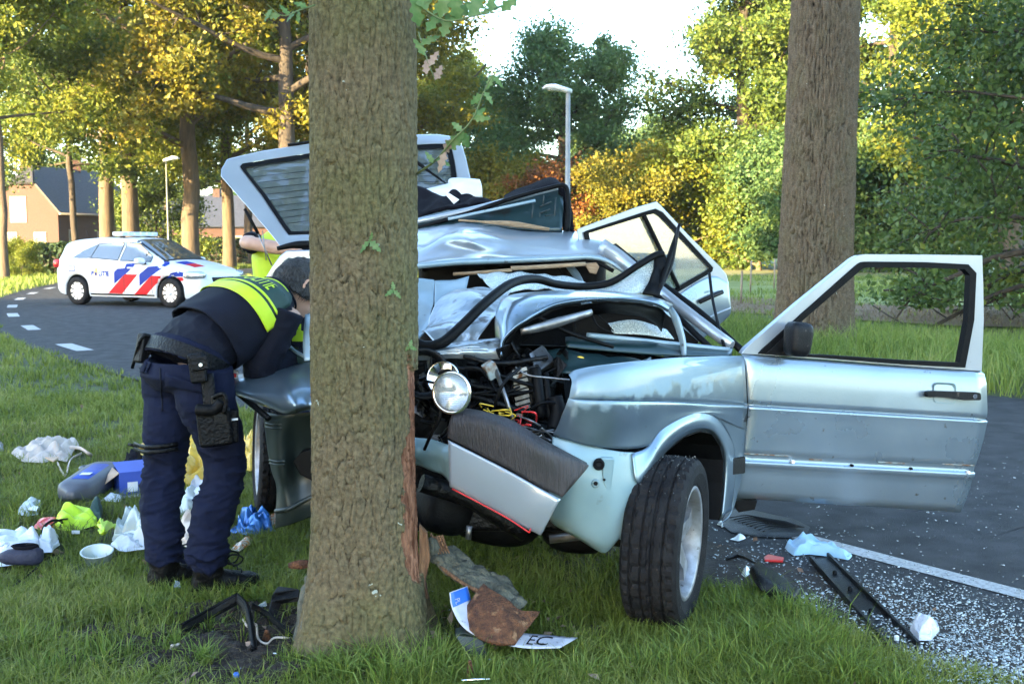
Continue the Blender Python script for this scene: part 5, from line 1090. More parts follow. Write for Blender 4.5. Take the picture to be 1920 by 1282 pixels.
strip_tube('hinge_post', [(1256, 578, 4.45), (1268, 600, 4.42), (1280, 640, 4.4), (1282, 668, 4.38)], [0.016, 0.022, 0.018, 0.014], M_bluepan, wreck, flat=0.5)
strip_tube('aerial_wire', [(1330, 512, 5.0), (1336, 560, 4.85), (1347, 610, 4.65), (1358, 650, 4.5)], 0.007, M_rub, wreck)

# crumpled sheets in the middle (bonnet half, wing, inner panels)
patch('crumpled_bonnet', [[hp(792, 625, 4.25), hp(806, 590, 4.4), hp(830, 562, 4.5), hp(862, 540, 4.62), hp(905, 532, 4.74), hp(955, 540, 4.72)], [hp(806, 640, 4.15), hp(825, 606, 4.28), hp(850, 580, 4.36), hp(885, 560, 4.42), hp(920, 548, 4.5), hp(956, 545, 4.55)], [hp(830, 655, 4.08), hp(856, 625, 4.15), hp(880, 600, 4.22), hp(904, 584, 4.28), hp(925, 572, 4.36), hp(948, 560, 4.46)], [hp(870, 668, 4.05), hp(892, 650, 4.08), hp(908, 630, 4.1), hp(920, 612, 4.15), hp(930, 595, 4.22), hp(944, 572, 4.36)]], 54, 44, M_crush, wreck, thick=0.003, crumple=0.055, cfreq=4.2, seed=5, split=22)
patch('crumpled_wing', [[hp(778, 655, 4.0), hp(820, 645, 4.02), hp(870, 640, 4.04), hp(935, 640, 4.05)], [hp(778, 664, 3.93), hp(820, 658, 3.94), hp(872, 654, 3.95), hp(937, 656, 3.98)], [hp(778, 676, 3.95), hp(822, 672, 3.95), hp(875, 670, 3.96), hp(938, 672, 3.98)]], 40, 16, M_crush, wreck, thick=0.003, crumple=0.03, cfreq=8, seed=8, split=22)
patch('blue_side_panel', [[hp(776, 520, 4.75), hp(795, 522, 4.75), hp(814, 526, 4.75)], [hp(776, 580, 4.6), hp(795, 580, 4.6), hp(812, 575, 4.62)], [hp(778, 640, 4.45), hp(792, 625, 4.47), hp(806, 605, 4.5)]], 14, 24, M_bluepan, wreck, thick=0.003, crumple=0.012, cfreq=8)
patch('blue_rear_panel', [[hp(815, 528, 4.95), hp(840, 524, 4.95), hp(880, 520, 4.95)], [hp(815, 560, 4.85), hp(840, 556, 4.85), hp(872, 545, 4.85)], [hp(815, 585, 4.75), hp(836, 572, 4.75), hp(862, 556, 4.8)]], 14, 14, M_bluepan, wreck, thick=0.003, crumple=0.014, cfreq=9, seed=5)
# crazed windscreen sagging, its black rubber tube
def glass_sheet(rows, nu, nv, name, seed): return patch(name, rows, nu, nv, M_craze, wreck, thick=0.004, crumple=0.012, cfreq=16, seed=seed)
glass_sheet([[hp(895, 512, 4.98), hp(940, 512, 5.0), hp(1000, 512, 5.0), hp(1060, 520, 4.98), hp(1100, 530, 4.9)], [hp(905, 525, 4.9), hp(945, 528, 4.85), hp(1000, 528, 4.8), hp(1060, 535, 4.8), hp(1100, 538, 4.75)], [hp(930, 552, 4.75), hp(955, 548, 4.7), hp(1000, 540, 4.66), hp(1060, 548, 4.64), hp(1100, 546, 4.62)]], 40, 20, 'windscreen_upper', 6)
glass_sheet([[hp(1095, 538, 4.72), hp(1146, 530, 4.72), hp(1196, 500, 4.74), hp(1240, 478, 4.78)], [hp(1100, 542, 4.66), hp(1150, 540, 4.66), hp(1192, 524, 4.68), hp(1226, 512, 4.72)], [hp(1110, 548, 4.6), hp(1150, 550, 4.6), hp(1180, 550, 4.6), hp(1208, 551, 4.64)]], 30, 20, 'windscreen_lower', 7)
strip_tube('windscreen_rubber', [(776, 641, 4.0), (800, 649, 3.98), (830, 642, 3.97), (861, 616, 4.0), (911, 567, 4.10), (958, 532, 4.26), (1002, 523, 4.42), (1045, 533, 4.54), (1095, 537, 4.64), (1146, 529, 4.66), (1196, 498, 4.68), (1228, 479, 4.72), (1243, 477, 4.74)], [0.020, 0.021, 0.019, 0.017, 0.015, 0.016], M_rub, wreck, seg=12, n=70)
patch('rubber_flap', [[hp(1228, 476, 4.74), hp(1246, 476, 4.74)], [hp(1222, 515, 4.68), hp(1247, 515, 4.68)], [hp(1204, 552, 4.6), hp(1236, 556, 4.6)]], 6, 12, M_rub, wreck, thick=0.01, crumple=0.012, cfreq=20)
strip_tube('wiper_arm', [(1274, 420, 4.8), (1262, 462, 4.76), (1248, 505, 4.7), (1236, 540, 4.64)], [0.006, 0.013, 0.014, 0.01], M_rub, wreck)
strip_tube('wiper_blade', [(1272, 428, 4.78), (1258, 500, 4.72), (1232, 552, 4.62)], 0.007, M_plas, wreck)

# ---------------------------------------------------------------- roof, dented
def ROY(x): return float(np.interp(x, [700, 780, 900, 1000, 1095, 1140, 1180], [5.0, 5.05, 5.1, 5.12, 5.12, 5.12, 5.12]))
rows_r = [[(690, 445, .8), (780, 430, .75), (874, 417, .7), (928, 424, .68), (975, 428, .65), (1040, 432, .6), (1095, 436, .55), (1128, 446, .45), (1142, 458, .2)],
          [(690, 462, .45), (780, 446, .4), (868, 426, .35), (920, 432, .32), (975, 441, .32), (1040, 444, .3), (1095, 447, .28), (1136, 458, .22), (1152, 470, .12)],
          [(690, 482, .15), (780, 468, .14), (862, 448, .03), (915, 450, .04), (975, 458, .12), (1040, 462, .12), (1095, 463, .12), (1142, 473, .10), (1164, 487, .06)],
          [(690, 500, .02), (780, 490, .02), (866, 474, .0), (915, 474, .0), (975, 476, .02), (1040, 476, .02), (1098, 474, .02), (1146, 485, .02), (1172, 502, .02)],
          [(690, 508, .0), (780, 498, .0), (868, 488, .0), (915, 486, .0), (975, 484, .0), (1040, 482, .0), (1102, 479, .0), (1148, 491, .0), (1176, 509, .0)]]
rf = patch('roof', [[at(x, y, ROY(x) + o) for x, y, o in r] for r in rows_r], 70, 44, M_carw, wreck, thick=0.004, crumple=0.0, seed=2)
# dents only over the left and middle part of the sheet
me = rf.data; V = np.zeros(len(me.vertices) * 3, dtype=np.float32); me.vertices.foreach_get('co', V); V = V.reshape(-1, 3)
wgt = np.clip((V[:, 2] - 1.325) / .09, 0, 1) / (1 + np.exp((V[:, 0] + 0.08) / 0.06)); dn = creases(V.astype(float), 6, 31) + .35 * creases(V.astype(float), 15, 33)
V[:, 1] -= dn * 0.085 * wgt; V[:, 2] -= dn * 0.03 * wgt; me.vertices.foreach_set('co', V.ravel()); me.update()
strip_tube('roof_gutter', [(776, 502, 5.02), (800, 497, 5.0), (868, 491, 5.06), (961, 488, 5.09), (1060, 484, 5.09), (1104, 482, 5.09), (1138, 489, 5.09), (1176, 512, 5.08)], [0.013, 0.016, 0.012, 0.011], M_bluepan, wreck, n=40)
strip_tube('gutter_rubber', [(790, 505, 5.04), (868, 497, 5.08), (961, 494, 5.11), (1060, 490, 5.11), (1110, 489, 5.11), (1150, 508, 5.08)], 0.010, M_rub, wreck, n=30)
mb = MB(); mb.tube([at(958, 503, 5.0), at(1020, 500, 5.0), at(1098, 495, 5.0)], 0.010, 6, flat=0.5, n=6); mb.tube([at(850, 514, 5.05), at(900, 511, 5.02), at(960, 506, 5.0)], 0.008, 6, flat=0.5, n=6); mb.build('headliner_strip', M_board, wreck)
mb = MB(); mb.prism([at(x, y, 5.05) for x, y in ((1096, 494), (1118, 492), (1124, 500), (1118, 514), (1106, 512))], Vector((0, .02, 0))); mb.build('torn_foam', M_board, wreck, bevel=0.004)
# cabin: dark seats, pillars, floor and rear body
mb = MB(); mb.box(at(960, 560, 5.55), (0.95, 0.4, 0.55)); mb.build('seat_back', M_rub, wreck, bevel=0.06)
mb = MB(); mb.box(at(1080, 510, 5.6), (0.26, 0.12, 0.18)); mb.box(at(840, 512, 5.6), (0.26, 0.12, 0.16)); mb.build('headrest', M_cloth, wreck, bevel=0.04)
strip_tube('b_pillar', [(1062, 498, 5.3), (1085, 530, 5.2), (1110, 600, 5.0)], 0.035, M_bluepan, wreck, flat=0.5)
strip_tube('belt_strap', [(1050, 496, 5.25), (1078, 535, 5.15), (1090, 560, 5.1)], 0.02, M_rub, wreck, flat=0.2)
mb = MB(); mb.box((0.0, 5.35, 0.33), (1.3, 2.6, 0.10)); mb.build('floor_pan', M_engine, wreck, bevel=0.03)
mb = MB(); mb.prism([Vector((-0.66, 6.5, 0.3)), Vector((-0.66, 4.75, 0.3)), Vector((-0.62, 4.75, 0.82)), Vector((-0.62, 6.5, 0.9))], Vector((0.05, 0, 0))); mb.prism([Vector((0.62, 6.5, 0.3)), Vector((0.62, 5.1, 0.3)), Vector((0.6, 5.1, 0.86)), Vector((0.6, 6.5, 0.92))], Vector((-0.05, 0, 0))); mb.prism([Vector((-0.66, 6.5, 0.3)), Vector((0.62, 6.5, 0.3)), Vector((0.62, 6.5, 0.9)), Vector((-0.66, 6.5, 0.9))], Vector((0, -0.05, 0))); mb.build('rear_body', M_car, wreck, bevel=0.01)

# ---------------------------------------------------------------- bonnet skin thrown onto the roof (underside to the camera)
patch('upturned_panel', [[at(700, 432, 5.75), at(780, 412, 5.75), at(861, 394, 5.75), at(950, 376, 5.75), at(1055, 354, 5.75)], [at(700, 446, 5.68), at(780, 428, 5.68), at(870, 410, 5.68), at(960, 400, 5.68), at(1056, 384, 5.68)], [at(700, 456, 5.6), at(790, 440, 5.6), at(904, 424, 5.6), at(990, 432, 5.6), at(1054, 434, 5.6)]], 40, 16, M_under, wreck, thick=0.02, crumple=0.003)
strip_tube('panel_edge', [(700, 431, 5.72), (780, 416, 5.70), (870, 397, 5.70), (960, 374, 5.70), (1046, 353, 5.70)], [0.014, 0.016, 0.016, 0.010], M_carw, wreck, n=24)
strip_tube('panel_seal', [(700, 441, 5.66), (790, 425, 5.66), (880, 399, 5.66), (960, 372, 5.66), (1040, 350, 5.66), (1058, 349, 5.66), (1064, 362, 5.66), (1066, 400, 5.64), (1062, 432, 5.62)], [0.010, 0.012, 0.012, 0.013, 0.018], M_rub, wreck, n=40)
strip_tube('panel_rib', [(840, 411, 5.63), (920, 394, 5.63), (1004, 376, 5.63)], 0.008, M_bluepan, wreck, flat=0.5)
for a in (((1012, 388), (1034, 378)), ((1012, 400), (1032, 392)), ((1012, 400), (1013, 412)), ((1022, 405), (1036, 403)), ((1008, 418), (1024, 416)), ((1000, 380), (996, 425)), ((1042, 370), (1038, 430)), ((1020, 366), (1018, 384))):
    mb = MB(); mb.tube([at(*a[0], 5.64), at(*a[1], 5.64)], 0.004, 6); mb.build('pressed_rib', M_liner, wreck)
mb = MB(); mb.tube([at(900, 416, 5.5), at(960, 420, 5.5), at(1030, 430, 5.5)], [0.006, 0.016, 0.008], 8, n=10, flat=0.5); mb.tube([at(860, 413, 5.52), at(905, 416, 5.5)], 0.006, 6); mb.build('torn_board', M_board, wreck)

# ---------------------------------------------------------------- open hatch
def HY(x, y): return 6.15 + 0.55 * (460 - y) / 190 + 0.15 * (x - 500) / 400
def htp(x, y, o=0.0): return at(x, y, HY(x, y) + o)
hatch = bpy.data.objects.new('hatch', None); COL.objects.link(hatch); hatch.parent = wreck; hatch.matrix_parent_inverse = wmat(wreck).inverted(); hatch.location = htp(650, 440)
ho = [(526, 464), (509, 442), (460, 385), (413, 331), (414, 318), (425, 299), (490, 284), (578, 271), (690, 257), (817, 253), (852, 258), (866, 274), (874, 300), (884, 345), (896, 430), (780, 444), (650, 455)]
hi = [(541, 440), (530, 425), (490, 365), (452, 316), (450, 312), (455, 307), (500, 300), (578, 288), (690, 276), (817, 270), (838, 270), (847, 280), (852, 305), (858, 345), (868, 420), (780, 428), (650, 436)]
hole_plate('hatch_frame', [htp(x, y) for x, y in ho], [htp(x, y) for x, y in hi], Vector((0, 1, 0.2)), 0.05, M_carw, hatch, bevel=0.008)
hs = [(546, 434), (535, 420), (496, 362), (461, 320), (459, 317), (462, 314), (503, 307), (578, 296), (690, 284), (817, 278), (832, 278), (839, 286), (843, 307), (849, 345), (860, 414), (780, 422), (650, 430)]
hole_plate('hatch_seal', [htp(x, y, -.006) for x, y in hi], [htp(x, y, -.006) for x, y in hs], Vector((0, 1, 0)), 0.04, M_rub, hatch)
gl = [htp(x, y, .01) for x, y in hs]; mb = MB(); mb.prism(gl, Vector((0, .005, 0))); mb.build('rear_window', glass_mat('hatch_glass', (.62, .68, .68), .10, milk=.07), hatch)
mb = MB()
for k in range(9):
    t = 0.12 + k * 0.095; mb.tube([htp(464 + 78 * t, 318 + 116 * t, 0.002), htp(578 + 60, 300 + 120 * t, 0.002), htp(842 + 16 * t, 290 + 120 * t, 0.002)], 0.0013, 4, cap=False)
mb.build('heating_wire', M_rub, hatch, fix=False)
strip_tube('rear_wiper', [(770, 296, 6.55), (800, 318, 6.52), (836, 344, 6.5)], [0.014, 0.010, 0.004], M_rub, hatch)
strip_tube('wiper_rest', [(540, 272, 6.72), (560, 270, 6.72), (592, 265, 6.72)], 0.009, M_rub, hatch)
mb = MB(); mb.tube([at(459, 392, 6.3), at(484, 438, 6.28)], 0.010, 8); mb.build('gas_strut', M_rub, hatch)
mb = MB(); mb.tube([at(483, 436, 6.28), at(510, 498, 6.25)], 0.004, 8); mb.tube([at(492, 432, 6.3), at(499, 488, 6.28)], 0.003, 6); mb.build('strut_rod', M_steel, hatch)
# tail corner on the left: roof edge seal, rear pillar with window hole
strip_tube('hatch_rubber', [(520, 466, 6.1), (548, 460, 6.1), (580, 458, 6.1), (680, 452, 6.1)], [0.012, 0.022, 0.022], M_rub, wreck)
po = [(494, 526), (510, 500), (524, 480), (536, 470), (600, 468), (680, 466), (680, 530), (560, 590), (520, 570)]
pi_ = [(522, 520), (528, 503), (534, 491), (541, 486), (600, 494), (660, 496), (660, 520), (565, 545), (530, 540)]
hole_plate('rear_pillar', [at(x, y, 5.9) for x, y in po], [at(x, y, 5.9) for x, y in pi_], Vector((0, 1, 0)), 0.05, M_carw, wreck, bevel=0.01)
hole_plate('pillar_window_seal', [at(x, y, 5.89) for x, y in pi_], [at(x + (590 - x) * .09, y + (515 - y) * .14, 5.89) for x, y in pi_], Vector((0, 1, 0)), 0.03, M_rub, wreck)
mb = MB(); mb.prism([at(x, y, 5.92) for x, y in pi_], Vector((0, .004, 0))); mb.build('quarter_window', M_glassd, wreck)
strip_tube('far_pillar', [(545, 500, 6.0), (540, 540, 6.0)], 0.02, M_carw, wreck, flat=0.5)

# ---------------------------------------------------------------- rear door (left), open
RY = invY(1085, 5.35, 1370, 5.75)
rd = bpy.data.objects.new('rear_door', None); COL.objects.link(rd); rd.parent = wreck; rd.matrix_parent_inverse = wmat(wreck).inverted(); rd.location = at(1100, 560, 5.4)
def rp(x, y, o=0.0): return at(x, y, RY(x) + o)
wo = [(1094, 436), (1100, 433), (1210, 397), (1229, 392), (1243, 399), (1285, 445), (1337, 502), (1336, 508), (1330, 513), (1267, 550), (1200, 585), (1120, 560)]
do = [(1082, 431), (1090, 427), (1195, 388), (1231, 378), (1240, 386), (1290, 440), (1350, 500), (1362, 514), (1367, 532), (1330, 570), (1230, 640), (1110, 600)]
hole_plate('door_upper', [rp(x, y) for x, y in do], [rp(x, y) for x, y in wo], Vector((0, 1, 0)), 0.03, M_carw, rd, bevel=0.004)
wi = [(1104, 437), (1108, 436), (1211, 404), (1228, 400), (1238, 406), (1280, 450), (1329, 502), (1328, 505), (1323, 508), (1265, 541), (1200, 572), (1125, 550)]
hole_plate('door_window_seal', [rp(x, y, -.008) for x, y in wo], [rp(x, y, -.008) for x, y in wi], Vector((0, 1, 0)), 0.03, M_rub, rd)
mb = MB(); mb.prism([rp(x, y, .004) for x, y in wi], Vector((0, .005, 0))); mb.build('door_window', M_glassr, rd)
strip_tube('window_bar', [(1207, 403, RY(1207) - .012), (1240, 472, RY(1240) - .012), (1273, 541, RY(1273) - .012)], 0.012, M_rub, rd)
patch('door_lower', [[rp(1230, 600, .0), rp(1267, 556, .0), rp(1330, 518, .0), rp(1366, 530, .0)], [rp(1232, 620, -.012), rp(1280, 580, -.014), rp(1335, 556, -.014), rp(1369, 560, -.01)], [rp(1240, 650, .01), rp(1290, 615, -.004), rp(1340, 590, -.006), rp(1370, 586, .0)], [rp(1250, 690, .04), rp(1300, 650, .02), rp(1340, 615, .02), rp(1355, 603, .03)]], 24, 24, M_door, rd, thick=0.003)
mb = MB(); mb.prism([rp(x, y, .04) for x, y in ((1110, 600), (1230, 590), (1300, 560), (1366, 532), (1370, 586), (1354, 602), (1300, 650), (1130, 690))], Vector((0, .04, 0))); mb.build('inner_shell', M_under, rd)
strip_tube('door_ledge', [(1300, 612, RY(1300) - .012), (1336, 592, RY(1336) - .014), (1370, 577, RY(1370) - .006)], 0.005, M_carw, rd)
mb = MB(); mb.prism([rp(x, y, -.014) for x, y in roundc([(1320, 546), (1338, 543), (1340, 572), (1325, 575)], 5)], Vector((0, .004, 0))); mb.build('handle_dish', M_prim, rd)
mb = MB(); mb.tube([rp(1312, 566, -.03), rp(1334, 556, -.035), rp(1355, 547, -.03)], 0.012, 8, flat=0.8); mb.build('door_handle', M_plas, rd)

# ---------------------------------------------------------------- right front side (left of the trunk)
patch('right_fender', [[at(411, 710, 4.42), at(432, 704, 4.45), at(470, 698, 4.5), at(500, 692, 4.52), at(524, 688, 4.52), at(560, 682, 4.5), at(600, 676, 4.45)], [at(416, 716, 4.36), at(440, 715, 4.36), at(475, 712, 4.36), at(510, 708, 4.34), at(535, 706, 4.32), at(570, 705, 4.34), at(600, 703, 4.32)], [at(424, 724, 4.32), at(450, 732, 4.28), at(485, 738, 4.25), at(520, 740, 4.2), at(545, 736, 4.16), at(575, 735, 4.2), at(600, 735, 4.2)], [at(432, 732, 4.33), at(465, 745, 4.29), at(500, 758, 4.25), at(530, 769, 4.18), at(552, 766, 4.12), at(578, 762, 4.15), at(600, 760, 4.15)], [at(440, 737, 4.38), at(470, 750, 4.36), at(505, 764, 4.34), at(530, 775, 4.3), at(552, 774, 4.26), at(578, 768, 4.25), at(600, 766, 4.25)]], 44, 30, M_car, wreck, thick=0.003, crumple=0.004, cfreq=10, seed=14)
strip_tube('fender_trim', [(440, 732, 4.42), (470, 756, 4.38), (505, 785, 4.34)], 0.013, M_plas, wreck)
patch('wing_liner', [[at(494, 772, 4.40), at(528, 778, 4.30), at(556, 776, 4.28), at(600, 768, 4.25)], [at(498, 820, 4.42), at(524, 825, 4.33), at(556, 830, 4.40), at(600, 830, 4.40)], [at(508, 880, 4.44), at(530, 885, 4.36), at(556, 880, 4.44), at(600, 876, 4.44)], [at(518, 912, 4.46), at(534, 914, 4.40), at(560, 905, 4.45), at(600, 895, 4.45)], [at(517, 960, 4.44), at(540, 958, 4.40), at(566, 945, 4.42), at(600, 935, 4.42)], [at(516, 990, 4.46), at(540, 984, 4.42), at(566, 974, 4.44), at(600, 962, 4.44)]], 30, 40, M_liner, wreck, thick=0.006, crumple=0.004, cfreq=8)
strip_tube('liner_fold', [(517, 958, 4.42), (540, 954, 4.38), (566, 940, 4.40), (598, 925, 4.42)], 0.010, M_liner, wreck)
mb = MB()
for k, y in enumerate((786, 793, 800, 862, 868)): mb.tube([at(497 + (y - 786) * .1, y, 4.385), at(512 + (y - 786) * .1, y + 3, 4.33), at(528 + (y - 786) * .07, y + 2, 4.31)], 0.004, 6, n=8)
mb.build('liner_rib', M_liner, wreck)
mb = MB(); mb.prism([at(x, y, 4.36) for x, y in ((548, 866), (566, 846), (600, 836), (600, 910), (562, 890))], Vector((0, .06, 0))); mb.build('broken_bracket', M_rub, wreck, bevel=0.008)
# right door window frame seen as a ring, dark trim
strip_tube('right_door_frame', [(600, 553, 4.72), (560, 557, 4.7), (525, 566, 4.68), (508, 582, 4.66), (508, 605, 4.64), (520, 632, 4.6), (540, 660, 4.56), (575, 680, 4.52), (600, 684, 4.5)], [0.016, 0.018, 0.018, 0.016, 0.018, 0.02], M_under, wreck, n=40, seg=10)
strip_tube('right_door_seal', [(600, 563, 4.70), (562, 566, 4.68), (530, 575, 4.66), (518, 588, 4.64), (518, 606, 4.62), (530, 632, 4.58), (550, 656, 4.54), (578, 672, 4.50)], 0.008, M_bluepan, wreck, n=40)
patch('screen_pillar_trim', [[at(572, 590, 4.5), at(600, 585, 4.5)], [at(568, 640, 4.46), at(600, 636, 4.46)], [at(570, 676, 4.42), at(600, 676, 4.42)]], 8, 12, M_bluepan, wreck)
mb = MB(); mb.prism([at(x, y, 4.75) for x, y in ((500, 630), (530, 650), (580, 684), (580, 700), (520, 694), (490, 690), (488, 660))], Vector((0, .2, 0))); mb.build('dash_remains', M_rub, wreck, bevel=0.01)
for k in range(10):
    x, y = rgw.uniform(480, 570), rgw.uniform(655, 695); mb = MB(); s = rgw.uniform(0.02, 0.05)
    mb.box(at(x, y, 4.6 + rgw.uniform(-.05, .1)), (s, s, s * rgw.uniform(.4, 1.3)), (rgw.random(), rgw.random(), rgw.random())); mb.build('engine_piece', rgw.choice([M_engine, M_plas]), eng, bevel=0.003)
strip_tube('torn_lead', [(482, 668, 4.5), (492, 655, 4.48), (500, 664, 4.48), (498, 690, 4.46)], 0.004, M_steel, wreck)
mb = MB(); mb.box(at(435, 702, 4.4), (0.05, 0.03, 0.036), (0.2, 0.1, 0.2)); bk = mb.build('belt_buckle', M_white, wreck, bevel=0.004)
mb = MB(); mb.box(at(436, 703, 4.378), (0.032, 0.012, 0.016), (0.2, 0.1, 0.2)); mb.build('buckle_button', M_red, bk, bevel=0.002)
# ================================================================== PEOPLE
M_skin = pm('skin', (0.42, 0.24, 0.17), (0.50, 0.30, 0.22), 14, 0.55, bump=0.1, bscale=200)
M_navy = pm('navy_uniform_cloth', (0.0026, 0.0045, 0.0175), (0.0045, 0.0072, 0.025), 9, 0.88, bump=0.25, bscale=260, spec=.2)
M_navy2 = pm('navy_vest_cloth', (0.0028, 0.0036, 0.0095), (0.0042, 0.0056, 0.014), 9, 0.80, bump=0.2, bscale=260, spec=.2)
M_hiv = pm('fluorescent_yellow', (0.44, 0.62, 0.01), (0.50, 0.68, 0.02), 20, 0.55, bump=0.15, bscale=200)
M_green = pm('dark_green_panel', (0.006, 0.030, 0.026), (0.010, 0.040, 0.034), 20, 0.7)
M_leather = pm('black_leather', (0.002, 0.002, 0.0026), (0.004, 0.004, 0.005), 20, 0.42, spec=.16, bump=0.4, bscale=90)
M_hair = pm('grey_dark_hair', (0.006, 0.0055, 0.006), (0.036, 0.034, 0.034), 130, 0.6, bump=1.0, bscale=140, stretch=(1, 1, 0.4))
M_silver = pm('reflective_grey', (0.55, 0.56, 0.58), rough=0.35, metal=0.2)
def loft(mb, secs, n=24, p=2.3):
    """closed skin through sections (centre, half-width vector, half-depth vector)"""
    vs = []
    for c, a, b in secs:
        c, a, b = Vector(c), Vector(a), Vector(b)
        for k in range(n):
            t = 2 * math.pi * k / n; ct, st = math.cos(t), math.sin(t)
            vs.append(c + a * math.copysign(abs(ct) ** (2 / p), ct) + b * math.copysign(abs(st) ** (2 / p), st))
    m = len(secs); fs = [(i * n + j, i * n + (j + 1) % n, (i + 1) * n + (j + 1) % n, (i + 1) * n + j) for i in range(m - 1) for j in range(n)]
    fs += [tuple(range(n))[::-1], tuple((m - 1) * n + k for k in range(n))]
    mb.add(vs, fs, True); return mb
def limb(mb, pts, radii, n=14, w=1.0, k=4):
    P = catmull([Vector(p) for p in pts], (len(pts) - 1) * k + 1); mb.tube(P, list(np.interp(np.linspace(0, 1, len(P)), np.linspace(0, 1, len(radii)), radii)), n, flat=w); return mb
def fuse(mb, name, mat, parent, voxel=0.008, smooth=3, wr=None):
    """one continuous surface out of the overlapping shapes, then cloth folds along the normals"""
    me = mb.mesh(name); bm = bmesh.new(); bm.from_mesh(me); bmesh.ops.recalc_face_normals(bm, faces=bm.faces); bm.to_mesh(me); bm.free()
    o = bpy.data.objects.new('remesh', me); COL.objects.link(o); m = o.modifiers.new('r', 'REMESH'); m.mode = 'VOXEL'; m.voxel_size = voxel; m.use_smooth_shade = True
    s = o.modifiers.new('s', 'SMOOTH'); s.factor = 0.5; s.iterations = smooth
    dg = bpy.context.evaluated_depsgraph_get(); me2 = bpy.data.meshes.new_from_object(o.evaluated_get(dg)); bpy.data.objects.remove(o); me2.name = name
    if wr is not None:
        k = len(me2.vertices); V = np.zeros(k * 3, dtype=np.float32); N_ = np.zeros(k * 3, dtype=np.float32); me2.vertices.foreach_get('co', V); me2.vertices.foreach_get('normal', N_)
        V = V.reshape(-1, 3); N_ = N_.reshape(-1, 3); V = V + N_ * wr(V)[:, None]; me2.vertices.foreach_set('co', V.ravel()); me2.update()
    for p in me2.polygons: p.use_smooth = True
    return obj(name, me2, mat, parent, True)
def hand(mb, wrist, direction, palm_n, s=1.0, curl=0.5):
    """palm, four bent fingers of unequal length and a thumb from the side of the palm"""
    d = Vector(direction).normalized(); nrm = Vector(palm_n); nrm = (nrm - d * nrm.dot(d)).normalized(); t = d.cross(nrm); w_ = Vector(wrist)
    loft(mb, [(w_, t * .026 * s, nrm * .018 * s), (w_ + d * .04 * s, t * .040 * s, nrm * .016 * s), (w_ + d * .085 * s, t * .042 * s, nrm * .013 * s), (w_ + d * .095 * s, t * .038 * s, nrm * .010 * s)], 12)
    for k, L in enumerate((.068, .078, .073, .056)):
        b = w_ + d * .085 * s + t * (k - 1.5) * .021 * s; p = [b - d * .02 * s]; dd = d.copy()
        for q, f in enumerate((.45, .32, .23)):
            p.append(p[-1] + dd * (L * f + (.02 if q == 0 else 0)) * s); dd = (dd - nrm * curl * 0.8).normalized()
        limb(mb, p, [.0095 * s, .009 * s, .0085 * s, .007 * s], 8)
    b = w_ + d * .03 * s - t * .03 * s; limb(mb, [b, b + (d * .5 - t * .7) * .04 * s, b + (d * .8 - t * .5 - nrm * .4) * .075 * s], [.012 * s, .011 * s, .008 * s], 8)
def head_shape(mb, c, up, fwd, s=1.0):
    u = Vector(up).normalized(); f = Vector(fwd); f = (f - u * f.dot(u)).normalized(); l = u.cross(f); c = Vector(c)
    def q(x, y, z): return c + (f * x + l * y + u * z) * s
    loft(mb, [(q(-.005, 0, .118), l * .02 * s, f * .03 * s), (q(-.008, 0, .108), l * .048 * s, f * .062 * s), (q(-.008, 0, .075), l * .070 * s, f * .090 * s), (q(-.006, 0, .03), l * .077 * s, f * .099 * s), (q(0, 0, -.02), l * .073 * s, f * .096 * s), (q(.012, 0, -.065), l * .062 * s, f * .082 * s), (q(.026, 0, -.10), l * .044 * s, f * .062 * s), (q(.034, 0, -.118), l * .022 * s, f * .035 * s)], 22)
    limb(mb, [q(.09, 0, .015), q(.108, 0, -.02), q(.118, 0, -.032), q(.098, 0, -.044)], [.010 * s, .012 * s, .016 * s, .012 * s], 8)      # nose
    for sd in (-1, 1):
        limb(mb, [q(-.005, .072 * sd, .03), q(-.024, .088 * sd, .032), q(-.034, .092 * sd, .005), q(-.022, .087 * sd, -.026), q(.0, .074 * sd, -.036)], [.006 * s, .008 * s, .008 * s, .008 * s, .006 * s], 8)   # ear rim
        limb(mb, [q(-.012, .070 * sd, .0), q(-.018, .082 * sd, -.004)], [.02 * s, .012 * s], 8)
        limb(mb, [q(.078, .012 * sd, .038), q(.080, .045 * sd, .036)], [.010 * s, .008 * s], 6)                 # brow
    limb(mb, [q(.088, -.022, -.064), q(.094, 0, -.062), q(.088, .022, -.064)], [.006 * s, .009 * s, .006 * s], 6)                           # lips
    return q
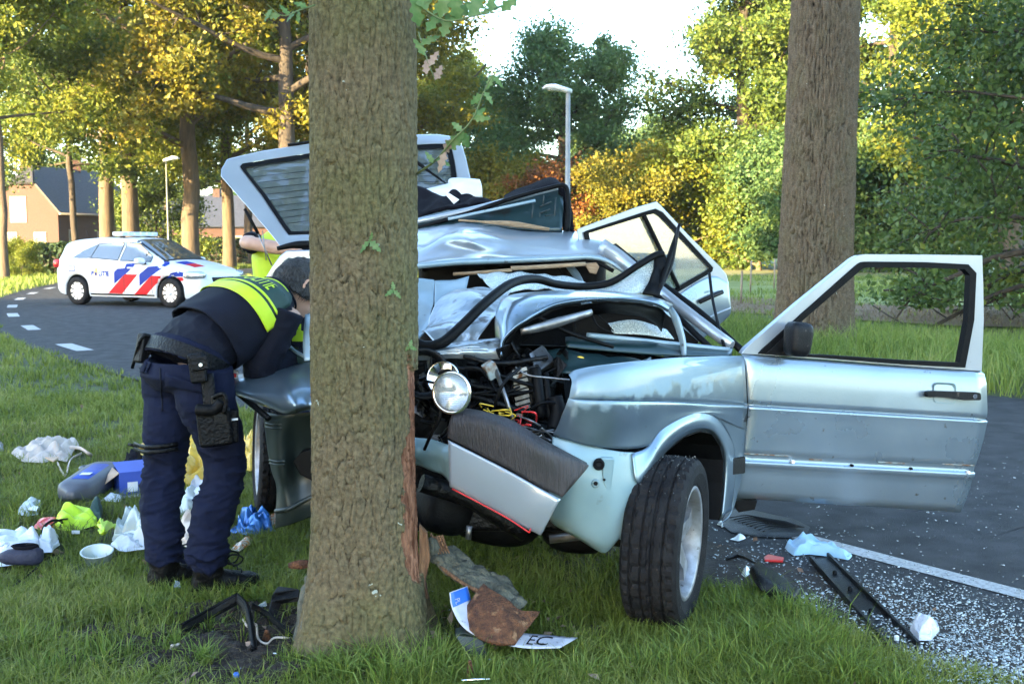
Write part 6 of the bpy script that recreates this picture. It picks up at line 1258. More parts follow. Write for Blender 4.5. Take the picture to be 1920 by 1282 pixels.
def hair_cap(name, q, parent, mat, zmin=-0.05, seed=1, s=1.0):
    V = []; nu, nv = 64, 40
    for i in range(nv):
        for j in range(nu):
            a = 2 * math.pi * j / nu; e = math.pi * i / (nv - 1) * 0.62; x, y, z = math.cos(a) * math.sin(e), math.sin(a) * math.sin(e), math.cos(e)
            front = max(0, x) ; zz = -0.01 + z * .132; lim = zmin + 0.09 * front ** 2
            zz = max(zz, lim) if True else zz
            k = 1.0 if zz > lim else 0.93
            V.append(list(q(-.008 + x * .120 * k, y * .096 * k, zz * 1.06 + .004)))
    V = np.array(V); ctr = np.array(list(q(0, 0, 0))); d = V - ctr; d /= np.linalg.norm(d, axis=1)[:, None]; V = V + d * ((fbm(V * 60, seed) - .45) * .016)[:, None]
    i, j = np.meshgrid(np.arange(nv - 1), np.arange(nu), indexing='ij'); b = (i * nu + j).ravel(); c = (i * nu + (j + 1) % nu).ravel()
    o = obj(name, np_mesh(name, V, np.stack([b, c, c + nu, b + nu], 1), True), mat, parent, True); finish(o, thick=0.006, offset=1.0)
    # loose strands over the cap
    rg_ = np.random.default_rng(seed); ids = rg_.integers(0, len(V), 2600); P = V[ids]; dd = d[ids]; 
    tdir = np.cross(dd, rg_.normal(size=dd.shape)); tdir /= np.linalg.norm(tdir, axis=1)[:, None]; dn = np.array(list(q(-.3, 0, -1))) - ctr; tdir = tdir * .5 + dn / np.linalg.norm(dn); 
    side = np.cross(tdir, dd); side /= np.linalg.norm(side, axis=1)[:, None]; L_ = rg_.uniform(.010, .024, len(P))[:, None]
    VV = np.stack([P - side * .0012, P + side * .0012, P + tdir * L_ + dd * rg_.uniform(.002, .008, (len(P), 1))], 1).reshape(-1, 3)
    st = obj('hair_strand', np_mesh('hair_strand', VV, np.arange(len(VV)).reshape(-1, 3)), mat, o); st['kind'] = 'stuff'
    return o

# ---------------------------------------------------------------- officer leaning into the wreck
off_ = thing('person', 'police officer bent over the wreck, seen from behind in navy trousers and vest lettered POLITIE', 'person', (-1.33, 4.27, 0))
F_ = Vector((0.72, 0.69, 0)).normalized(); Lf = Vector((-F_.y, F_.x, 0)); Zu = Vector((0, 0, 1))
hipR, hipL = Vector((-1.215, 4.235, .87)), Vector((-1.405, 4.41, .87))
knR, knL = Vector((-1.170, 4.24, .485)), Vector((-1.440, 4.33, .485))
anR, anL = Vector((-1.215, 4.16, .12)), Vector((-1.415, 4.24, .12))
W_ = Vector((-1.275, 4.33, .985)); C_ = Vector((-1.17, 4.425, 1.075)); S_ = Vector((-1.075, 4.515, 1.145)); N_c = Vector((-.995, 4.585, 1.185)); Hd = Vector((-.925, 4.64, 1.205))
shR, shL = S_ - Lf * .185 + Vector((.03, .0, -.02)), S_ + Lf * .185
elR, elL = Vector((-1.04, 4.44, .88)), Vector((-.98, 4.80, .92))
haR, haL = Vector((-.90, 4.63, .90)), Vector((-.80, 4.78, .96))
Bc = Vector((-1.315, 4.295, .930)); bd = Vector((.36, .32, .86)).normalized(); bb = Lf.cross(bd).normalized(); bb = bb if bb.z > 0 else -bb
sp_dir = (S_ - W_).normalized(); back = Lf.cross(sp_dir).normalized()
if back.z < 0: back = -back
mb = MB()
loft(mb, [(hipR * .5 + hipL * .5 + Zu * .0, Lf * .12, F_ * .07), (W_, Lf * .11, back * .06), (C_, Lf * .15, back * .10), (S_, Lf * .17, back * .09), (N_c - sp_dir * .04, Lf * .08, back * .07)], 20)
limb(mb, [N_c - sp_dir * .03, (N_c + Hd) / 2, Hd], [.062, .058, .06])
for a, b, c in ((shR, elR, haR), (shL, elL, haL)): limb(mb, [a, (a + b) / 2, b, (b + c) / 2, c], [.055, .048, .042, .040, .028])
for a, b, c in ((hipR, knR, anR), (hipL, knL, anL)): limb(mb, [a, (a + b) / 2, b, (b + c) / 2, c], [.085, .07, .052, .055, .038])
hand(mb, haR, (haR - elR), (0, 0, -1)); hand(mb, haL, (haL - elL), (0, 0, -1))
qh = head_shape(mb, Hd, (Hd - N_c).normalized() * .5 + Vector((0.1, 0.1, .75)), Vector((.70, .62, -.55)))
fuse(mb, 'body', M_skin, off_, 0.006, 2)
hair_cap('hair', qh, off_, M_hair)
# trousers
def folds(seed, zk, amp):
    def f(V):
        V = V.astype(float); z = V[:, 2]
        a = np.interp(z, [.08, .16, .30, .45, .52, .62, .80, .95], [1.3, 1.2, .7, 1.0, .9, .45, .25, .2]) * amp
        p = np.stack([V[:, 0] * 9, V[:, 1] * 9, z * zk + V[:, 0] * 12], 1); r = 1 - np.abs(vnoise(p, seed) - .5) * 2
        p2 = np.stack([V[:, 0] * 16, V[:, 1] * 16, z * zk * 1.9 - V[:, 0] * 16], 1); r2 = 1 - np.abs(vnoise(p2, seed + 5) - .5) * 2
        a = a * np.clip(vnoise(p * np.array([.35, .35, .3]), seed + 8) * 2.6 - .45, .12, 1.6)
        return (r ** 2 - .4) * a + (r2 ** 2 - .4) * a * .55
    return f
mb = MB(); hc = (hipR + hipL) / 2
loft(mb, [(hc + Zu * -.06 - F_ * .01, Lf * .190, F_ * .125), (hc + Zu * .0 - F_ * .03, Lf * .205, F_ * .155), (hc + Zu * .06 - F_ * .02, Lf * .198, F_ * .145), (Bc - bd * .03, Lf * .200, bb * .152), (Bc + bd * .03, Lf * .198, bb * .149), (Bc + bd * .055, Lf * .192, bb * .143)], 28, 2.2)
for hp_, kn, an, sd in ((hipR, knR, anR, -1), (hipL, knL, anL, 1)):
    limb(mb, [hp_ + Zu * .03 - F_ * .02, hp_ - Zu * .10 - F_ * .012, (hp_ + kn) / 2, kn + F_ * .01, (kn + an) / 2 - F_ * .012, an + Zu * .08, an + Zu * .0], [.116, .120, .100, .080, .079, .075, .072], 20)
tr_ = fuse(mb, 'trousers', M_navy, off_, 0.007, 2, folds(3, 30, .017))
# pocket flaps and seam
from mathutils.bvhtree import BVHTree
BV = {}
def on_surface(o, px, py, off=0.004):
    if o.name not in BV: BV[o.name] = BVHTree.FromPolygons([v.co[:] for v in o.data.vertices], [p.vertices[:] for p in o.data.polygons])
    t = BV[o.name]; d = ray(px, py).normalized(); loc, nrm, idx, ds = t.ray_cast(Vector((0, 0, CAMZ)), d)
    if loc is None:
        p = Vector((0, 0, CAMZ)) + d * 4.45
        loc, nrm, idx, ds = t.find_nearest(p)
    return loc + nrm * off
def surf_patch(name, o, quad, nu, nv, mat, parent, off=0.004, thick=0.003, crumple=0.0):
    """a piece of cloth or band lying on surface o inside a pixel quad"""
    rows = []; last = None
    for i in range(nv):
        v = i / (nv - 1); r = []
        for j in range(nu):
            u = j / (nu - 1); a = np.array(quad[0]) * (1 - u) + np.array(quad[1]) * u; b = np.array(quad[3]) * (1 - u) + np.array(quad[2]) * u; p = a * (1 - v) + b * v
            q = on_surface(o, p[0], p[1], off); q = q if q is not None else last; last = q if q is not None else last; r.append(q)
        rows.append(r)
    good = next(q for r in rows for q in r if q is not None); rows = [[q if q is not None else good for q in r] for r in rows]
    V = np.array([[list(q) for q in r] for r in rows]).reshape(-1, 3); i, j = np.meshgrid(np.arange(nv - 1), np.arange(nu - 1), indexing='ij'); b = (i * nu + j).ravel()
    ob = obj(name, np_mesh(name, V, np.stack([b, b + nu, b + nu + 1, b + 1], 1), True), mat, parent, True); finish(ob, thick=thick, offset=0); return ob
bpy.context.view_layer.update()
surf_patch('pocket_flap', tr_, [(313, 700), (384, 722), (384, 736), (312, 724)], 10, 5, M_navy, tr_, .007, .006)
surf_patch('pocket_flap', tr_, [(254, 678), (282, 672), (272, 700), (250, 694)], 8, 5, M_navy, tr_, .007, .006)
surf_patch('seat_seam', tr_, [(300, 690), (302, 690), (306, 770), (303, 770)], 2, 14, M_navy2, tr_, .003, .003)
# shirt: sleeves and the strip between belt and vest
mb = MB()
loft(mb, [(Bc - bd * .01, Lf * .192, bb * .145), ((Bc + W_) / 2, Lf * .188, bb * .14), (W_ + sp_dir * .01, Lf * .188, back * .138), (W_ + sp_dir * .06, Lf * .180, back * .130), (C_, Lf * .182, back * .125), (S_, Lf * .18, back * .11), (N_c - sp_dir * .05, Lf * .08, back * .07)], 26)
limb(mb, [shR - Lf * -.03, (shR + elR) / 2 + Vector((-.012, -.02, 0)), elR + Vector((-.015, -.015, -.01)), (elR + haR) / 2, haR - (haR - elR) * .1], [.080, .076, .068, .058, .046], 16)
limb(mb, [shL, (shL + elL) / 2, elL, (elL + haL) / 2, haL - (haL - elL) * .1], [.078, .07, .06, .052, .044], 16)
fuse(mb, 'shirt', M_navy2, off_, 0.007, 2, lambda V: ((1 - np.abs(vnoise(V.astype(float) * np.array([14, 14, 24]), 4) - .5) * 2) ** 2 - .4) * .008)
# vest: a stiff shell, defined by a spine parameter s and an angle round the body
vs_ = [(W_ + sp_dir * .035 + back * .01, .205, .150), (W_ * .55 + C_ * .45 + back * .006, .212, .152), (C_ + back * .004, .214, .150), (C_ * .4 + S_ * .6 + back * .006, .216, .140), (S_ + sp_dir * .02, .205, .115), (S_ * .45 + N_c * .55, .150, .088), (N_c - sp_dir * .005, .085, .070)]
def vest_pt(s, phi, o=0.0):
    k = min(max(s, 0), 1) * (len(vs_) - 1); i = min(int(k), len(vs_) - 2); t = k - i; t = t * t * (3 - 2 * t) * .5 + t * .5
    c = vs_[i][0] * (1 - t) + vs_[i + 1][0] * t; a = vs_[i][1] * (1 - t) + vs_[i + 1][1] * t; b = vs_[i][2] * (1 - t) + vs_[i + 1][2] * t
    ct, st = math.cos(phi), math.sin(phi); e = 2 / 2.6
    return c - Lf * (a + o) * math.copysign(abs(ct) ** e, ct) + back * (b + o) * math.copysign(abs(st) ** e, st)
def vest_grid(name, s0, s1, p0, p1, ns, npn, mat, parent, o=0.0, thick=.006, ripple=0.0):
    V = []
    for i in range(ns):
        for j in range(npn):
            s = s0 + (s1 - s0) * i / (ns - 1); ph = p0 + (p1 - p0) * j / (npn - 1)
            r = ripple * math.sin(ph * 7 + s * 9) * math.sin(s * 11 + ph * 2); V.append(list(vest_pt(s, ph, o + r)))
    i, j = np.meshgrid(np.arange(ns - 1), np.arange(npn - 1), indexing='ij'); b = (i * npn + j).ravel()
    ob = obj(name, np_mesh(name, np.array(V), np.stack([b, b + 1, b + npn + 1, b + npn], 1), True), mat, parent, True); finish(ob, thick=thick, offset=0); return ob
PI = math.pi
vest = vest_grid('vest', 0.0, 1.0, -PI * .98, PI * .98, 40, 72, M_navy2, off_, 0.0, .008, ripple=.003)
vest_grid('shoulder_panel', .46, .985, -.05, PI + .05, 20, 50, M_green, vest, .0068, .003)
vest_grid('yellow_band', .375, .470, -.25, PI + .25, 8, 60, M_hiv, vest, .0095, .003)
vest_grid('yellow_band', .502, .530, -.1, PI + .1, 5, 50, M_hiv, vest, .0100, .003)
vest_grid('yellow_band', .905, .92, .2, PI - .2, 4, 40, M_hiv, vest, .0100, .003)
vest_grid('collar', .97, 1.0, -PI * .98, PI * .98, 6, 50, M_navy2, vest, .012, .008)
# lettering bent onto the vest
def vest_text(s, size, sc, pc, mat, kphi, ks):
    o = text_mesh(s, size, mat, 'lettering', None, Matrix.Identity(4), extrude=0.0)
    me = o.data; bm = bmesh.new(); bm.from_mesh(me); bmesh.ops.subdivide_edges(bm, edges=[e for e in bm.edges if e.calc_length() > size * .3], cuts=2); bm.to_mesh(me); bm.free()
    for v in me.vertices: v.co = vest_pt(sc + v.co.y * ks, pc + v.co.x * kphi, .0115)
    o.parent = vest; o.matrix_parent_inverse = wmat(vest).inverted()
    for p in me.polygons: pass
    return o
vest_text('POLITIE', 1.0, .622, 1.12, M_hiv, -0.33, .17)
# yellow chevrons on the near side below the arm
fl_ = patch('vest_front', [[at(512, 588, 4.66), at(545, 580, 4.68), at(578, 590, 4.70)], [at(516, 630, 4.64), at(550, 628, 4.64), at(582, 632, 4.68)], [at(520, 690, 4.66), at(555, 694, 4.66), at(584, 690, 4.70)]], 14, 14, M_navy2, vest, thick=.02)
for q in (((530, 584), (564, 608), (564, 620), (536, 604)), ((542, 614), (573, 622), (573, 640), (548, 640))): mb = MB(); mb.prism([at(x, y, 4.625) for x, y in q], Vector((0, .004, 0))); mb.build('yellow_band', M_hiv, vest)
surf_b = [vest_grid('yellow_band', .40, .48, -1.25, -.35, 6, 16, M_hiv, vest, .0095, .003), vest_grid('yellow_band', .50, .56, -1.3, -.5, 6, 16, M_hiv, vest, .0095, .003)]
# belt with pouch, radio, holster on the thigh
mb = MB(); ring_ = [Bc + bd * .005 + Lf * (.201 * math.cos(a)) + bb * (.151 * math.sin(a)) for a in np.linspace(0, 2 * PI, 41)]
vs = []; 
for p in ring_:
    c = Bc; d = (p - c).normalized(); vs += [p - bd * .028, p + bd * .028, p + bd * .028 + d * .008, p - bd * .028 + d * .008]
fs = []
for k in range(40):
    for e in range(4): fs.append((4 * k + e, 4 * k + (e + 1) % 4, 4 * k + 4 + (e + 1) % 4, 4 * k + 4 + e))
mb.add(vs, fs); mb.build('belt', M_leather, off_, bevel=.002)
def frame_m(right, up):
    r = Vector(right).normalized(); u = Vector(up); u = (u - r * u.dot(r)).normalized(); n = r.cross(u); return Matrix((r, u, n)).transposed()
def rbox(name, c, size, rot, mat, parent, bev=.006):
    mb = MB(); mb.box(c, size, rot); return mb.build(name, mat, parent, bevel=bev)
pm_ = frame_m((0.9, .1, .12), (.28, .1, 1))
rbox('pouch', at(371, 690, 4.07), (.062, .115, .045), pm_, M_leather, off_, .010); rbox('pouch_flap', at(374, 681, 4.042), (.066, .055, .012), pm_, M_leather, off_, .005)
mb = MB(); mb.tube([at(376, 684, 4.036), at(376, 684, 4.030)], .006, 10); mb.build('press_stud', M_chrome, off_)
rbox('radio', at(266, 652, 4.30), (.045, .125, .036), frame_m((.8, -.5, .0), (.45, 0, 1)), M_plas, off_, .010)
mb = MB(); mb.tube([at(248, 690, 4.30), at(262, 640, 4.28), at(274, 629, 4.29), at(285, 634, 4.3), at(284, 650, 4.31), at(270, 680, 4.31)], .007, 8, n=22); mb.build('radio_clip', M_leather, off_)
mb = MB(); mb.tube([at(388, 700, 4.09), at(392, 740, 4.08), at(396, 780, 4.07)], .026, 10, n=8, flat=.35, up=(1, 0, 0)); mb.build('holster_strap', M_leather, off_)
rbox('holster', at(403, 800, 4.08), (.130, .150, .050), frame_m((1, .3, .08), (-.05, 0, 1)), M_leather, off_, .016)
rbox('holster_plate', at(412, 768, 4.075), (.06, .12, .035), frame_m((1, .3, .05), (.12, 0, 1)), M_plas, off_, .010)
mb = MB(); limb(mb, [at(370, 768, 4.05), at(388, 769, 4.045), at(404, 766, 4.05), at(416, 752, 4.05)], [.024, .023, .022, .018], 12); mb.build('pistol_grip', M_rub, off_)
mb = MB(); mb.tube([at(400, 745, 4.05), at(418, 738, 4.04), at(424, 752, 4.04), at(420, 775, 4.04)], .009, 8, n=12); mb.build('holster_guard', M_leather, off_)
rbox('magazine_pouch', at(438, 798, 4.13), (.036, .13, .04), frame_m((1, .3, 0), (0, 0, 1)), M_leather, off_, .008); rbox('label_tab', at(440, 786, 4.108), (.026, .008, .006), frame_m((1, .3, 0.1), (0, 0, 1)), M_white, off_, .002)
mb = MB()
for y in (832, 841): mb.tube([at(252, y, 4.32), at(272, y + 6, 4.225), at(298, y + 5, 4.205), at(334, y, 4.24)], .009, 8, n=14, flat=.5)
mb.tube([at(258, 838, 4.33), at(247, 834, 4.33), at(240, 833, 4.34)], .006, 6, flat=.4); mb.build('thigh_strap', M_leather, off_)
# boots
for an, dF, nm in ((anR, F_ * .8 + Vector((.25, -.1, 0)), 'R'), (anL, F_ * .7 + Vector((.2, .2, 0)), 'L')):
    dF = dF.normalized(); sd = Vector((-dF.y, dF.x, 0)); b0 = Vector((an.x, an.y, 0)); mb = MB()
    loft(mb, [(b0 + Zu * .155, sd * .060, dF * .062), (b0 + Zu * .12, sd * .058, dF * .060), (b0 + Zu * .075, sd * .050, dF * .058), (b0 + Zu * .045 + dF * .004, sd * .046, dF * .062), (b0 + Zu * .012, sd * .044, dF * .064)], 18)
    loft(mb, [(b0 - dF * .062 + Zu * .045, sd * .030, Zu * .036), (b0 - dF * .03 + Zu * .05, sd * .042, Zu * .048), (b0 + dF * .05 + Zu * .05, sd * .044, Zu * .046), (b0 + dF * .12 + Zu * .042, sd * .049, Zu * .036), (b0 + dF * .17 + Zu * .036, sd * .046, Zu * .032), (b0 + dF * .20 + Zu * .030, sd * .030, Zu * .024)], 16)
    bt = fuse(mb, 'boot', M_leather, off_, .006, 2, lambda V: ((1 - np.abs(vnoise(V.astype(float) * np.array([22, 22, 40]), 4) - .5) * 2) ** 2 - .4) * .004)
    mb = MB(); loft(mb, [(b0 - dF * .068 + Zu * .008, sd * .036, Zu * .016), (b0 + dF * .02 + Zu * .008, sd * .046, Zu * .014), (b0 + dF * .12 + Zu * .008, sd * .053, Zu * .014), (b0 + dF * .205 + Zu * .010, sd * .034, Zu * .012)], 14, 4); mb.build('sole', M_rub, bt)
    mb = MB(); t0 = b0 + dF * .062 + Zu * .12
    for k in range(5): c = b0 + dF * (.064 + .016 * k) + Zu * (.135 - .014 * k); mb.tube([c - sd * .025, c + Zu * .006 + dF * .004, c + sd * .025], .003, 5, n=5)
    for sg in (-1, 1): mb.tube([t0, t0 + dF * .03 + Zu * .035 + sd * sg * .02, t0 + dF * .07 + Zu * .02 + sd * sg * .035, t0 + dF * .05 - Zu * .01 + sd * sg * .02, t0], .0035, 6, n=16)
    mb.build('lace', M_rub, bt)

# ---------------------------------------------------------------- officer behind the hatch
p2 = thing('person', 'second officer in yellow vest standing behind the open hatch, bare forearm raised', 'person', (-1.62, 7.5, 0))
B0 = Vector((-1.62, 7.5, 0)); r2 = Vector((1, -.1, 0)).normalized(); f2 = Vector((-.1, -1, 0)).normalized()
mb = MB(); limb(mb, [B0 + Zu * 1.42, B0 + Zu * 1.56 + f2 * .02], [.06, .058])
q2 = head_shape(mb, B0 + Zu * 1.62 + f2 * .03, (0, -.1, 1), f2)
e1 = at(464, 455, 7.15); s1 = B0 + Zu * 1.40 - r2 * .20; h1 = at(560, 472, 6.9)
limb(mb, [s1, (s1 + e1) / 2, e1, (e1 + h1) / 2, h1], [.055, .052, .046, .046, .032]); hand(mb, h1, h1 - e1, (0, 0, -1))
e3 = B0 + r2 * .34 + Zu * 1.12 + f2 * .1; h3 = B0 + r2 * .12 + Zu * 1.1 + f2 * .36; s3 = B0 + Zu * 1.40 + r2 * .20
limb(mb, [s3, e3, h3], [.055, .046, .032]); hand(mb, h3, h3 - e3, (0, 0, -1))
loft(mb, [(B0 + Zu * .9, r2 * .15, f2 * .1), (B0 + Zu * 1.2, r2 * .16, f2 * .1), (B0 + Zu * 1.42, r2 * .16, f2 * .08)], 16)
fuse(mb, 'body', M_skin, p2, .009, 2); hair_cap('hair', q2, p2, M_hair, seed=3)
mb = MB(); loft(mb, [(B0 + Zu * .92, r2 * .185, f2 * .135), (B0 + Zu * 1.1, r2 * .19, f2 * .14), (B0 + Zu * 1.3, r2 * .205, f2 * .14), (B0 + Zu * 1.42, r2 * .17, f2 * .11), (B0 + Zu * 1.48, r2 * .09, f2 * .08)], 26); v2 = fuse(mb, 'vest', M_hiv, p2, .009, 2)
mb = MB(); limb(mb, [s1, (s1 + e1) / 2 + (s1 - e1) * .05], [.082, .072]); fuse(mb, 'sleeve', M_navy2, p2, .009, 2); mb = MB(); limb(mb, [s3, (s3 + e3) / 2], [.082, .07]); fuse(mb, 'sleeve', M_navy2, p2, .009, 2)
mb = MB(); mb.box(B0 + Zu * 1.02 - r2 * .05 + f2 * .14, (.3, .01, .05)); mb.build('reflective_band', M_silver, v2, bevel=.003)
mb = MB(); loft(mb, [(B0 + Zu * .74, r2 * .18, f2 * .14), (B0 + Zu * .98, r2 * .18, f2 * .13)], 22)
for sg in (-1, 1): limb(mb, [B0 + r2 * .09 * sg + Zu * .85, B0 + r2 * .10 * sg + Zu * .45, B0 + r2 * .11 * sg + Zu * .06], [.11, .085, .075])
fuse(mb, 'trousers', M_navy, p2, .01, 2)
for sg in (-1, 1):
    mb = MB(); b0 = B0 + r2 * .11 * sg; loft(mb, [(b0 - f2 * .07 + Zu * .04, r2 * .03, Zu * .036), (b0 + f2 * .05 + Zu * .045, r2 * .045, Zu * .04), (b0 + f2 * .19 + Zu * .03, r2 * .035, Zu * .028)], 12); mb.build('boot', M_leather, p2)
# ================================================================== POLICE CAR
M_pw = pm('white_police_paint', (0.56, 0.58, 0.61), (0.60, 0.62, 0.64), 2, 0.3, coat=0.3)
M_blue = pm('blue_stripe', (0.002, 0.024, 0.22), rough=0.55, spec=.15)
M_redst = pm('red_stripe', (0.42, 0.008, 0.014), rough=0.55, spec=.15)
M_pglass = glass_mat('police_glass', (0.30, 0.32, 0.33), 0.16, milk=0.05)
M_gold = pm('gold_emblem', (0.55, 0.36, 0.06), rough=0.4)
pc = thing('police_car', 'white police car with red and blue diagonal stripes parked across the road', 'car', (-9.51, 25.01, 0), math.atan2(-.413, .911))
PX0, PX1 = -0.79, 3.58
def ptop(x): return float(np.interp(x, [-.79, -.76, -.70, -.58, -.3, .3, .9, 1.4, 1.62, 2.05, 2.42, 2.6, 3.0, 3.35, 3.5, 3.58], [.86, 1.0, 1.22, 1.42, 1.475, 1.515, 1.52, 1.495, 1.45, 1.22, 1.02, .985, .90, .79, .70, .52]))
def pbelt(x): return float(np.interp(x, [-.79, -.72, -.3, .6, 1.6, 2.4, 3.0, 3.4, 3.58], [.84, .98, .99, .965, .93, .90, .84, .72, .50]))
def pbot(x):
    z = float(np.interp(x, [-.79, -.6, -.3, 3.0, 3.4, 3.58], [.36, .26, .21, .20, .20, .26]))
    for xw in (0, 2.70):
        d = abs(x - xw)
        if d < .375: z = max(z, .315 + math.sqrt(.375 ** 2 - d * d))
    return z
def pw(x): return float(np.interp(x, [-.79, -.70, -.4, 0, 2.6, 3.1, 3.4, 3.58], [.60, .78, .86, .888, .888, .84, .70, .42]))
def pwt(x): return float(np.interp(x, [-.79, -.6, .3, 1.5, 2.42, 2.7, 3.3, 3.58], [.56, .60, .62, .60, .70, .70, .58, .36]))
def sec(x):
    w, wt, zb, zl, zt = pw(x), pwt(x), pbot(x), pbelt(x), ptop(x); zl = min(zl, zt - .02)
    cab = zt > zl + .12; crn = min(.09, (zt - zl) * .35)
    zz = [zb, zb + (zl - zb) * .08, zb + (zl - zb) * .3, zb + (zl - zb) * .55, zb + (zl - zb) * .72, zb + (zl - zb) * .76, zb + (zl - zb) * .9, zl]
    ww = [w - .035, w - .005, w + .004, w + .006, w + .004, w - .006, w - .010, w - .022]
    for f in (.3, .6, .85): zz.append(zl + (zt - crn - zl) * f); ww.append(w - .022 + (wt - w + .022) * f * (0.95 if cab else 1))
    zz += [zt - crn * .5, zt - crn * .12, zt + .012, zt + .018]; ww += [wt - .03, wt - .11, wt * .5, 0]
    return zz, ww
def side_y(x, z):
    zz, ww = sec(x); return -float(np.interp(z, zz[:11], ww[:11]))
def top_z(x, y):
    zz, ww = sec(x); return float(np.interp(abs(y), ww[:9:-1], zz[:9:-1]))
xs = np.unique(np.concatenate([np.linspace(PX0, PX1, 110), np.linspace(-.38, .38, 40), np.linspace(2.32, 3.08, 40)])); V = []; 
for x in xs:
    zz, ww = sec(x); V += [(x, -w_, z_) for z_, w_ in zip(zz, ww)] + [(x, w_, z_) for z_, w_ in list(zip(zz, ww))[-2::-1]]
k = 29; n = len(xs); i, j = np.meshgrid(np.arange(n - 1), np.arange(k - 1), indexing='ij'); b = (i * k + j).ravel()
F = [tuple(r) for r in np.stack([b, b + 1, b + k + 1, b + k], 1)] + [tuple(range(k)), tuple((n - 1) * k + q for q in range(k))[::-1]]
mb = MB(); mb.add(V, F, True); body = mb.build('body', M_pw, pc, world=False)
mb = MB(); mb.box((1.4, 0, .30), (3.9, 1.4, .2)); mb.build('underbody', M_rub, pc, world=False)
def side_decal(name, poly, mat, o=.003, parent=None, sub=.07):
    """a flat outline in (x, z) laid on the near side of the car"""
    bm = bmesh.new(); vs = [bm.verts.new((x, 0, z)) for x, z in poly]; bm.faces.new(vs); bmesh.ops.triangulate(bm, faces=bm.faces)
    for _ in range(3):
        ed = [e for e in bm.edges if e.calc_length() > sub]
        if ed: bmesh.ops.subdivide_edges(bm, edges=ed, cuts=1); bmesh.ops.triangulate(bm, faces=bm.faces)
    for v in bm.verts: v.co.y = side_y(v.co.x, v.co.z) - o
    bmesh.ops.recalc_face_normals(bm, faces=bm.faces)
    me = bpy.data.meshes.new(name); bm.to_mesh(me); bm.free()
    for p in me.polygons: p.use_smooth = True
    return obj(name, me, mat, parent or body)
# pixel of the photo -> place on the near side
def sp_(px, py):
    x = np.interp(px, [112, 151, 240, 332, 420], [-.60, 0, 1.36, 2.70, 3.95]); base = 572 + (px - 151) / 181 * 5.5; s = 81.5 + (px - 151) / 181 * 4.5
    return (float(x), (base - py) / s)
def z2(zx, zy): return sp_(zx / 2.981, 380 + zy / 2.981)
for nm, m_, pts in (('red_stripe', M_redst, ((635, 508), (715, 511), (812, 404), (735, 402))), ('blue_stripe', M_blue, ((674, 456), (672, 390), (690, 372), (733, 370), (740, 345), (806, 340), (742, 402), (735, 404))),
                    ('red_stripe', M_redst, ((782, 519), (852, 522), (962, 412), (890, 410))), ('blue_stripe', M_blue, ((820, 470), (820, 402), (870, 362), (940, 355), (934, 330), (968, 334), (966, 362), (890, 412))),
                    ('blue_stripe', M_blue, ((972, 426), (1000, 396), (1040, 386), (1086, 400), (1074, 416), (1030, 416), (1004, 414))), ('red_stripe', M_redst, ((1030, 420), (1072, 419), (1066, 440), (1052, 442)))):
    side_decal(nm, [z2(*p) for p in pts], m_, .003 if nm == 'red_stripe' else .0045)
side_decal('crest_decal', [z2(*p) for p in ((404, 358), (446, 356), (446, 386), (404, 388))], M_blue, .003); side_decal('crest_field', [z2(*p) for p in ((408, 362), (442, 360), (442, 382), (408, 384))], M_pw, .005)
# lettering: P, emblem, LITIE
def side_text(s, x, z, size):
    o = text_mesh(s, size, M_blue, 'lettering', None, Matrix.Identity(4), extrude=0, align='LEFT', off=.007); me = o.data
    for v in me.vertices: X_l, Z_l = x + v.co.x * 1.0, z + v.co.y; v.co = Vector((X_l, side_y(X_l, Z_l) - .007, Z_l))
    o.parent = body; return o
tx, tz = z2(541, 400); side_text('P', tx, tz, .15); side_text('LITIE', z2(584, 401)[0], tz, .15)
cx_, cz_ = z2(569, 398)
side_decal('emblem_flame', [(cx_ + .045 * math.sin(a) * (1 + .35 * (k % 2)), cz_ + .02 + .085 * math.cos(a) * (1 + .2 * (k % 2))) for k, a in enumerate(np.linspace(0, 2 * PI, 14, endpoint=False))], M_gold, .004); side_decal('emblem_book', [(cx_ - .03, cz_ - .05), (cx_ + .03, cz_ - .05), (cx_ + .03, cz_ + .02), (cx_ - .03, cz_ + .02)], M_blue, .006)
# side windows
for nm, poly in (('rear_quarter_window', ((420, 313), (470, 275), (545, 240), (524, 312))), ('rear_door_window', ((528, 312), (552, 238), (690, 232), (684, 324))), ('front_door_window', ((700, 326), (710, 233), (790, 238), (862, 300), (868, 332)))):
    pts = [z2(*p) for p in poly]; cxm = sum(p[0] for p in pts) / len(pts); czm = sum(p[1] for p in pts) / len(pts)
    side_decal('window_surround', [(cxm + (x - cxm) * 1.06, czm + (z - czm) * 1.10) for x, z in pts], M_plas, .003); side_decal(nm, pts, M_pglass, .007, pc)
for x in (.35, 1.42): side_decal('door_gap', [(x, .30), (x + .012, .30), (x + .012, .93), (x, .93)], M_plas, .0035)
side_decal('door_gap', [(2.22, .30), (2.232, .30), (2.232, .88), (2.22, .88)], M_plas, .0035)
side_decal('sill_trim', [(.42, .24), (2.28, .24), (2.28, .275), (.42, .275)], M_plas, .006)
for x in (.62, 1.62):
    mb = MB(); mb.box((x, side_y(x, .86) - .012, .855), (.17, .03, .03)); mb.build('door_handle', M_pw, pc, world=False, bevel=.006)
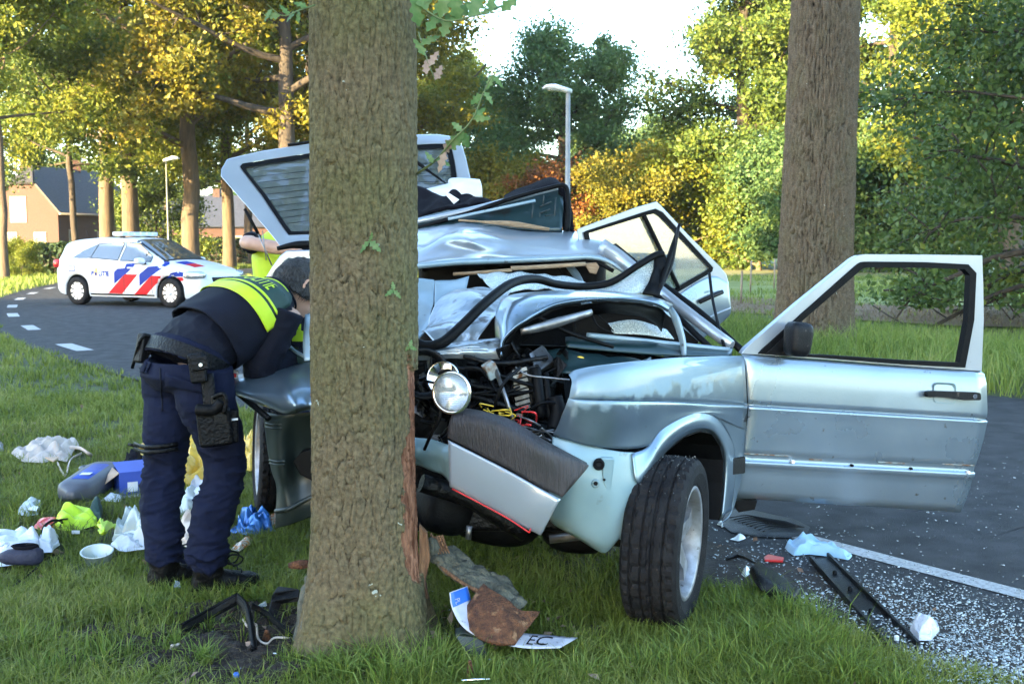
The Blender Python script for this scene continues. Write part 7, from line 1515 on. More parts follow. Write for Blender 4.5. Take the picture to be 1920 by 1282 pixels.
# windscreen and rear screen on the top skin
def top_patch(name, x0, x1, y0, y1, mat, o, nx_=14, ny_=20, inset=None):
    V = [];
    for i in range(nx_):
        x = x0 + (x1 - x0) * i / (nx_ - 1); wv = (pwt(x) - .07)
        for j in range(ny_):
            y = (y0 + (y1 - y0) * j / (ny_ - 1)) * wv; V.append((x, y, top_z(x, y) + o))
    i, j = np.meshgrid(np.arange(nx_ - 1), np.arange(ny_ - 1), indexing='ij'); b = (i * ny_ + j).ravel(); return obj(name, np_mesh(name, np.array(V), np.stack([b, b + ny_, b + ny_ + 1, b + 1], 1), True), mat, pc)
top_patch('windscreen_surround', 1.52, 2.47, -1.08, 1.08, M_plas, .004); top_patch('windscreen', 1.58, 2.40, -1, 1, M_pglass, .009)
for s_, m_, a, b_, c in ((1, M_redst, 2.85, 3.1, .02), (1, M_blue, 2.62, 2.85, .02)): top_patch('bonnet_stripe', a, b_, -.95, -.35, m_, .004, 6, 8)
# lamps, grille, bumper, mirror, light bar
mb = MB(); hp0 = [( .0, 0, 0)]
def side_blob(name, x, y, z, sx, sy, sz, mat, rz=0): 
    me = bpy.data.meshes.new(name); bm = bmesh.new(); bmesh.ops.create_uvsphere(bm, u_segments=18, v_segments=12, radius=1)
    for v in bm.verts:
        kk = (abs(v.co.x) ** 3 + abs(v.co.y) ** 3 + abs(v.co.z) ** 3) ** (-1 / 3); v.co *= kk; v.co = Vector((v.co.x * sx, v.co.y * sy, v.co.z * sz))
    for f in bm.faces: f.smooth = True
    bm.to_mesh(me); bm.free(); me.transform(Matrix.Translation((x, y, z)) @ Matrix.Rotation(rz, 4, 'Z')); return obj(name, me, mat, pc)
for sg in (-1, 1):
    side_blob('headlight', 3.24, .70 * sg, .70, .24, .10, .085, M_chrome, -.55 * sg); side_blob('headlight_lens', 3.255, .712 * sg, .705, .245, .10, .088, M_lens, -.55 * sg)
    side_blob('tail_light', -.70, .72 * sg, .93, .10, .12, .10, M_red); side_blob('mirror', 1.98, .98 * sg, 1.00, .09, .12, .075, M_pw); side_blob('mirror_foot', 2.0, .89 * sg, .95, .05, .06, .03, M_plas)
mb = MB(); mb.box((3.50, 0, .58), (.12, .9, .16)); mb.build('grille', M_plas, pc, world=False, bevel=.02)
mb = MB(); mb.box((3.46, 0, .32), (.16, 1.2, .12)); mb.build('lower_intake', M_plas, pc, world=False, bevel=.02)
mb = MB(); mb.box((.95, 0, 1.60), (.30, 1.12, .09)); lb = mb.build('light_bar', M_white, pc, world=False, bevel=.02)
M_lbar = pm('light_bar_lens', (0.50, 0.56, 0.66), rough=.15, coat=.4)
for y in np.linspace(-.48, .48, 6): mb = MB(); mb.box((.95, y, 1.612), (.31, .14, .07)); mb.build('beacon', M_lbar, lb, world=False, bevel=.012)
for y in (-.4, .4): mb = MB(); mb.box((.95, y, 1.545), (.1, .06, .06)); mb.build('bar_foot', M_plas, pc, world=False)
mb = MB(); mb.tube([(-.45, .0, 1.50), (-.55, 0, 1.72)], .004, 6); mb.build('aerial', M_rub, pc, world=False)
# rear screen and plate
for x, y, s in ((0, -.79, -1), (2.70, -.79, -1), (0, .79, 1), (2.70, .79, 1)):
    wh = bpy.data.objects.new('wheel', None); COL.objects.link(wh); wh.parent = pc; wh.location = (x, y, .32)
    m0 = Matrix.Rotation(PI / 2 * (1 if s < 0 else -1), 4, 'X')
    mb = MB(); mb.lathe([(.20, -.09), (.24, -.10), (.30, -.095), (.318, -.075), (.32, 0), (.318, .075), (.30, .095), (.24, .10), (.205, .09)], 40, m0); mb.build('tyre', M_tyre, wh, world=False)
    mb = MB(); mb.lathe([(.225, .088), (.215, .098), (.20, .085), (.19, .05), (.0, .05)], 40, m0); rm = mb.build('rim', M_plas, wh, world=False)
    for q in range(10):
        a = 2 * PI * q / 10; ca, sa = math.cos(a), math.sin(a); mb = MB(); mb.prism([m0 @ Vector((ca * r_ - sa * t_, sa * r_ + ca * t_, .082)) for r_, t_ in ((.05, -.014), (.05, .014), (.215, .045), (.215, -.045))], m0.to_3x3() @ Vector((0, 0, -.02))); mb.build('spoke', M_silver, wh, world=False)
    mb = MB(); mb.lathe([(0, .098), (.05, .095), (.062, .08), (.062, .05)], 20, m0); mb.build('hub_cap', M_silver, wh, world=False)
    ob_ = [Vector((x + .385 * math.cos(a), side_y(x, .5) * (1 if s < 0 else -1) + .01 * -s, .315 + .385 * math.sin(a))) for a in np.linspace(0, PI, 24)]
    mb = MB(); L1 = [Vector((p.x, p.y - s * .02, p.z)) for p in ob_]; L2 = [Vector((p.x, p.y - s * .30, p.z)) for p in ob_]; nn_ = len(L1); mb.add(L1 + L2, [(q, q + 1, nn_ + q + 1, nn_ + q) for q in range(nn_ - 1)] + [tuple(nn_ + q for q in range(nn_))]); mb.build('wheel_well', M_rub, pc, world=False, fix=False)
mb = MB(); mb.box((1.3, -.35, .75), (.5, .5, .6)); mb.box((1.3, .35, .75), (.5, .5, .6)); mb.box((.3, 0, .75), (.5, 1.2, .6)); mb.build('seats', M_rub, pc, world=False, bevel=.05)
# ================================================================== HOUSES, HEDGES, LAMPS, POSTS
M_brick = bpy.data.materials.new('warm_brick'); M_brick.use_nodes = True
_t = M_brick.node_tree; _b = _t.nodes['Principled BSDF']; _k = _t.nodes.new('ShaderNodeTexBrick'); _c = _t.nodes.new('ShaderNodeTexCoord'); _m = _t.nodes.new('ShaderNodeMapping')
_m.inputs['Rotation'].default_value = (R(90), 0, 0); _t.links.new(_c.outputs['Object'], _m.inputs[0]); _t.links.new(_m.outputs[0], _k.inputs['Vector'])
_k.inputs['Color1'].default_value = (0.060, 0.029, 0.023, 1); _k.inputs['Color2'].default_value = (0.046, 0.022, 0.018, 1); _k.inputs['Mortar'].default_value = (0.065, 0.040, 0.033, 1); _k.inputs['Scale'].default_value = 4.5; _k.inputs['Mortar Size'].default_value = .012
_b.inputs['Roughness'].default_value = .9; _t.links.new(_k.outputs['Color'], _b.inputs['Base Color'])
M_roof = pm('slate_roof', (0.017, 0.016, 0.018), (0.032, 0.030, 0.033), 6, 0.7, bump=0.6, bscale=14, stretch=(1, 1, 3))
M_roof2 = pm('grey_tiles', (0.022, 0.027, 0.042), (0.036, 0.042, 0.060), 5, 0.7, bump=0.6, bscale=8)
M_frame = pm('white_frame', (0.22, 0.20, 0.18), rough=.5)
hs_ = thing('brick_house', 'brick house with half hipped dark roof behind the hedge on the left', 'house', (-29.6, 70, 0))
hd = Vector((.33, .944, 0)); he = Vector((-.944, .33, 0)); HC = Vector((-29.6, 70, 0)); HWd, HL, EZ, RZ = 5.6, 8.5, 3.55, 6.4
def hq(a, b, z): return HC + he * a + hd * b + Vector((0, 0, z))
mb = MB(); mb.add([hq(0, 0, -.1), hq(HWd, 0, -.1), hq(HWd, 0, EZ), hq(HWd * .68, 0, RZ - 1.05), hq(HWd * .32, 0, RZ - 1.05), hq(0, 0, EZ), hq(0, HL, -.1), hq(HWd, HL, -.1), hq(HWd, HL, EZ), hq(HWd * .68, HL, RZ - 1.05), hq(HWd * .32, HL, RZ - 1.05), hq(0, HL, EZ)], [(0, 1, 2, 3, 4, 5), (6, 11, 10, 9, 8, 7), (0, 5, 11, 6), (1, 7, 8, 2)])
mb.build('wall', M_brick, hs_)
def slab(mb, pts, th=.14):
    a, b, c = [Vector(p) for p in pts[:3]]; nrm = (b - a).cross(c - a).normalized(); nrm = nrm if nrm.z > 0 else -nrm; mb.prism(pts, nrm * th)
mb = MB()
slab(mb, [hq(-.3, -.25, EZ - .28), hq(-.3, HL + .25, EZ - .28), hq(HWd / 2, HL - .9, RZ), hq(HWd / 2, 1.0, RZ), hq(HWd * .30, -.25, RZ - 1.15)]); slab(mb, [hq(HWd + .3, -.25, EZ - .28), hq(HWd * .70, -.25, RZ - 1.15), hq(HWd / 2, 1.0, RZ), hq(HWd / 2, HL - .9, RZ), hq(HWd + .3, HL + .25, EZ - .28)]); slab(mb, [hq(HWd * .28, -.3, RZ - 1.17), hq(HWd * .72, -.3, RZ - 1.17), hq(HWd / 2, 1.0, RZ + .01)])
rf_ = mb.build('roof', M_roof, hs_)
mb = MB(); mb.box(hq(HWd / 2, HL * .6, RZ + .3), (.5, .5, .9), (0, 0, .33)); mb.build('chimney', M_brick, rf_)
mb = MB(); mb.tube([hq(-.36, -.25, EZ - .26), hq(-.36, HL + .25, EZ - .26)], .07, 8); mb.build('gutter', M_frame, hs_)
def hwin(a0, a1, z0, z1, side=False):
    def g(a, z, o): return hq(-o, a, z) if side else hq(a, -o, z)
    mb = MB(); mb.prism([g(a0, z0, .0), g(a1, z0, .0), g(a1, z1, .0), g(a0, z1, .0)], (g(0, 0, .05) - g(0, 0, 0))); f = mb.build('window', M_frame, hs_)
    e = .10; mb = MB(); mb.prism([g(a0 + e, z0 + e, .05), g(a1 - e, z0 + e, .05), g(a1 - e, z1 - e, .05), g(a0 + e, z1 - e, .05)], (g(0, 0, .02) - g(0, 0, 0))); mb.build('pane', M_blind if not side else M_pglass, f)
M_blind = pm('lowered_blind', (0.09, 0.065, 0.05), rough=.6)
hwin(2.55, 3.9, 2.75, 4.45); hwin(1.0, 2.0, .7, 2.1); hwin(3.4, 4.6, .7, 2.1); hwin(.9, 1.7, .3, 2.3, True); hwin(3.6, 4.4, 1.0, 2.2, True); hwin(5.6, 6.4, 1.0, 2.2, True)
rh = thing('row_house', 'low row houses with long grey tiled roof between the oak trunks', 'house', (-26, 104, 0))
def rq(a, b, z): return Vector((-44 + a, 104 + b + a * .1, z))
mb = MB(); mb.prism([rq(0, 0, -.1), rq(30, 0, -.1), rq(30, 8, -.1), rq(0, 8, -.1)], Vector((0, 0, 3.2))); mb.build('wall', M_brick, rh)
mb = MB(); slab(mb, [rq(-.3, -.4, 2.9), rq(30.3, -.4, 2.9), rq(30.3, 4, 6.1), rq(-.3, 4, 6.1)]); slab(mb, [rq(-.3, 8.4, 2.9), rq(30.3, 8.4, 2.9), rq(30.3, 4, 6.1), rq(-.3, 4, 6.1)]); rr_ = mb.build('roof', M_roof2, rh)
for a in (6, 14, 22): mb = MB(); mb.box(rq(a, 4, 6.4), (.7, .7, 1.2)); mb.build('chimney', M_brick, rr_)
for a in range(8):
    mb = MB(); mb.box(rq(2 + a * 3.7, -.04, 1.5), (1.3, .08, 1.2)); f = mb.build('window', M_frame, rh); mb = MB(); mb.box(rq(2 + a * 3.7, -.09, 1.5), (1.1, .04, 1.0)); mb.build('pane', M_pglass, f)
for a in range(30): pass
def hedge(name, p0, p1, h, wd, label, mat, seed, n=9000, ls=.12):
    rg = np.random.default_rng(seed); p0, p1 = np.array(p0), np.array(p1); d = p1 - p0; nrm = np.array([-d[1], d[0]]) / np.linalg.norm(d); t = rg.random(n); s = rg.uniform(-1, 1, n); z = rg.random(n)
    hh = h * (1 + .10 * (fbm(np.stack([t * 14, 0 * t, 0 * t], 1), seed) - .5)); shell = rg.random(n) < .8
    f = rg.integers(0, 3, n); s = np.where(shell & (f == 0), -1, np.where(shell & (f == 1), 1, s)); z = np.where(shell & (f == 2), 1, z)
    P = np.stack([p0[0] + d[0] * t + nrm[0] * s * wd / 2, p0[1] + d[1] * t + nrm[1] * s * wd / 2, z * hh], 1) + rg.normal(0, .05, (n, 3)); P[:, 2] = np.abs(P[:, 2])
    t_ = thing(name, label, 'hedge', (0, 0, 0)); obj('foliage', cloud_mesh('foliage', P, ls, rg), mat, t_); 
    a = Vector((*p0, 0)); b = Vector((*p1, 0)); nn_ = Vector((*nrm, 0)) * wd * .36; mb = MB(); mb.prism([a + nn_, b + nn_, b - nn_, a - nn_], Vector((0, 0, h * .86))); mb.build('inner_twigs', M_barkD, t_)
hedge('hedge', (-29, 46.5), (-17.2, 45.5), 1.25, 1.2, 'clipped dark hedge in front of the brick house', M_leafH, 3, 12000)
hedge('hedge', (-15.6, 64), (-9, 69), 1.5, 1.4, 'clipped dark hedge between the oak trunks beyond the police car', M_leafH, 4, 9000)
hedge('hedge', (-27, 78), (-17, 76), 1.6, 1.4, 'clipped hedge far behind the police car roof', M_leafH, 5, 8000)
tree_at(TG, X_(300, 60), 60, 'green shrub under the row house roof, behind the left lamp column', M_barkD, M_leafM, 'bush', 'bush', rz=1, s=1.0)
tree_at(TG, X_(45, 42), 42, 'sunlit low shrub beside the slim young tree at the left edge', M_barkD, M_leafL, 'bush', 'bush', rz=2, s=.30)
M_mast = pm('galvanised_mast', (0.20, 0.21, 0.20), (0.28, 0.28, 0.26), 3, .55, metal=.4)
M_lamp = pm('lamp_housing', (0.50, 0.52, 0.54), rough=.45)
def lamp(x, y, h, label, dirx, L=.95, r=.06):
    t = thing('street_lamp', label, 'street lamp', (x, y, 0), 0, 'street lamps along the road')
    mb = MB(); mb.tube([(0, 0, 0), (0, 0, 1.0), (0, 0, 1.02), (0, 0, h)], [r * 1.3, r * 1.25, r, r * .8], 12); mb.build('column', M_mast, t, world=False)
    mb = MB(); loft(mb, [((.10 * -dirx, 0, h + .0), (0, .05, 0), (0, 0, .05)), ((0.05 * dirx, 0, h + .03), (0, .09, 0), (0, 0, .07)), ((L * .5 * dirx, 0, h + .11), (0, .13, 0), (0, 0, .075)), ((L * .85 * dirx, 0, h + .11), (0, .11, 0), (0, 0, .055)), ((L * dirx, 0, h + .07), (0, .05, 0), (0, 0, .02))], 16); hd_ = mb.build('lamp_head', M_lamp, t, world=False)
    mb = MB(); loft(mb, [((L * .3 * dirx, 0, h + .02), (0, .09, 0), (0, 0, .03)), ((L * .8 * dirx, 0, h + .045), (0, .08, 0), (0, 0, .03))], 12); mb.build('lamp_glass', M_lens, hd_, world=False)
lamp(X_(1063, 27), 27, 5.15, 'street lamp on dark column in front of the broad tree', -1, .64, .070)
lamp(X_(321, 44), 44, 4.75, 'slim pale street lamp between the sunlit oak trunks', 1, .55, .032)
M_post = pm('weathered_post', (0.16, 0.13, 0.10), (0.24, 0.20, 0.16), 10, .9)
for k, (px, Y, h) in enumerate(((1405, 30, .9), (1388, 24.5, .75), (1449, 33, .9), (1476, 46, 1.0))):
    t = thing('fence_post', ('tallest thin stake in the middle of the meadow', 'short stake beside the edge of the brown strip', 'thin stake just left of the thick trunk', 'thin stake far off, just behind the thick trunk')[k], 'post', (X_(px, Y), Y, 0), 0, 'stakes in the meadow'); mb = MB(); mb.tube([(0, 0, 0), (.01, 0, h)], .025, 6); mb.build('stake', M_post, t, world=False)
    mb = MB(); mb.tube([(.01, 0, h), (.01, 0, h + .02)], [.026, .005], 6); mb.build('cap', M_post, t, world=False)
# ================================================================== THINGS LYING ABOUT
M_cream = pm('cream_canvas', (0.40, 0.33, 0.29), (0.50, 0.42, 0.37), 8, 0.85, bump=0.3, bscale=120, dirt=((0.35, 0.26, 0.20), 9, 0.70))
M_bagw = pm('white_film', (0.52, 0.54, 0.60), (0.60, 0.61, 0.66), 9, 0.35, bump=0.3, bscale=50, coat=0.2)
M_bagb = pm('blue_print', (0.02, 0.12, 0.50), rough=.35)
M_clear = glass_mat('clear_plastic', (0.85, 0.88, 0.88), 0.12, 0.12, milk=0.42)
M_can = pm('dark_grey_can', (0.055, 0.058, 0.075), (0.075, 0.078, 0.095), 10, 0.45, dirt=((0.12, 0.11, 0.10), 40, 0.7))
M_bluebox = pm('blue_carton', (0.025, 0.060, 0.33), (0.035, 0.075, 0.38), 10, 0.5)
M_carton = pm('brown_carton', (0.42, 0.28, 0.19), (0.48, 0.33, 0.23), 14, 0.85)
M_yellowbag = pm('yellow_film', (0.62, 0.38, 0.035), (0.70, 0.46, 0.06), 7, 0.4, coat=0.25, bump=0.4, bscale=40)
M_foilb = pm('blue_foil', (0.015, 0.09, 0.30), (0.03, 0.15, 0.42), 12, 0.22, metal=0.35)
M_beige = pm('beige_paper', (0.62, 0.47, 0.36), (0.72, 0.60, 0.50), 9, 0.8, bump=0.3, bscale=60)
M_towel = pm('blue_towel', (0.30, 0.52, 0.72), (0.36, 0.58, 0.77), 20, 0.95, bump=0.5, bscale=260, sheen=0.3)
M_wrap = pm('printed_wrapper', (0.66, 0.55, 0.45), (0.62, 0.22, 0.05), 60, 0.4, sharp=(0.5, 0.56))
M_plate = pm('plate_white', (0.46, 0.46, 0.52), (0.38, 0.38, 0.43), 30, 0.4, coat=0.2, dirt=((0.10, 0.09, 0.08), 45, 0.62))
M_navyshoe = pm('navy_shoe', (0.012, 0.014, 0.035), (0.02, 0.022, 0.05), 14, 0.7, bump=0.3, bscale=90)

def mound(name, outline, h, mat, parent=None, seed=0, folds=5, amp=0.35, prof=2.0, nr=26, na=84, z0=0.005, nscale=14, top_skew=(0, 0), thick=0.0):
    """a soft crumpled heap standing on the ground inside an outline of photo points"""
    O = np.array([list(gnd(*p))[:2] for p in outline]); c = O.mean(0); P = np.vstack([O, O[:1]]); s = np.concatenate([[0], np.cumsum(np.linalg.norm(np.diff(P, axis=0), axis=1))])
    t = np.linspace(0, s[-1], na, endpoint=False); E = np.stack([np.interp(t, s, P[:, 0]), np.interp(t, s, P[:, 1])], 1)
    r = np.linspace(0, 1, nr) ** 0.8; V = []
    for q in r:
        for k in range(na): V.append((c[0] + (E[k, 0] - c[0]) * q, c[1] + (E[k, 1] - c[1]) * q, 0))
    V = np.array(V); rr = np.repeat(r, na)
    base = (1 - rr ** prof) ** 0.75
    cz = creases(np.concatenate([V[:, :2], (base * h * 2)[:, None]], 1), nscale * 1.1, seed)
    if z0 == .005 and road_off(c[0], c[1])[0] < NEAR - .1: z0 = .022
    V[:, 2] = z0 + h * .78 * base * np.clip(1 + amp * 1.5 * cz, .15, 2) + h * amp * .5 * cz * np.clip(base * 3, 0, 1) + .012 * (1 - rr)
    V[:, :2] += (creases(V * np.array([1, 1, 0]) + 3, nscale * .7, seed + 7) * .02 * amp * rr)[:, None]
    V[:, 0] += top_skew[0] * base * h; V[:, 1] += top_skew[1] * base * h
    i, j = np.meshgrid(np.arange(nr - 1), np.arange(na), indexing='ij'); b = (i * na + j).ravel(); d = (i * na + (j + 1) % na).ravel()
    o = obj(name, np_mesh(name, V, np.stack([b, b + na, d + na, d], 1), True), mat, parent, parent is not None)
    if thick: finish(o, thick=thick)
    return o
def ground_thing(name, label, cat, px, py, group=None): g = gnd(px, py); return thing(name, label, cat, (g.x, g.y, 0), 0, group)
def gp(px, py, z=0.0): return gnd(px, py, z)
GL = 'belongings spilled on the grass'
# cream canvas bag with handles
t = ground_thing('canvas_bag', 'cream canvas bag with loose straps lying on the grass at the left', 'bag', 95, 860, GL)
mound('bag_body', [(20, 856), (45, 872), (80, 874), (105, 868), (128, 872), (140, 850), (150, 838), (120, 832), (85, 833), (50, 845)], .075, M_cream, t, 3, amp=.4, nscale=11)
mb = MB(); mb.tube([gp(108, 868, .03), gp(118, 888, .02), gp(124, 890, .015), gp(132, 862, .05), gp(152, 850, .05)], .012, 8, n=24, flat=.35); mb.build('strap', M_cream, t)
mb = MB(); mb.tube([gp(130, 838, .06), gp(150, 840, .08), gp(166, 850, .06), gp(172, 854, .02)], .012, 8, n=16, flat=.35); mb.build('strap', M_cream, t)
mb = MB(); mb.prism([gp(84, 858, .092), gp(110, 858, .092), gp(100, 866, .088)], Vector((0, 0, .006))); mb.build('leather_patch', M_carton, t)
# jerrycan
t = ground_thing('oil_can', 'dark grey oil can with blue label lying on its side in the grass', 'can', 172, 905, GL)
a, b = gp(138, 925, .07), gp(200, 884, .075); ax = (b - a).normalized(); sd = Vector((-ax.y, ax.x, 0))
mb = MB(); loft(mb, [(a - ax * .05, sd * .025, Zu * .02), (a - ax * .03, sd * .03, Zu * .026), (a, sd * .075, Zu * .05), (a + ax * .04, sd * .10, Zu * .064), (b - ax * .08, sd * .105, Zu * .070), (b - ax * .01, sd * .10, Zu * .064), (b + ax * .015, sd * .08, Zu * .05)], 24, 3.2); mb.build('can_body', M_can, t)
mb = MB(); loft(mb, [(a + ax * .07 + Zu * .003 - sd * .006, sd * .070, Zu * .067), (b - ax * .12 + Zu * .003 - sd * .006, sd * .074, Zu * .0725)], 24, 3.0); lb_ = mb.build('label', M_bluebox, t)
mb = MB(); m0 = a + ax * .12 + Zu * .0745; mb.prism([m0 - sd * .045, m0 + sd * .01, m0 + sd * .01 + ax * .05, m0 - sd * .045 + ax * .05], Zu * .002); mb.build('label_field', M_white, lb_)
mb = MB(); mb.tube([b - ax * .1 + sd * .08 + Zu * .03, b - ax * .04 + sd * .13 + Zu * .03, b + ax * .02 + sd * .07 + Zu * .03], .015, 8, n=12); mb.build('handle', M_can, t)
# blue carton
t = ground_thing('cardboard_box', 'open blue printed carton with brown flap behind the officer legs', 'box', 258, 920, GL)
c0 = gp(225, 930); e1 = Vector((.30, .16, 0)); e2 = Vector((-.10, .16, 0)); hgt = Vector((0, 0, .13))
mb = MB(); mb.add([c0, c0 + e1, c0 + e1 + e2, c0 + e2, c0 + hgt, c0 + e1 + hgt, c0 + e1 + e2 + hgt, c0 + e2 + hgt], [(0, 1, 5, 4), (1, 2, 6, 5), (2, 3, 7, 6), (0, 3, 2, 1), (3, 0, 4, 7)]); mb.build('carton', M_bluebox, t, thick=.004)
mb = MB(); mb.add([c0 + hgt, c0 + e2 + hgt, c0 + e2 * 1.0 - e1 * .36 + Vector((0, -.01, .085)), c0 - e1 * .36 + Vector((0, 0, .045))], [(0, 1, 2, 3)]); mb.build('flap', M_carton, t, thick=.004)
mb = MB(); mb.add([c0 + hgt, c0 + e1 + hgt, c0 + e1 + hgt + e2 * .9 + Vector((0, 0, .03)), c0 + e2 * .9 + hgt + Vector((0, 0, .03))], [(0, 1, 2, 3)]); mb.build('flap', M_bluebox, t, thick=.004)
nf = e1.cross(Vector((0, 0, 1))).normalized(); mb = MB(); q = c0 + e1 * .12 + nf * .004; mb.prism([q + Zu * .02, q + e1 * .16 + Zu * .02, q + e1 * .16 + Zu * .075, q + Zu * .075], nf * .002); mb.build('label_field', M_white, t)
mb = MB(); mb.add([c0 - e2 * .02, c0 + e1 * .8 - e2 * .02, c0 + e1 * .8 - e2 * .5 + Zu * .01, c0 - e2 * .5 - e1 * .1 + Zu * .01], [(0, 1, 2, 3)]); mb.build('flap', M_plate, t, thick=.004)
# black cap, pouch
o = mound('cap', [(228, 880), (240, 888), (262, 886), (275, 872), (262, 862), (240, 864)], .09, M_cloth, None, 5, amp=.2); tag(o, 'soft black cap lying behind the blue carton', 'cap', GL)
# yellow bags
for nm, ol, h, lab, sd_ in (('plastic_bag', [(322, 920), (345, 926), (388, 916), (392, 896), (372, 884), (340, 888), (326, 902)], .16, 'bulging yellow plastic bag between the officer legs', 7),
                        ('plastic_bag', [(255, 872), (300, 876), (360, 872), (388, 862), (360, 848), (300, 846), (262, 855)], .15, 'larger yellow bag behind the officer knees', 8),
                        ('plastic_bag', [(452, 885), (470, 890), (486, 880), (480, 862), (460, 860)], .19, 'yellow bag beside the deflated wheel on the far right leg side', 9)):
    o = mound(nm, ol, h, M_yellowbag, None, sd_, amp=.28, nscale=15, prof=3); tag(o, lab, 'bag', GL)
# hi-vis vest with dark green lining
t = ground_thing('safety_vest', 'crumpled neon yellow safety vest with green lining thrown on the grass', 'vest', 160, 985, GL)
mound('front_half', [(97, 996), (120, 1003), (150, 1002), (182, 992), (180, 972), (150, 966), (118, 972), (104, 984)], .065, M_hiv, t, 11, amp=.45, nscale=13)
mb = MB(); 
patch('collar', [[gp(180, 985, .03), gp(200, 990, .03), gp(220, 992, .01)], [gp(186, 975, .10), gp(200, 980, .12), gp(218, 985, .06)], [gp(190, 985, .16), gp(195, 990, .20), gp(204, 992, .14)], [gp(186, 1000, .20), gp(192, 1000, .245), gp(198, 1000, .2)]], 12, 14, M_hiv, t, thick=.006, crumple=.02, cfreq=18)
mound('lining', [(168, 978), (192, 982), (190, 962), (172, 958)], .075, M_green, t, 12, amp=.3)
mb = MB(); mb.prism([gp(135, 1001, .035), gp(150, 1001, .035), gp(150, 995, .05), gp(135, 995, .05)], Vector((0, -.004, .004))); mb.build('reflective_tab', M_silver, t)
o = mound('red_pouch', [(62, 998), (85, 1002), (105, 997), (122, 985), (100, 980), (72, 988)], .035, M_red, None, 13, amp=.4); tag(o, 'flat red pouch half under the neon vest', 'pouch', GL)
mb = MB(); mb.tube([gp(78, 1000, .02), gp(84, 985, .10), gp(100, 975, .12), gp(116, 978, .06), gp(112, 990, .03)], .006, 8, n=24); mb.tube([gp(96, 985, .03), gp(110, 975, .09), gp(132, 972, .05)], .005, 8, n=14); tag(mb.build('cable', M_rub, None), 'black looped cable beside the neon vest', 'cable', GL)
# white and blue carrier bag with a shoe on it
t = ground_thing('carrier_bag', 'white carrier bag printed blue spread on the grass at the left edge', 'bag', 45, 1040, GL)
mound('bag_film', [(-40, 1060), (0, 1072), (40, 1066), (70, 1052), (85, 1040), (75, 1018), (45, 1008), (10, 1012), (-30, 1030)], .075, M_bagw, t, 15, amp=.45, nscale=10)
mound('bag_corner', [(72, 1046), (98, 1044), (114, 1030), (108, 1014), (88, 1016), (74, 1030)], .075, M_bagw, t, 16, amp=.35, nscale=14)
def print_on(name, parent, base, outline_px, mat, off=.003):
    pts = [on_surface(base, x, y, off) for x, y in outline_px]; c_ = on_surface(base, sum(p[0] for p in outline_px) / len(outline_px), sum(p[1] for p in outline_px) / len(outline_px), off + .003); mb = MB(); n = len(pts); mb.add(pts + [c_], [(k, (k + 1) % n, n) for k in range(n)], True); return mb.build(name, mat, parent, fix=False)
bf, bc = kids(t)[0], kids(t)[1]
print_on('blue_print', bf, bf, [(0, 1026), (14, 1008), (22, 1012), (28, 1022), (14, 1028), (2, 1032)], M_bagb); print_on('blue_print', bc, bc, [(88, 1020), (100, 1017), (112, 1024), (106, 1034), (100, 1028)], M_bagb)
mb = MB(); mb.tube([gp(2, 1024, .10), gp(10, 1018, .105), gp(17, 1019, .10), gp(12, 1026, .10)], .004, 6, n=12); mb.build('print_curl', M_bagw, bf)
t = ground_thing('shoe', 'navy lace shoe lying on the white carrier bag', 'shoe', 42, 1042, GL)
a = gp(6, 1044, .07); ax = Vector((.115, .02, 0)); sd = Vector((0, .75, 0)); Zu = Vector((0, 0, .75))
mb = MB(); loft(mb, [(a - ax * .1, sd * .025, Zu * .025), (a + ax * .15, sd * .045, Zu * .042), (a + ax * .7, sd * .05, Zu * .05), (a + ax * 1.15, sd * .042, Zu * .055), (a + ax * 1.35, sd * .02, Zu * .035)], 18); mb.build('upper', M_navyshoe, t)
mb = MB(); mb.lathe([(.035, 0), (.045, .012), (.040, .016), (.032, .004)], 20, Matrix.Translation(a + ax * .75 + Zu * .045) @ Matrix.Diagonal((1.3, .75, 1, 1))); mb.build('collar', M_cloth, t)
mb = MB(); mb.tube([a + ax * .8 + Zu * .065, a + ax * 1.2 + Zu * .06, gp(70, 1042, .06), gp(72, 1058, .02), gp(52, 1078, .01), gp(24, 1098, .008)], .004, 6, n=30); mb.build('lace', M_rub, t)
Zu = Vector((0, 0, 1))
# clear plastic pieces, tub, tablet like pouch
t = ground_thing('plastic_tub', 'small clear plastic tub lying in the grass below the neon vest', 'tub', 186, 1045, GL)
g = gp(186, 1056); mb = MB(); mb.lathe([(.045, 0), (.05, .002), (.066, .06), (.072, .062), (.072, .066), (.063, .064), (.047, .006), (0, .005)], 28, Matrix.Translation(g) @ Matrix.Rotation(.3, 4, 'X') @ Matrix.Diagonal((1.0, .8, 1, 1))); mb.build('tub', M_clear, t)
o = mound('clear_pouch', [(30, 972), (50, 976), (72, 972), (80, 950), (62, 944), (44, 956)], .04, M_clear, None, 20, amp=.3); tag(o, 'clear plastic pouch with a paper slip on the grass', 'pouch', GL)
mb = MB(); mb.prism([gp(52, 955, .05), gp(68, 958, .05), gp(72, 950, .055), gp(58, 946, .055)], Zu * .002); mb.build('paper_slip', M_white, o)
for lab, ol, h, m_, sd_ in (('crumpled clear film bag left of the officer boot', [(210, 1022), (235, 1034), (275, 1032), (282, 1000), (262, 985), (232, 992), (222, 1008)], .10, M_clear, 21), ('milky film bag touching the officer left boot', [(205, 1032), (240, 1042), (290, 1036), (290, 1018), (250, 1012), (215, 1020)], .05, M_bagw, 27),
                        ('clear film bag between the officer boots, topmost', [(322, 968), (350, 976), (384, 970), (386, 945), (360, 938), (330, 950)], .07, M_clear, 22), ('white printed bag right behind the officer legs', [(350, 960), (380, 964), (398, 948), (390, 930), (360, 930)], .08, M_bagw, 23)):
    tag(mound('film_bag', ol, h, m_, None, sd_, amp=.5, nscale=16), lab, 'bag', GL)
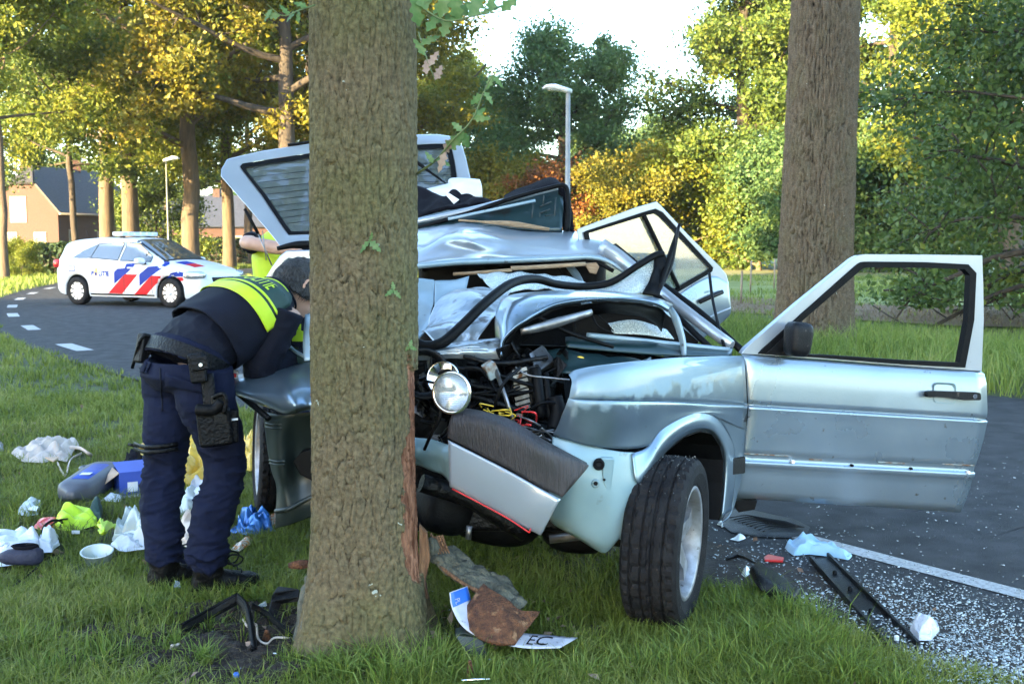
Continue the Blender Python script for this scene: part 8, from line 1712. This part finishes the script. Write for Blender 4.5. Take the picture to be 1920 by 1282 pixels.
tag(mound('paper_sheet', [(325, 1022), (350, 1036), (392, 1030), (388, 985), (372, 960), (345, 972), (330, 995)], .055, M_beige, None, 24, amp=.55, nscale=12), 'crumpled beige paper between the officer boots', 'paper', GL)
tag(mound('foil_bag', [(436, 1005), (460, 1012), (490, 1010), (515, 1004), (512, 990), (478, 982), (448, 984)], .075, M_foilb, None, 25, amp=.5, nscale=20, prof=3), 'shiny blue foil bag in the grass right of the boots', 'bag', GL)
tag(mound('food_wrapper', [(436, 1038), (450, 1042), (470, 1030), (474, 1016), (458, 1022)], .03, M_wrap, None, 26, amp=.5), 'orange and white food wrapper in front of the blue foil', 'wrapper', GL)
tag(mound('food_wrapper', [(500, 992), (515, 996), (545, 988), (540, 976), (515, 974)], .035, M_wrap, None, 29, amp=.5), 'orange and white wrapper by the bent plastic liner', 'wrapper', GL)
tag(mound('paper_scrap', [(190, 946), (225, 948), (232, 938), (200, 934)], .02, M_bagw, None, 30, amp=.5), 'white paper scrap behind the neon vest', 'paper', GL)
tag(mound('carton_scrap', [(-14, 850), (6, 852), (7, 838), (-8, 836)], .03, M_can, None, 31, amp=.2), 'dark scrap at the left edge of the photo', 'scrap', GL)
mb = MB(); mb.prism([gp(324, 1100, .04), gp(338, 1102, .035), gp(336, 1092, .05), (gp(328, 1090, .055))], Vector((.0, .004, .004))); tag(mb.build('lens_shard', M_lens, None), 'small clear lens shard in the grass between the boots', 'shard')

# trim pieces by the trunk, on the soil
GT = 'black trim torn off the car, left of the trunk'
def trim(label, pts, r, flat=.5, n=24, name='trim_strip', grp=GT, up=None):
    t = thing(name, label, 'trim', pts[len(pts) // 2], 0, grp); mb = MB(); mb.tube(pts, r, 8, n=n, flat=flat, smooth=False, up=up); mb.build('strip', M_plas, t)
    P = catmull(pts, n); mb = MB(); mb.tube([Vector(p) + Vector((0, -.004, r * .9)) for p in P], r * .28, 6); mb.build('edge_bead', M_rub, t); return t
trim('straight black trim strip lying across the soil', [gp(342, 1180, .03), gp(395, 1150, .05), (gp(446, 1122, .09))], .022, .55)
trim('curved black trim strip arching down to the soil', [gp(446, 1122, .09), gp(462, 1140, .085), gp(470, 1170, .06), gp(474, 1200, .03), gp(477, 1222, .01)], .020, .6)
trim('thin black trim strip running toward the trunk', [gp(474, 1136, .06), gp(505, 1155, .04), gp(545, 1192, .02)], .014, .5)
t = ground_thing('plastic_piece', 'broken black plastic cover against the left foot of the trunk', 'trim', 528, 1130, GT); mb = MB(); mb.prism([gp(508, 1126, .08), gp(518, 1112, .09), gp(560, 1118, .09), gp(560, 1128, .07), gp(528, 1132, .06), gp(520, 1152, .03), gp(500, 1160, .02)], Vector((0, .03, .02))); mb.build('cover', M_plas, t, bevel=.004)
mb = MB(); mb.prism([gp(483, 1140, .05), gp(500, 1136, .05), gp(498, 1130, .05)], Zu * .01); mb.build('lens_chip', M_lens, t)
mb = MB(); mb.tube([gp(455, 1160, .02), gp(466, 1175, .03), gp(480, 1170, .03), gp(484, 1196, .02), gp(500, 1206, .015), gp(515, 1195, .02), gp(548, 1196, .012)], .004, 6, n=40); tag(mb.build('loose_wire', M_clear if False else M_beige, None), 'pale loose wire coiled on the soil', 'wire')
t = ground_thing('bark_chip', 'reddish bark chip standing in the soil', 'bark', 497, 1190, 'bark chips'); patch('chip', [[gp(490, 1200, .0), gp(508, 1204, .0)], [gp(494, 1190, .04), gp(506, 1192, .04)], [gp(496, 1184, .075), gp(502, 1186, .07)]], 6, 6, M_inner, t, thick=.010, crumple=.01)
t = ground_thing('bark_chip', 'pale bark chip at the left end of the soil', 'bark', 325, 1212, 'bark chips'); patch('chip', [[gp(318, 1218, .0), gp(336, 1212, .0)], [gp(322, 1210, .03), gp(334, 1204, .02)]], 6, 6, M_beige, t, thick=.008, crumple=.01)
mb = MB(); mb.lathe([(0, 0), (.010, 0), (.010, .008), (.007, .014), (0, .014)], 14, Matrix.Translation(gp(443, 1268, .015))); tag(mb.build('bottle_cap', M_bagb, None), 'tiny blue bottle cap on the soil', 'cap')

# bark slab, number plate, black plastic right of the trunk
t = ground_thing('bark_slab', 'long grey slab of bark leaning from the trunk foot to the grass', 'bark', 900, 1120)
patch('outer_bark', [[at(800, 1012, 3.74), at(820, 1022, 3.80), at(850, 1030, 3.83)], [at(826, 1060, 3.70), at(855, 1056, 3.74), at(885, 1060, 3.78)], [at(868, 1090, 3.64), at(900, 1082, 3.70), at(935, 1085, 3.74)], [at(918, 1118, 3.58), at(945, 1108, 3.64), at(965, 1108, 3.70)], [at(968, 1146, 3.52), at(978, 1140, 3.56), at(985, 1134, 3.60)]], 24, 50, M_barkplain, t, thick=.028, crumple=.016, cfreq=26)
patch('inner_face', [[at(905, 1098, 3.60), at(940, 1118, 3.56), at(975, 1146, 3.52), at(1012, 1146, 3.55)], [at(892, 1118, 3.56), at(925, 1140, 3.50), at(965, 1165, 3.47), at(1002, 1160, 3.52)], [at(876, 1140, 3.54), at(908, 1168, 3.46), at(950, 1185, 3.43), at(985, 1180, 3.48)], [at(866, 1160, 3.52), at(895, 1194, 3.43), at(934, 1208, 3.395), at(966, 1208, 3.42)]], 40, 40, M_inner, t, thick=.018, crumple=.006, cfreq=30, seed=6)
mb = MB(); mb.tube([at(826, 1062, 3.70), at(868, 1093, 3.62), at(905, 1112, 3.57), at(950, 1142, 3.51), at(972, 1150, 3.5)], .007, 6, n=20); mb.build('raw_edge', M_wood, t)
mb = MB()
for k in range(16): x0 = 800 + k * 1.6; y0 = 1000 + (k * 7) % 22; mb.tube([at(x0 + 8, y0, 3.78), at(x0 + 14, y0 + 16, 3.76), at(x0 + 18 + k % 3 * 4, y0 + 34, 3.74)], [.006, .002], 4, n=5)
mb.build('fibre', M_wood, t, fix=False)
t = ground_thing('number_plate', 'bent number plate with blue PL band, caught under the bark', 'number plate', 930, 1180)
PLr = [((843, 1110, 3.50), (876, 1098, 3.58)), ((845, 1130, 3.49), (881, 1116, 3.57)), ((851, 1148, 3.48), (885, 1130, 3.56)), ((864, 1170, 3.46), (896, 1150, 3.54)), ((886, 1188, 3.44), (915, 1168, 3.51)), ((915, 1200, 3.43), (945, 1180, 3.50)), ((950, 1209, 3.42), (980, 1186, 3.50)), ((995, 1215, 3.42), (1012, 1189, 3.52)), ((1050, 1214, 3.43), (1083, 1195, 3.53))]
LP_ = catmull([at(*a) for a, b in PLr], 60); RP_ = catmull([at(*b) for a, b in PLr], 60)
def plate_pt(u, v, o=0.0):                              # u along the plate 0..1, v across 0..1
    k = u * 59; i = min(int(k), 58); f = k - i; a = LP_[i] * (1 - f) + LP_[i + 1] * f; b = RP_[i] * (1 - f) + RP_[i + 1] * f; d = LP_[i + 1] - LP_[i]; n_ = np.cross(b - a, d); n_ /= np.linalg.norm(n_) + 1e-9
    if n_[2] < 0: n_ = -n_
    return Vector(a * (1 - v) + b * v + n_ * o)
def plate_grid(name, u0, u1, v0, v1, mat, parent, o, thick): return patch(name, [[plate_pt(u0 + (u1 - u0) * i / 19, v0 + (v1 - v0) * j / 3, o) for j in range(4)] for i in range(20)], 6, 30, mat, parent, thick=thick)
pb_ = plate_grid('plate', 0, 1, 0, 1, M_plate, t, 0, .002); plate_grid('blue_band', .01, .19, .04, .96, M_bagb, pb_, .0022, .0008)
def plate_text(s, u, v, du, dv, mat, o, size=1.0):
    ob = text_mesh(s, size, mat, 'lettering', None, Matrix.Identity(4), extrude=0); me = ob.data
    for q in me.vertices: q.co = plate_pt(min(max(u + q.co.x * du, 0), 1), v + q.co.y * dv, o)
    ob.parent = pb_; ob.matrix_parent_inverse = wmat(pb_).inverted()
plate_text('PL', .13, .30, .075, .36, M_plate, .004); plate_text('EC', .885, .5, .085, .95, M_rub, .0028)
t = ground_thing('plastic_piece', 'dark broken plastic piece below the number plate', 'trim', 880, 1220); mb = MB(); mb.prism([gp(852, 1190, .09), gp(870, 1186, .10), gp(905, 1195, .08), (gp(915, 1232, .02)), gp(880, 1240, .0), gp(868, 1215, .05)], Vector((0, .04, .01))); mb.build('cover', M_liner, t, bevel=.004)
t = ground_thing('metal_strip', 'short bright metal strip in the grass at the bottom edge', 'strip', 890, 1274); mb = MB(); mb.tube([gp(866, 1277, .05), gp(890, 1274, .055), gp(918, 1274, .05)], .006, 6, flat=.4); mb.build('strip', M_chrome, t)
t = ground_thing('bark_chip', 'red brown bark chip in the grass under the plate', 'bark', 880, 1262, 'bark chips'); patch('chip', [[gp(874, 1275, .0), gp(890, 1275, .0)], [gp(876, 1255, .05), gp(886, 1255, .05)], [gp(878, 1240, .08), gp(884, 1240, .08)]], 6, 8, M_inner, t, thick=.010, crumple=.01)

# ---- on the road
t = ground_thing('floor_mat', 'black ribbed rubber floor mat lying on the road under the open door', 'mat', 1435, 985)
om = [(1352, 985), (1372, 1000), (1420, 1008), (1480, 1010), (1512, 1004), (1519, 990), (1490, 975), (1440, 965), (1395, 955), (1362, 958)]
mound('mat', om, .008, M_plas, t, 40, amp=.08, prof=16, nscale=5, z0=.006, nr=14)
for k in range(9):
    f = .12 + k * .095; mb = MB(); mb.tube([gp(1358 + 150 * f * .55, 966 + 34 * f * 1.0, .024), gp(1392 + 120 * f * .55, 962 + 30 * f, .028), gp(1420 + 90 * f, 968 + 22 * f, .030), gp(1470 + 44 * f, 976 + 14 * f, .026)], .003, 5, n=16); mb.build('rib', M_plas, t)
o = mound('towel', [(1470, 1030), (1490, 1042), (1520, 1040), (1560, 1046), (1590, 1052), (1597, 1044), (1572, 1036), (1545, 1022), (1520, 1014), (1488, 1016)], .045, M_towel, None, 41, amp=.6, nscale=16, prof=3); tag(o, 'light blue towel dropped on the white road line', 'towel')
t = ground_thing('sill_rail', 'long black sill trim rail lying from road to grass edge', 'trim', 1620, 1130, 'black trim thrown on the road')
qa, qb, qc, qd = gp(1520, 1052, .006), gp(1552, 1046, .006), gp(1722, 1216, .01), gp(1672, 1226, .01)
mb = MB(); mb.prism([qa, qb, qc, qd], Zu * .008); mb.build('rail', M_plas, t, bevel=.002)
for p, q in ((qa, qd), (qb, qc)): mb = MB(); d_ = (q - p).normalized(); s_ = Vector((-d_.y, d_.x, 0)) * .006; mb.prism([p - s_, q - s_, q + s_, p + s_], Zu * .026); mb.build('lip', M_plas, t, bevel=.002)
for f in (.22, .42, .66, .92): c = qa.lerp(qd, f).lerp(qb.lerp(qc, f), .5); mb = MB(); mb.lathe([(.009, .0), (.009, .016), (.004, .02), (0, .02)], 10, Matrix.Translation(c + Zu * .006)); mb.build('clip', M_rub if f < .9 else M_white, t)
t = ground_thing('bumper_trim', 'black curved bumper trim lying at the road edge beside the wheel', 'trim', 1440, 1080, 'black trim thrown on the road')
patch('trim_shell', [[gp(1406, 1072, .10), gp(1412, 1060, .13), gp(1420, 1052, .11)], [gp(1420, 1098, .09), gp(1432, 1080, .115), gp(1440, 1066, .09)], [gp(1440, 1116, .055), gp(1462, 1100, .085), (gp(1470, 1084, .06))], [gp(1455, 1125, .01), gp(1488, 1122, .05), gp(1494, 1108, .02)]], 12, 20, M_plas, t, thick=.008)
mb = MB(); mb.tube([gp(1452, 1124, .04), gp(1478, 1122, .045), gp(1492, 1108, .04)], .018, 10, n=10); mb.build('rolled_end', M_plas, t)
mb = MB(); mb.tube([gp(1362, 1048, .015), gp(1388, 1042, .02), gp(1420, 1058, .10)], .008, 6, n=10, flat=.4); mb.build('trim_tail', M_plas, t)
o = mound('plastic_cup', [(1706, 1192), (1722, 1212), (1745, 1212), (1760, 1194), (1756, 1182), (1712, 1182)], .055, M_bagw, None, 43, amp=.25, prof=5); tag(o, 'crushed white plastic cup beside the end of the sill rail', 'cup')
mb = MB(); mb.prism([gp(1432, 1048, .008), gp(1440, 1043, .008), gp(1470, 1049, .008), gp(1468, 1054, .008), gp(1434, 1053, .008)], Zu * .012); rr2 = mb.build('reflector', M_red, None, bevel=.003); tag(rr2, 'small red reflector strip on the asphalt left of the towel', 'reflector')
for lab, ol in (('clear lens fragment beside the rubber mat', [(1370, 1012), (1385, 1016), (1400, 1010), (1388, 1004)]), ('clear glass fragment behind the black bumper trim', [(1390, 1086), (1398, 1092), (1408, 1082), (1400, 1072)]), ('pale glass flake under the front fender', [(1345, 985), (1356, 988), (1360, 982), (1350, 980)])):
    tag(mound('glass_fragment', ol, .015, M_crumb, None, 45, amp=.5, nr=8, na=20), lab, 'shard', 'larger glass fragments')

# ---- clothes and covers piled on the roof
def pile(name, rows, mat, label, cat, seed, crumple=.03, thick=.02, cf=7):
    o = patch(name, rows, 40, 26, mat, None, thick=thick, crumple=crumple, cfreq=cf, seed=seed); tag(o, label, cat, 'clothing piled on the wreck roof'); return o
pile('jacket', [[at(690, 366, 6.2), at(790, 358, 6.15), at(830, 366, 6.1), at(850, 357, 6.05), at(868, 366, 6.0)], [at(690, 385, 6.0), at(790, 378, 5.98), at(830, 382, 5.96), at(856, 376, 5.92), at(872, 380, 5.92)], [at(690, 425, 5.84), at(782, 408, 5.82), at(816, 398, 5.82), at(846, 392, 5.82), at(878, 388, 5.82)]], M_cloth, 'black jacket piled on the roof beside the near trunk', 'jacket', 3)
pile('jacket', [[at(860, 370, 6.0), at(880, 362, 5.98), at(905, 368, 5.96), at(922, 378, 5.95)], [at(864, 384, 5.9), at(885, 376, 5.88), at(905, 380, 5.88), at(924, 384, 5.88)], [at(868, 392, 5.82), at(890, 388, 5.82), at(908, 384, 5.82), at(926, 382, 5.82)]], M_cloth, 'small folded black garment in the middle of the roof', 'garment', 4)
pile('jacket', [[at(945, 368, 6.05), at(985, 352, 6.03), at(1020, 338, 6.0), at(1040, 336, 6.0), at(1048, 348, 5.98)], [at(945, 374, 5.92), at(985, 362, 5.92), at(1020, 350, 5.9), at(1040, 346, 5.9), at(1050, 352, 5.9)], [at(940, 380, 5.82), at(985, 370, 5.82), at(1020, 360, 5.82), at(1040, 356, 5.82), at(1052, 358, 5.82)]], M_cloth, 'black garment hanging over the raised end of the dark panel', 'garment', 5)
pile('dark_cloth', [[at(1050, 352, 5.74), at(1064, 360, 5.72), at(1068, 385, 5.7)], [at(1054, 395, 5.72), at(1066, 400, 5.7), at(1070, 410, 5.7)], [at(1056, 432, 5.68), at(1068, 432, 5.66), at(1080, 438, 5.64)]], M_cloth, 'dark cloth hanging down behind the end of the panel', 'cloth', 6, .02)
o = pile('white_cover', [[at(800, 356, 6.5), at(843, 348, 6.5), at(846, 339, 6.5), at(872, 338, 6.5), at(899, 339, 6.5)], [at(800, 362, 6.38), at(843, 356, 6.36), at(862, 350, 6.34), at(885, 346, 6.34), at(902, 346, 6.36)], [at(790, 380, 6.3), at(830, 380, 6.3), at(862, 376, 6.3), at(886, 372, 6.3), at(905, 370, 6.3)]], M_white, 'white folded cover standing behind the black jackets', 'cover', 7, .008)
mb = MB(); mb.prism([at(836, 366, 5.80), at(842, 363, 5.8), at(861, 375, 5.78), at(851, 383, 5.78)], Vector((0, -.004, .002))); tag(mb.build('paper_label', M_white, None), 'white paper label on the black jacket', 'label')
# ================================================================== THE AIR
mb = MB(); mb.box((0, 550, 11.7), (1920, 2000, 27)); hz_ = mb.build('haze', None, None)
m = bpy.data.materials.new('morning_haze'); m.use_nodes = True; _n = m.node_tree.nodes; _n.remove(_n['Principled BSDF']); _v = _n.new('ShaderNodeVolumePrincipled')
_v.inputs['Color'].default_value = (0.92, 0.95, 1.0, 1); _v.inputs['Density'].default_value = 0.0002; _v.inputs['Anisotropy'].default_value = 0.3
m.node_tree.links.new(_v.outputs[0], _n['Material Output'].inputs['Volume']); hz_.data.materials.append(m); hz_['kind'] = 'stuff'
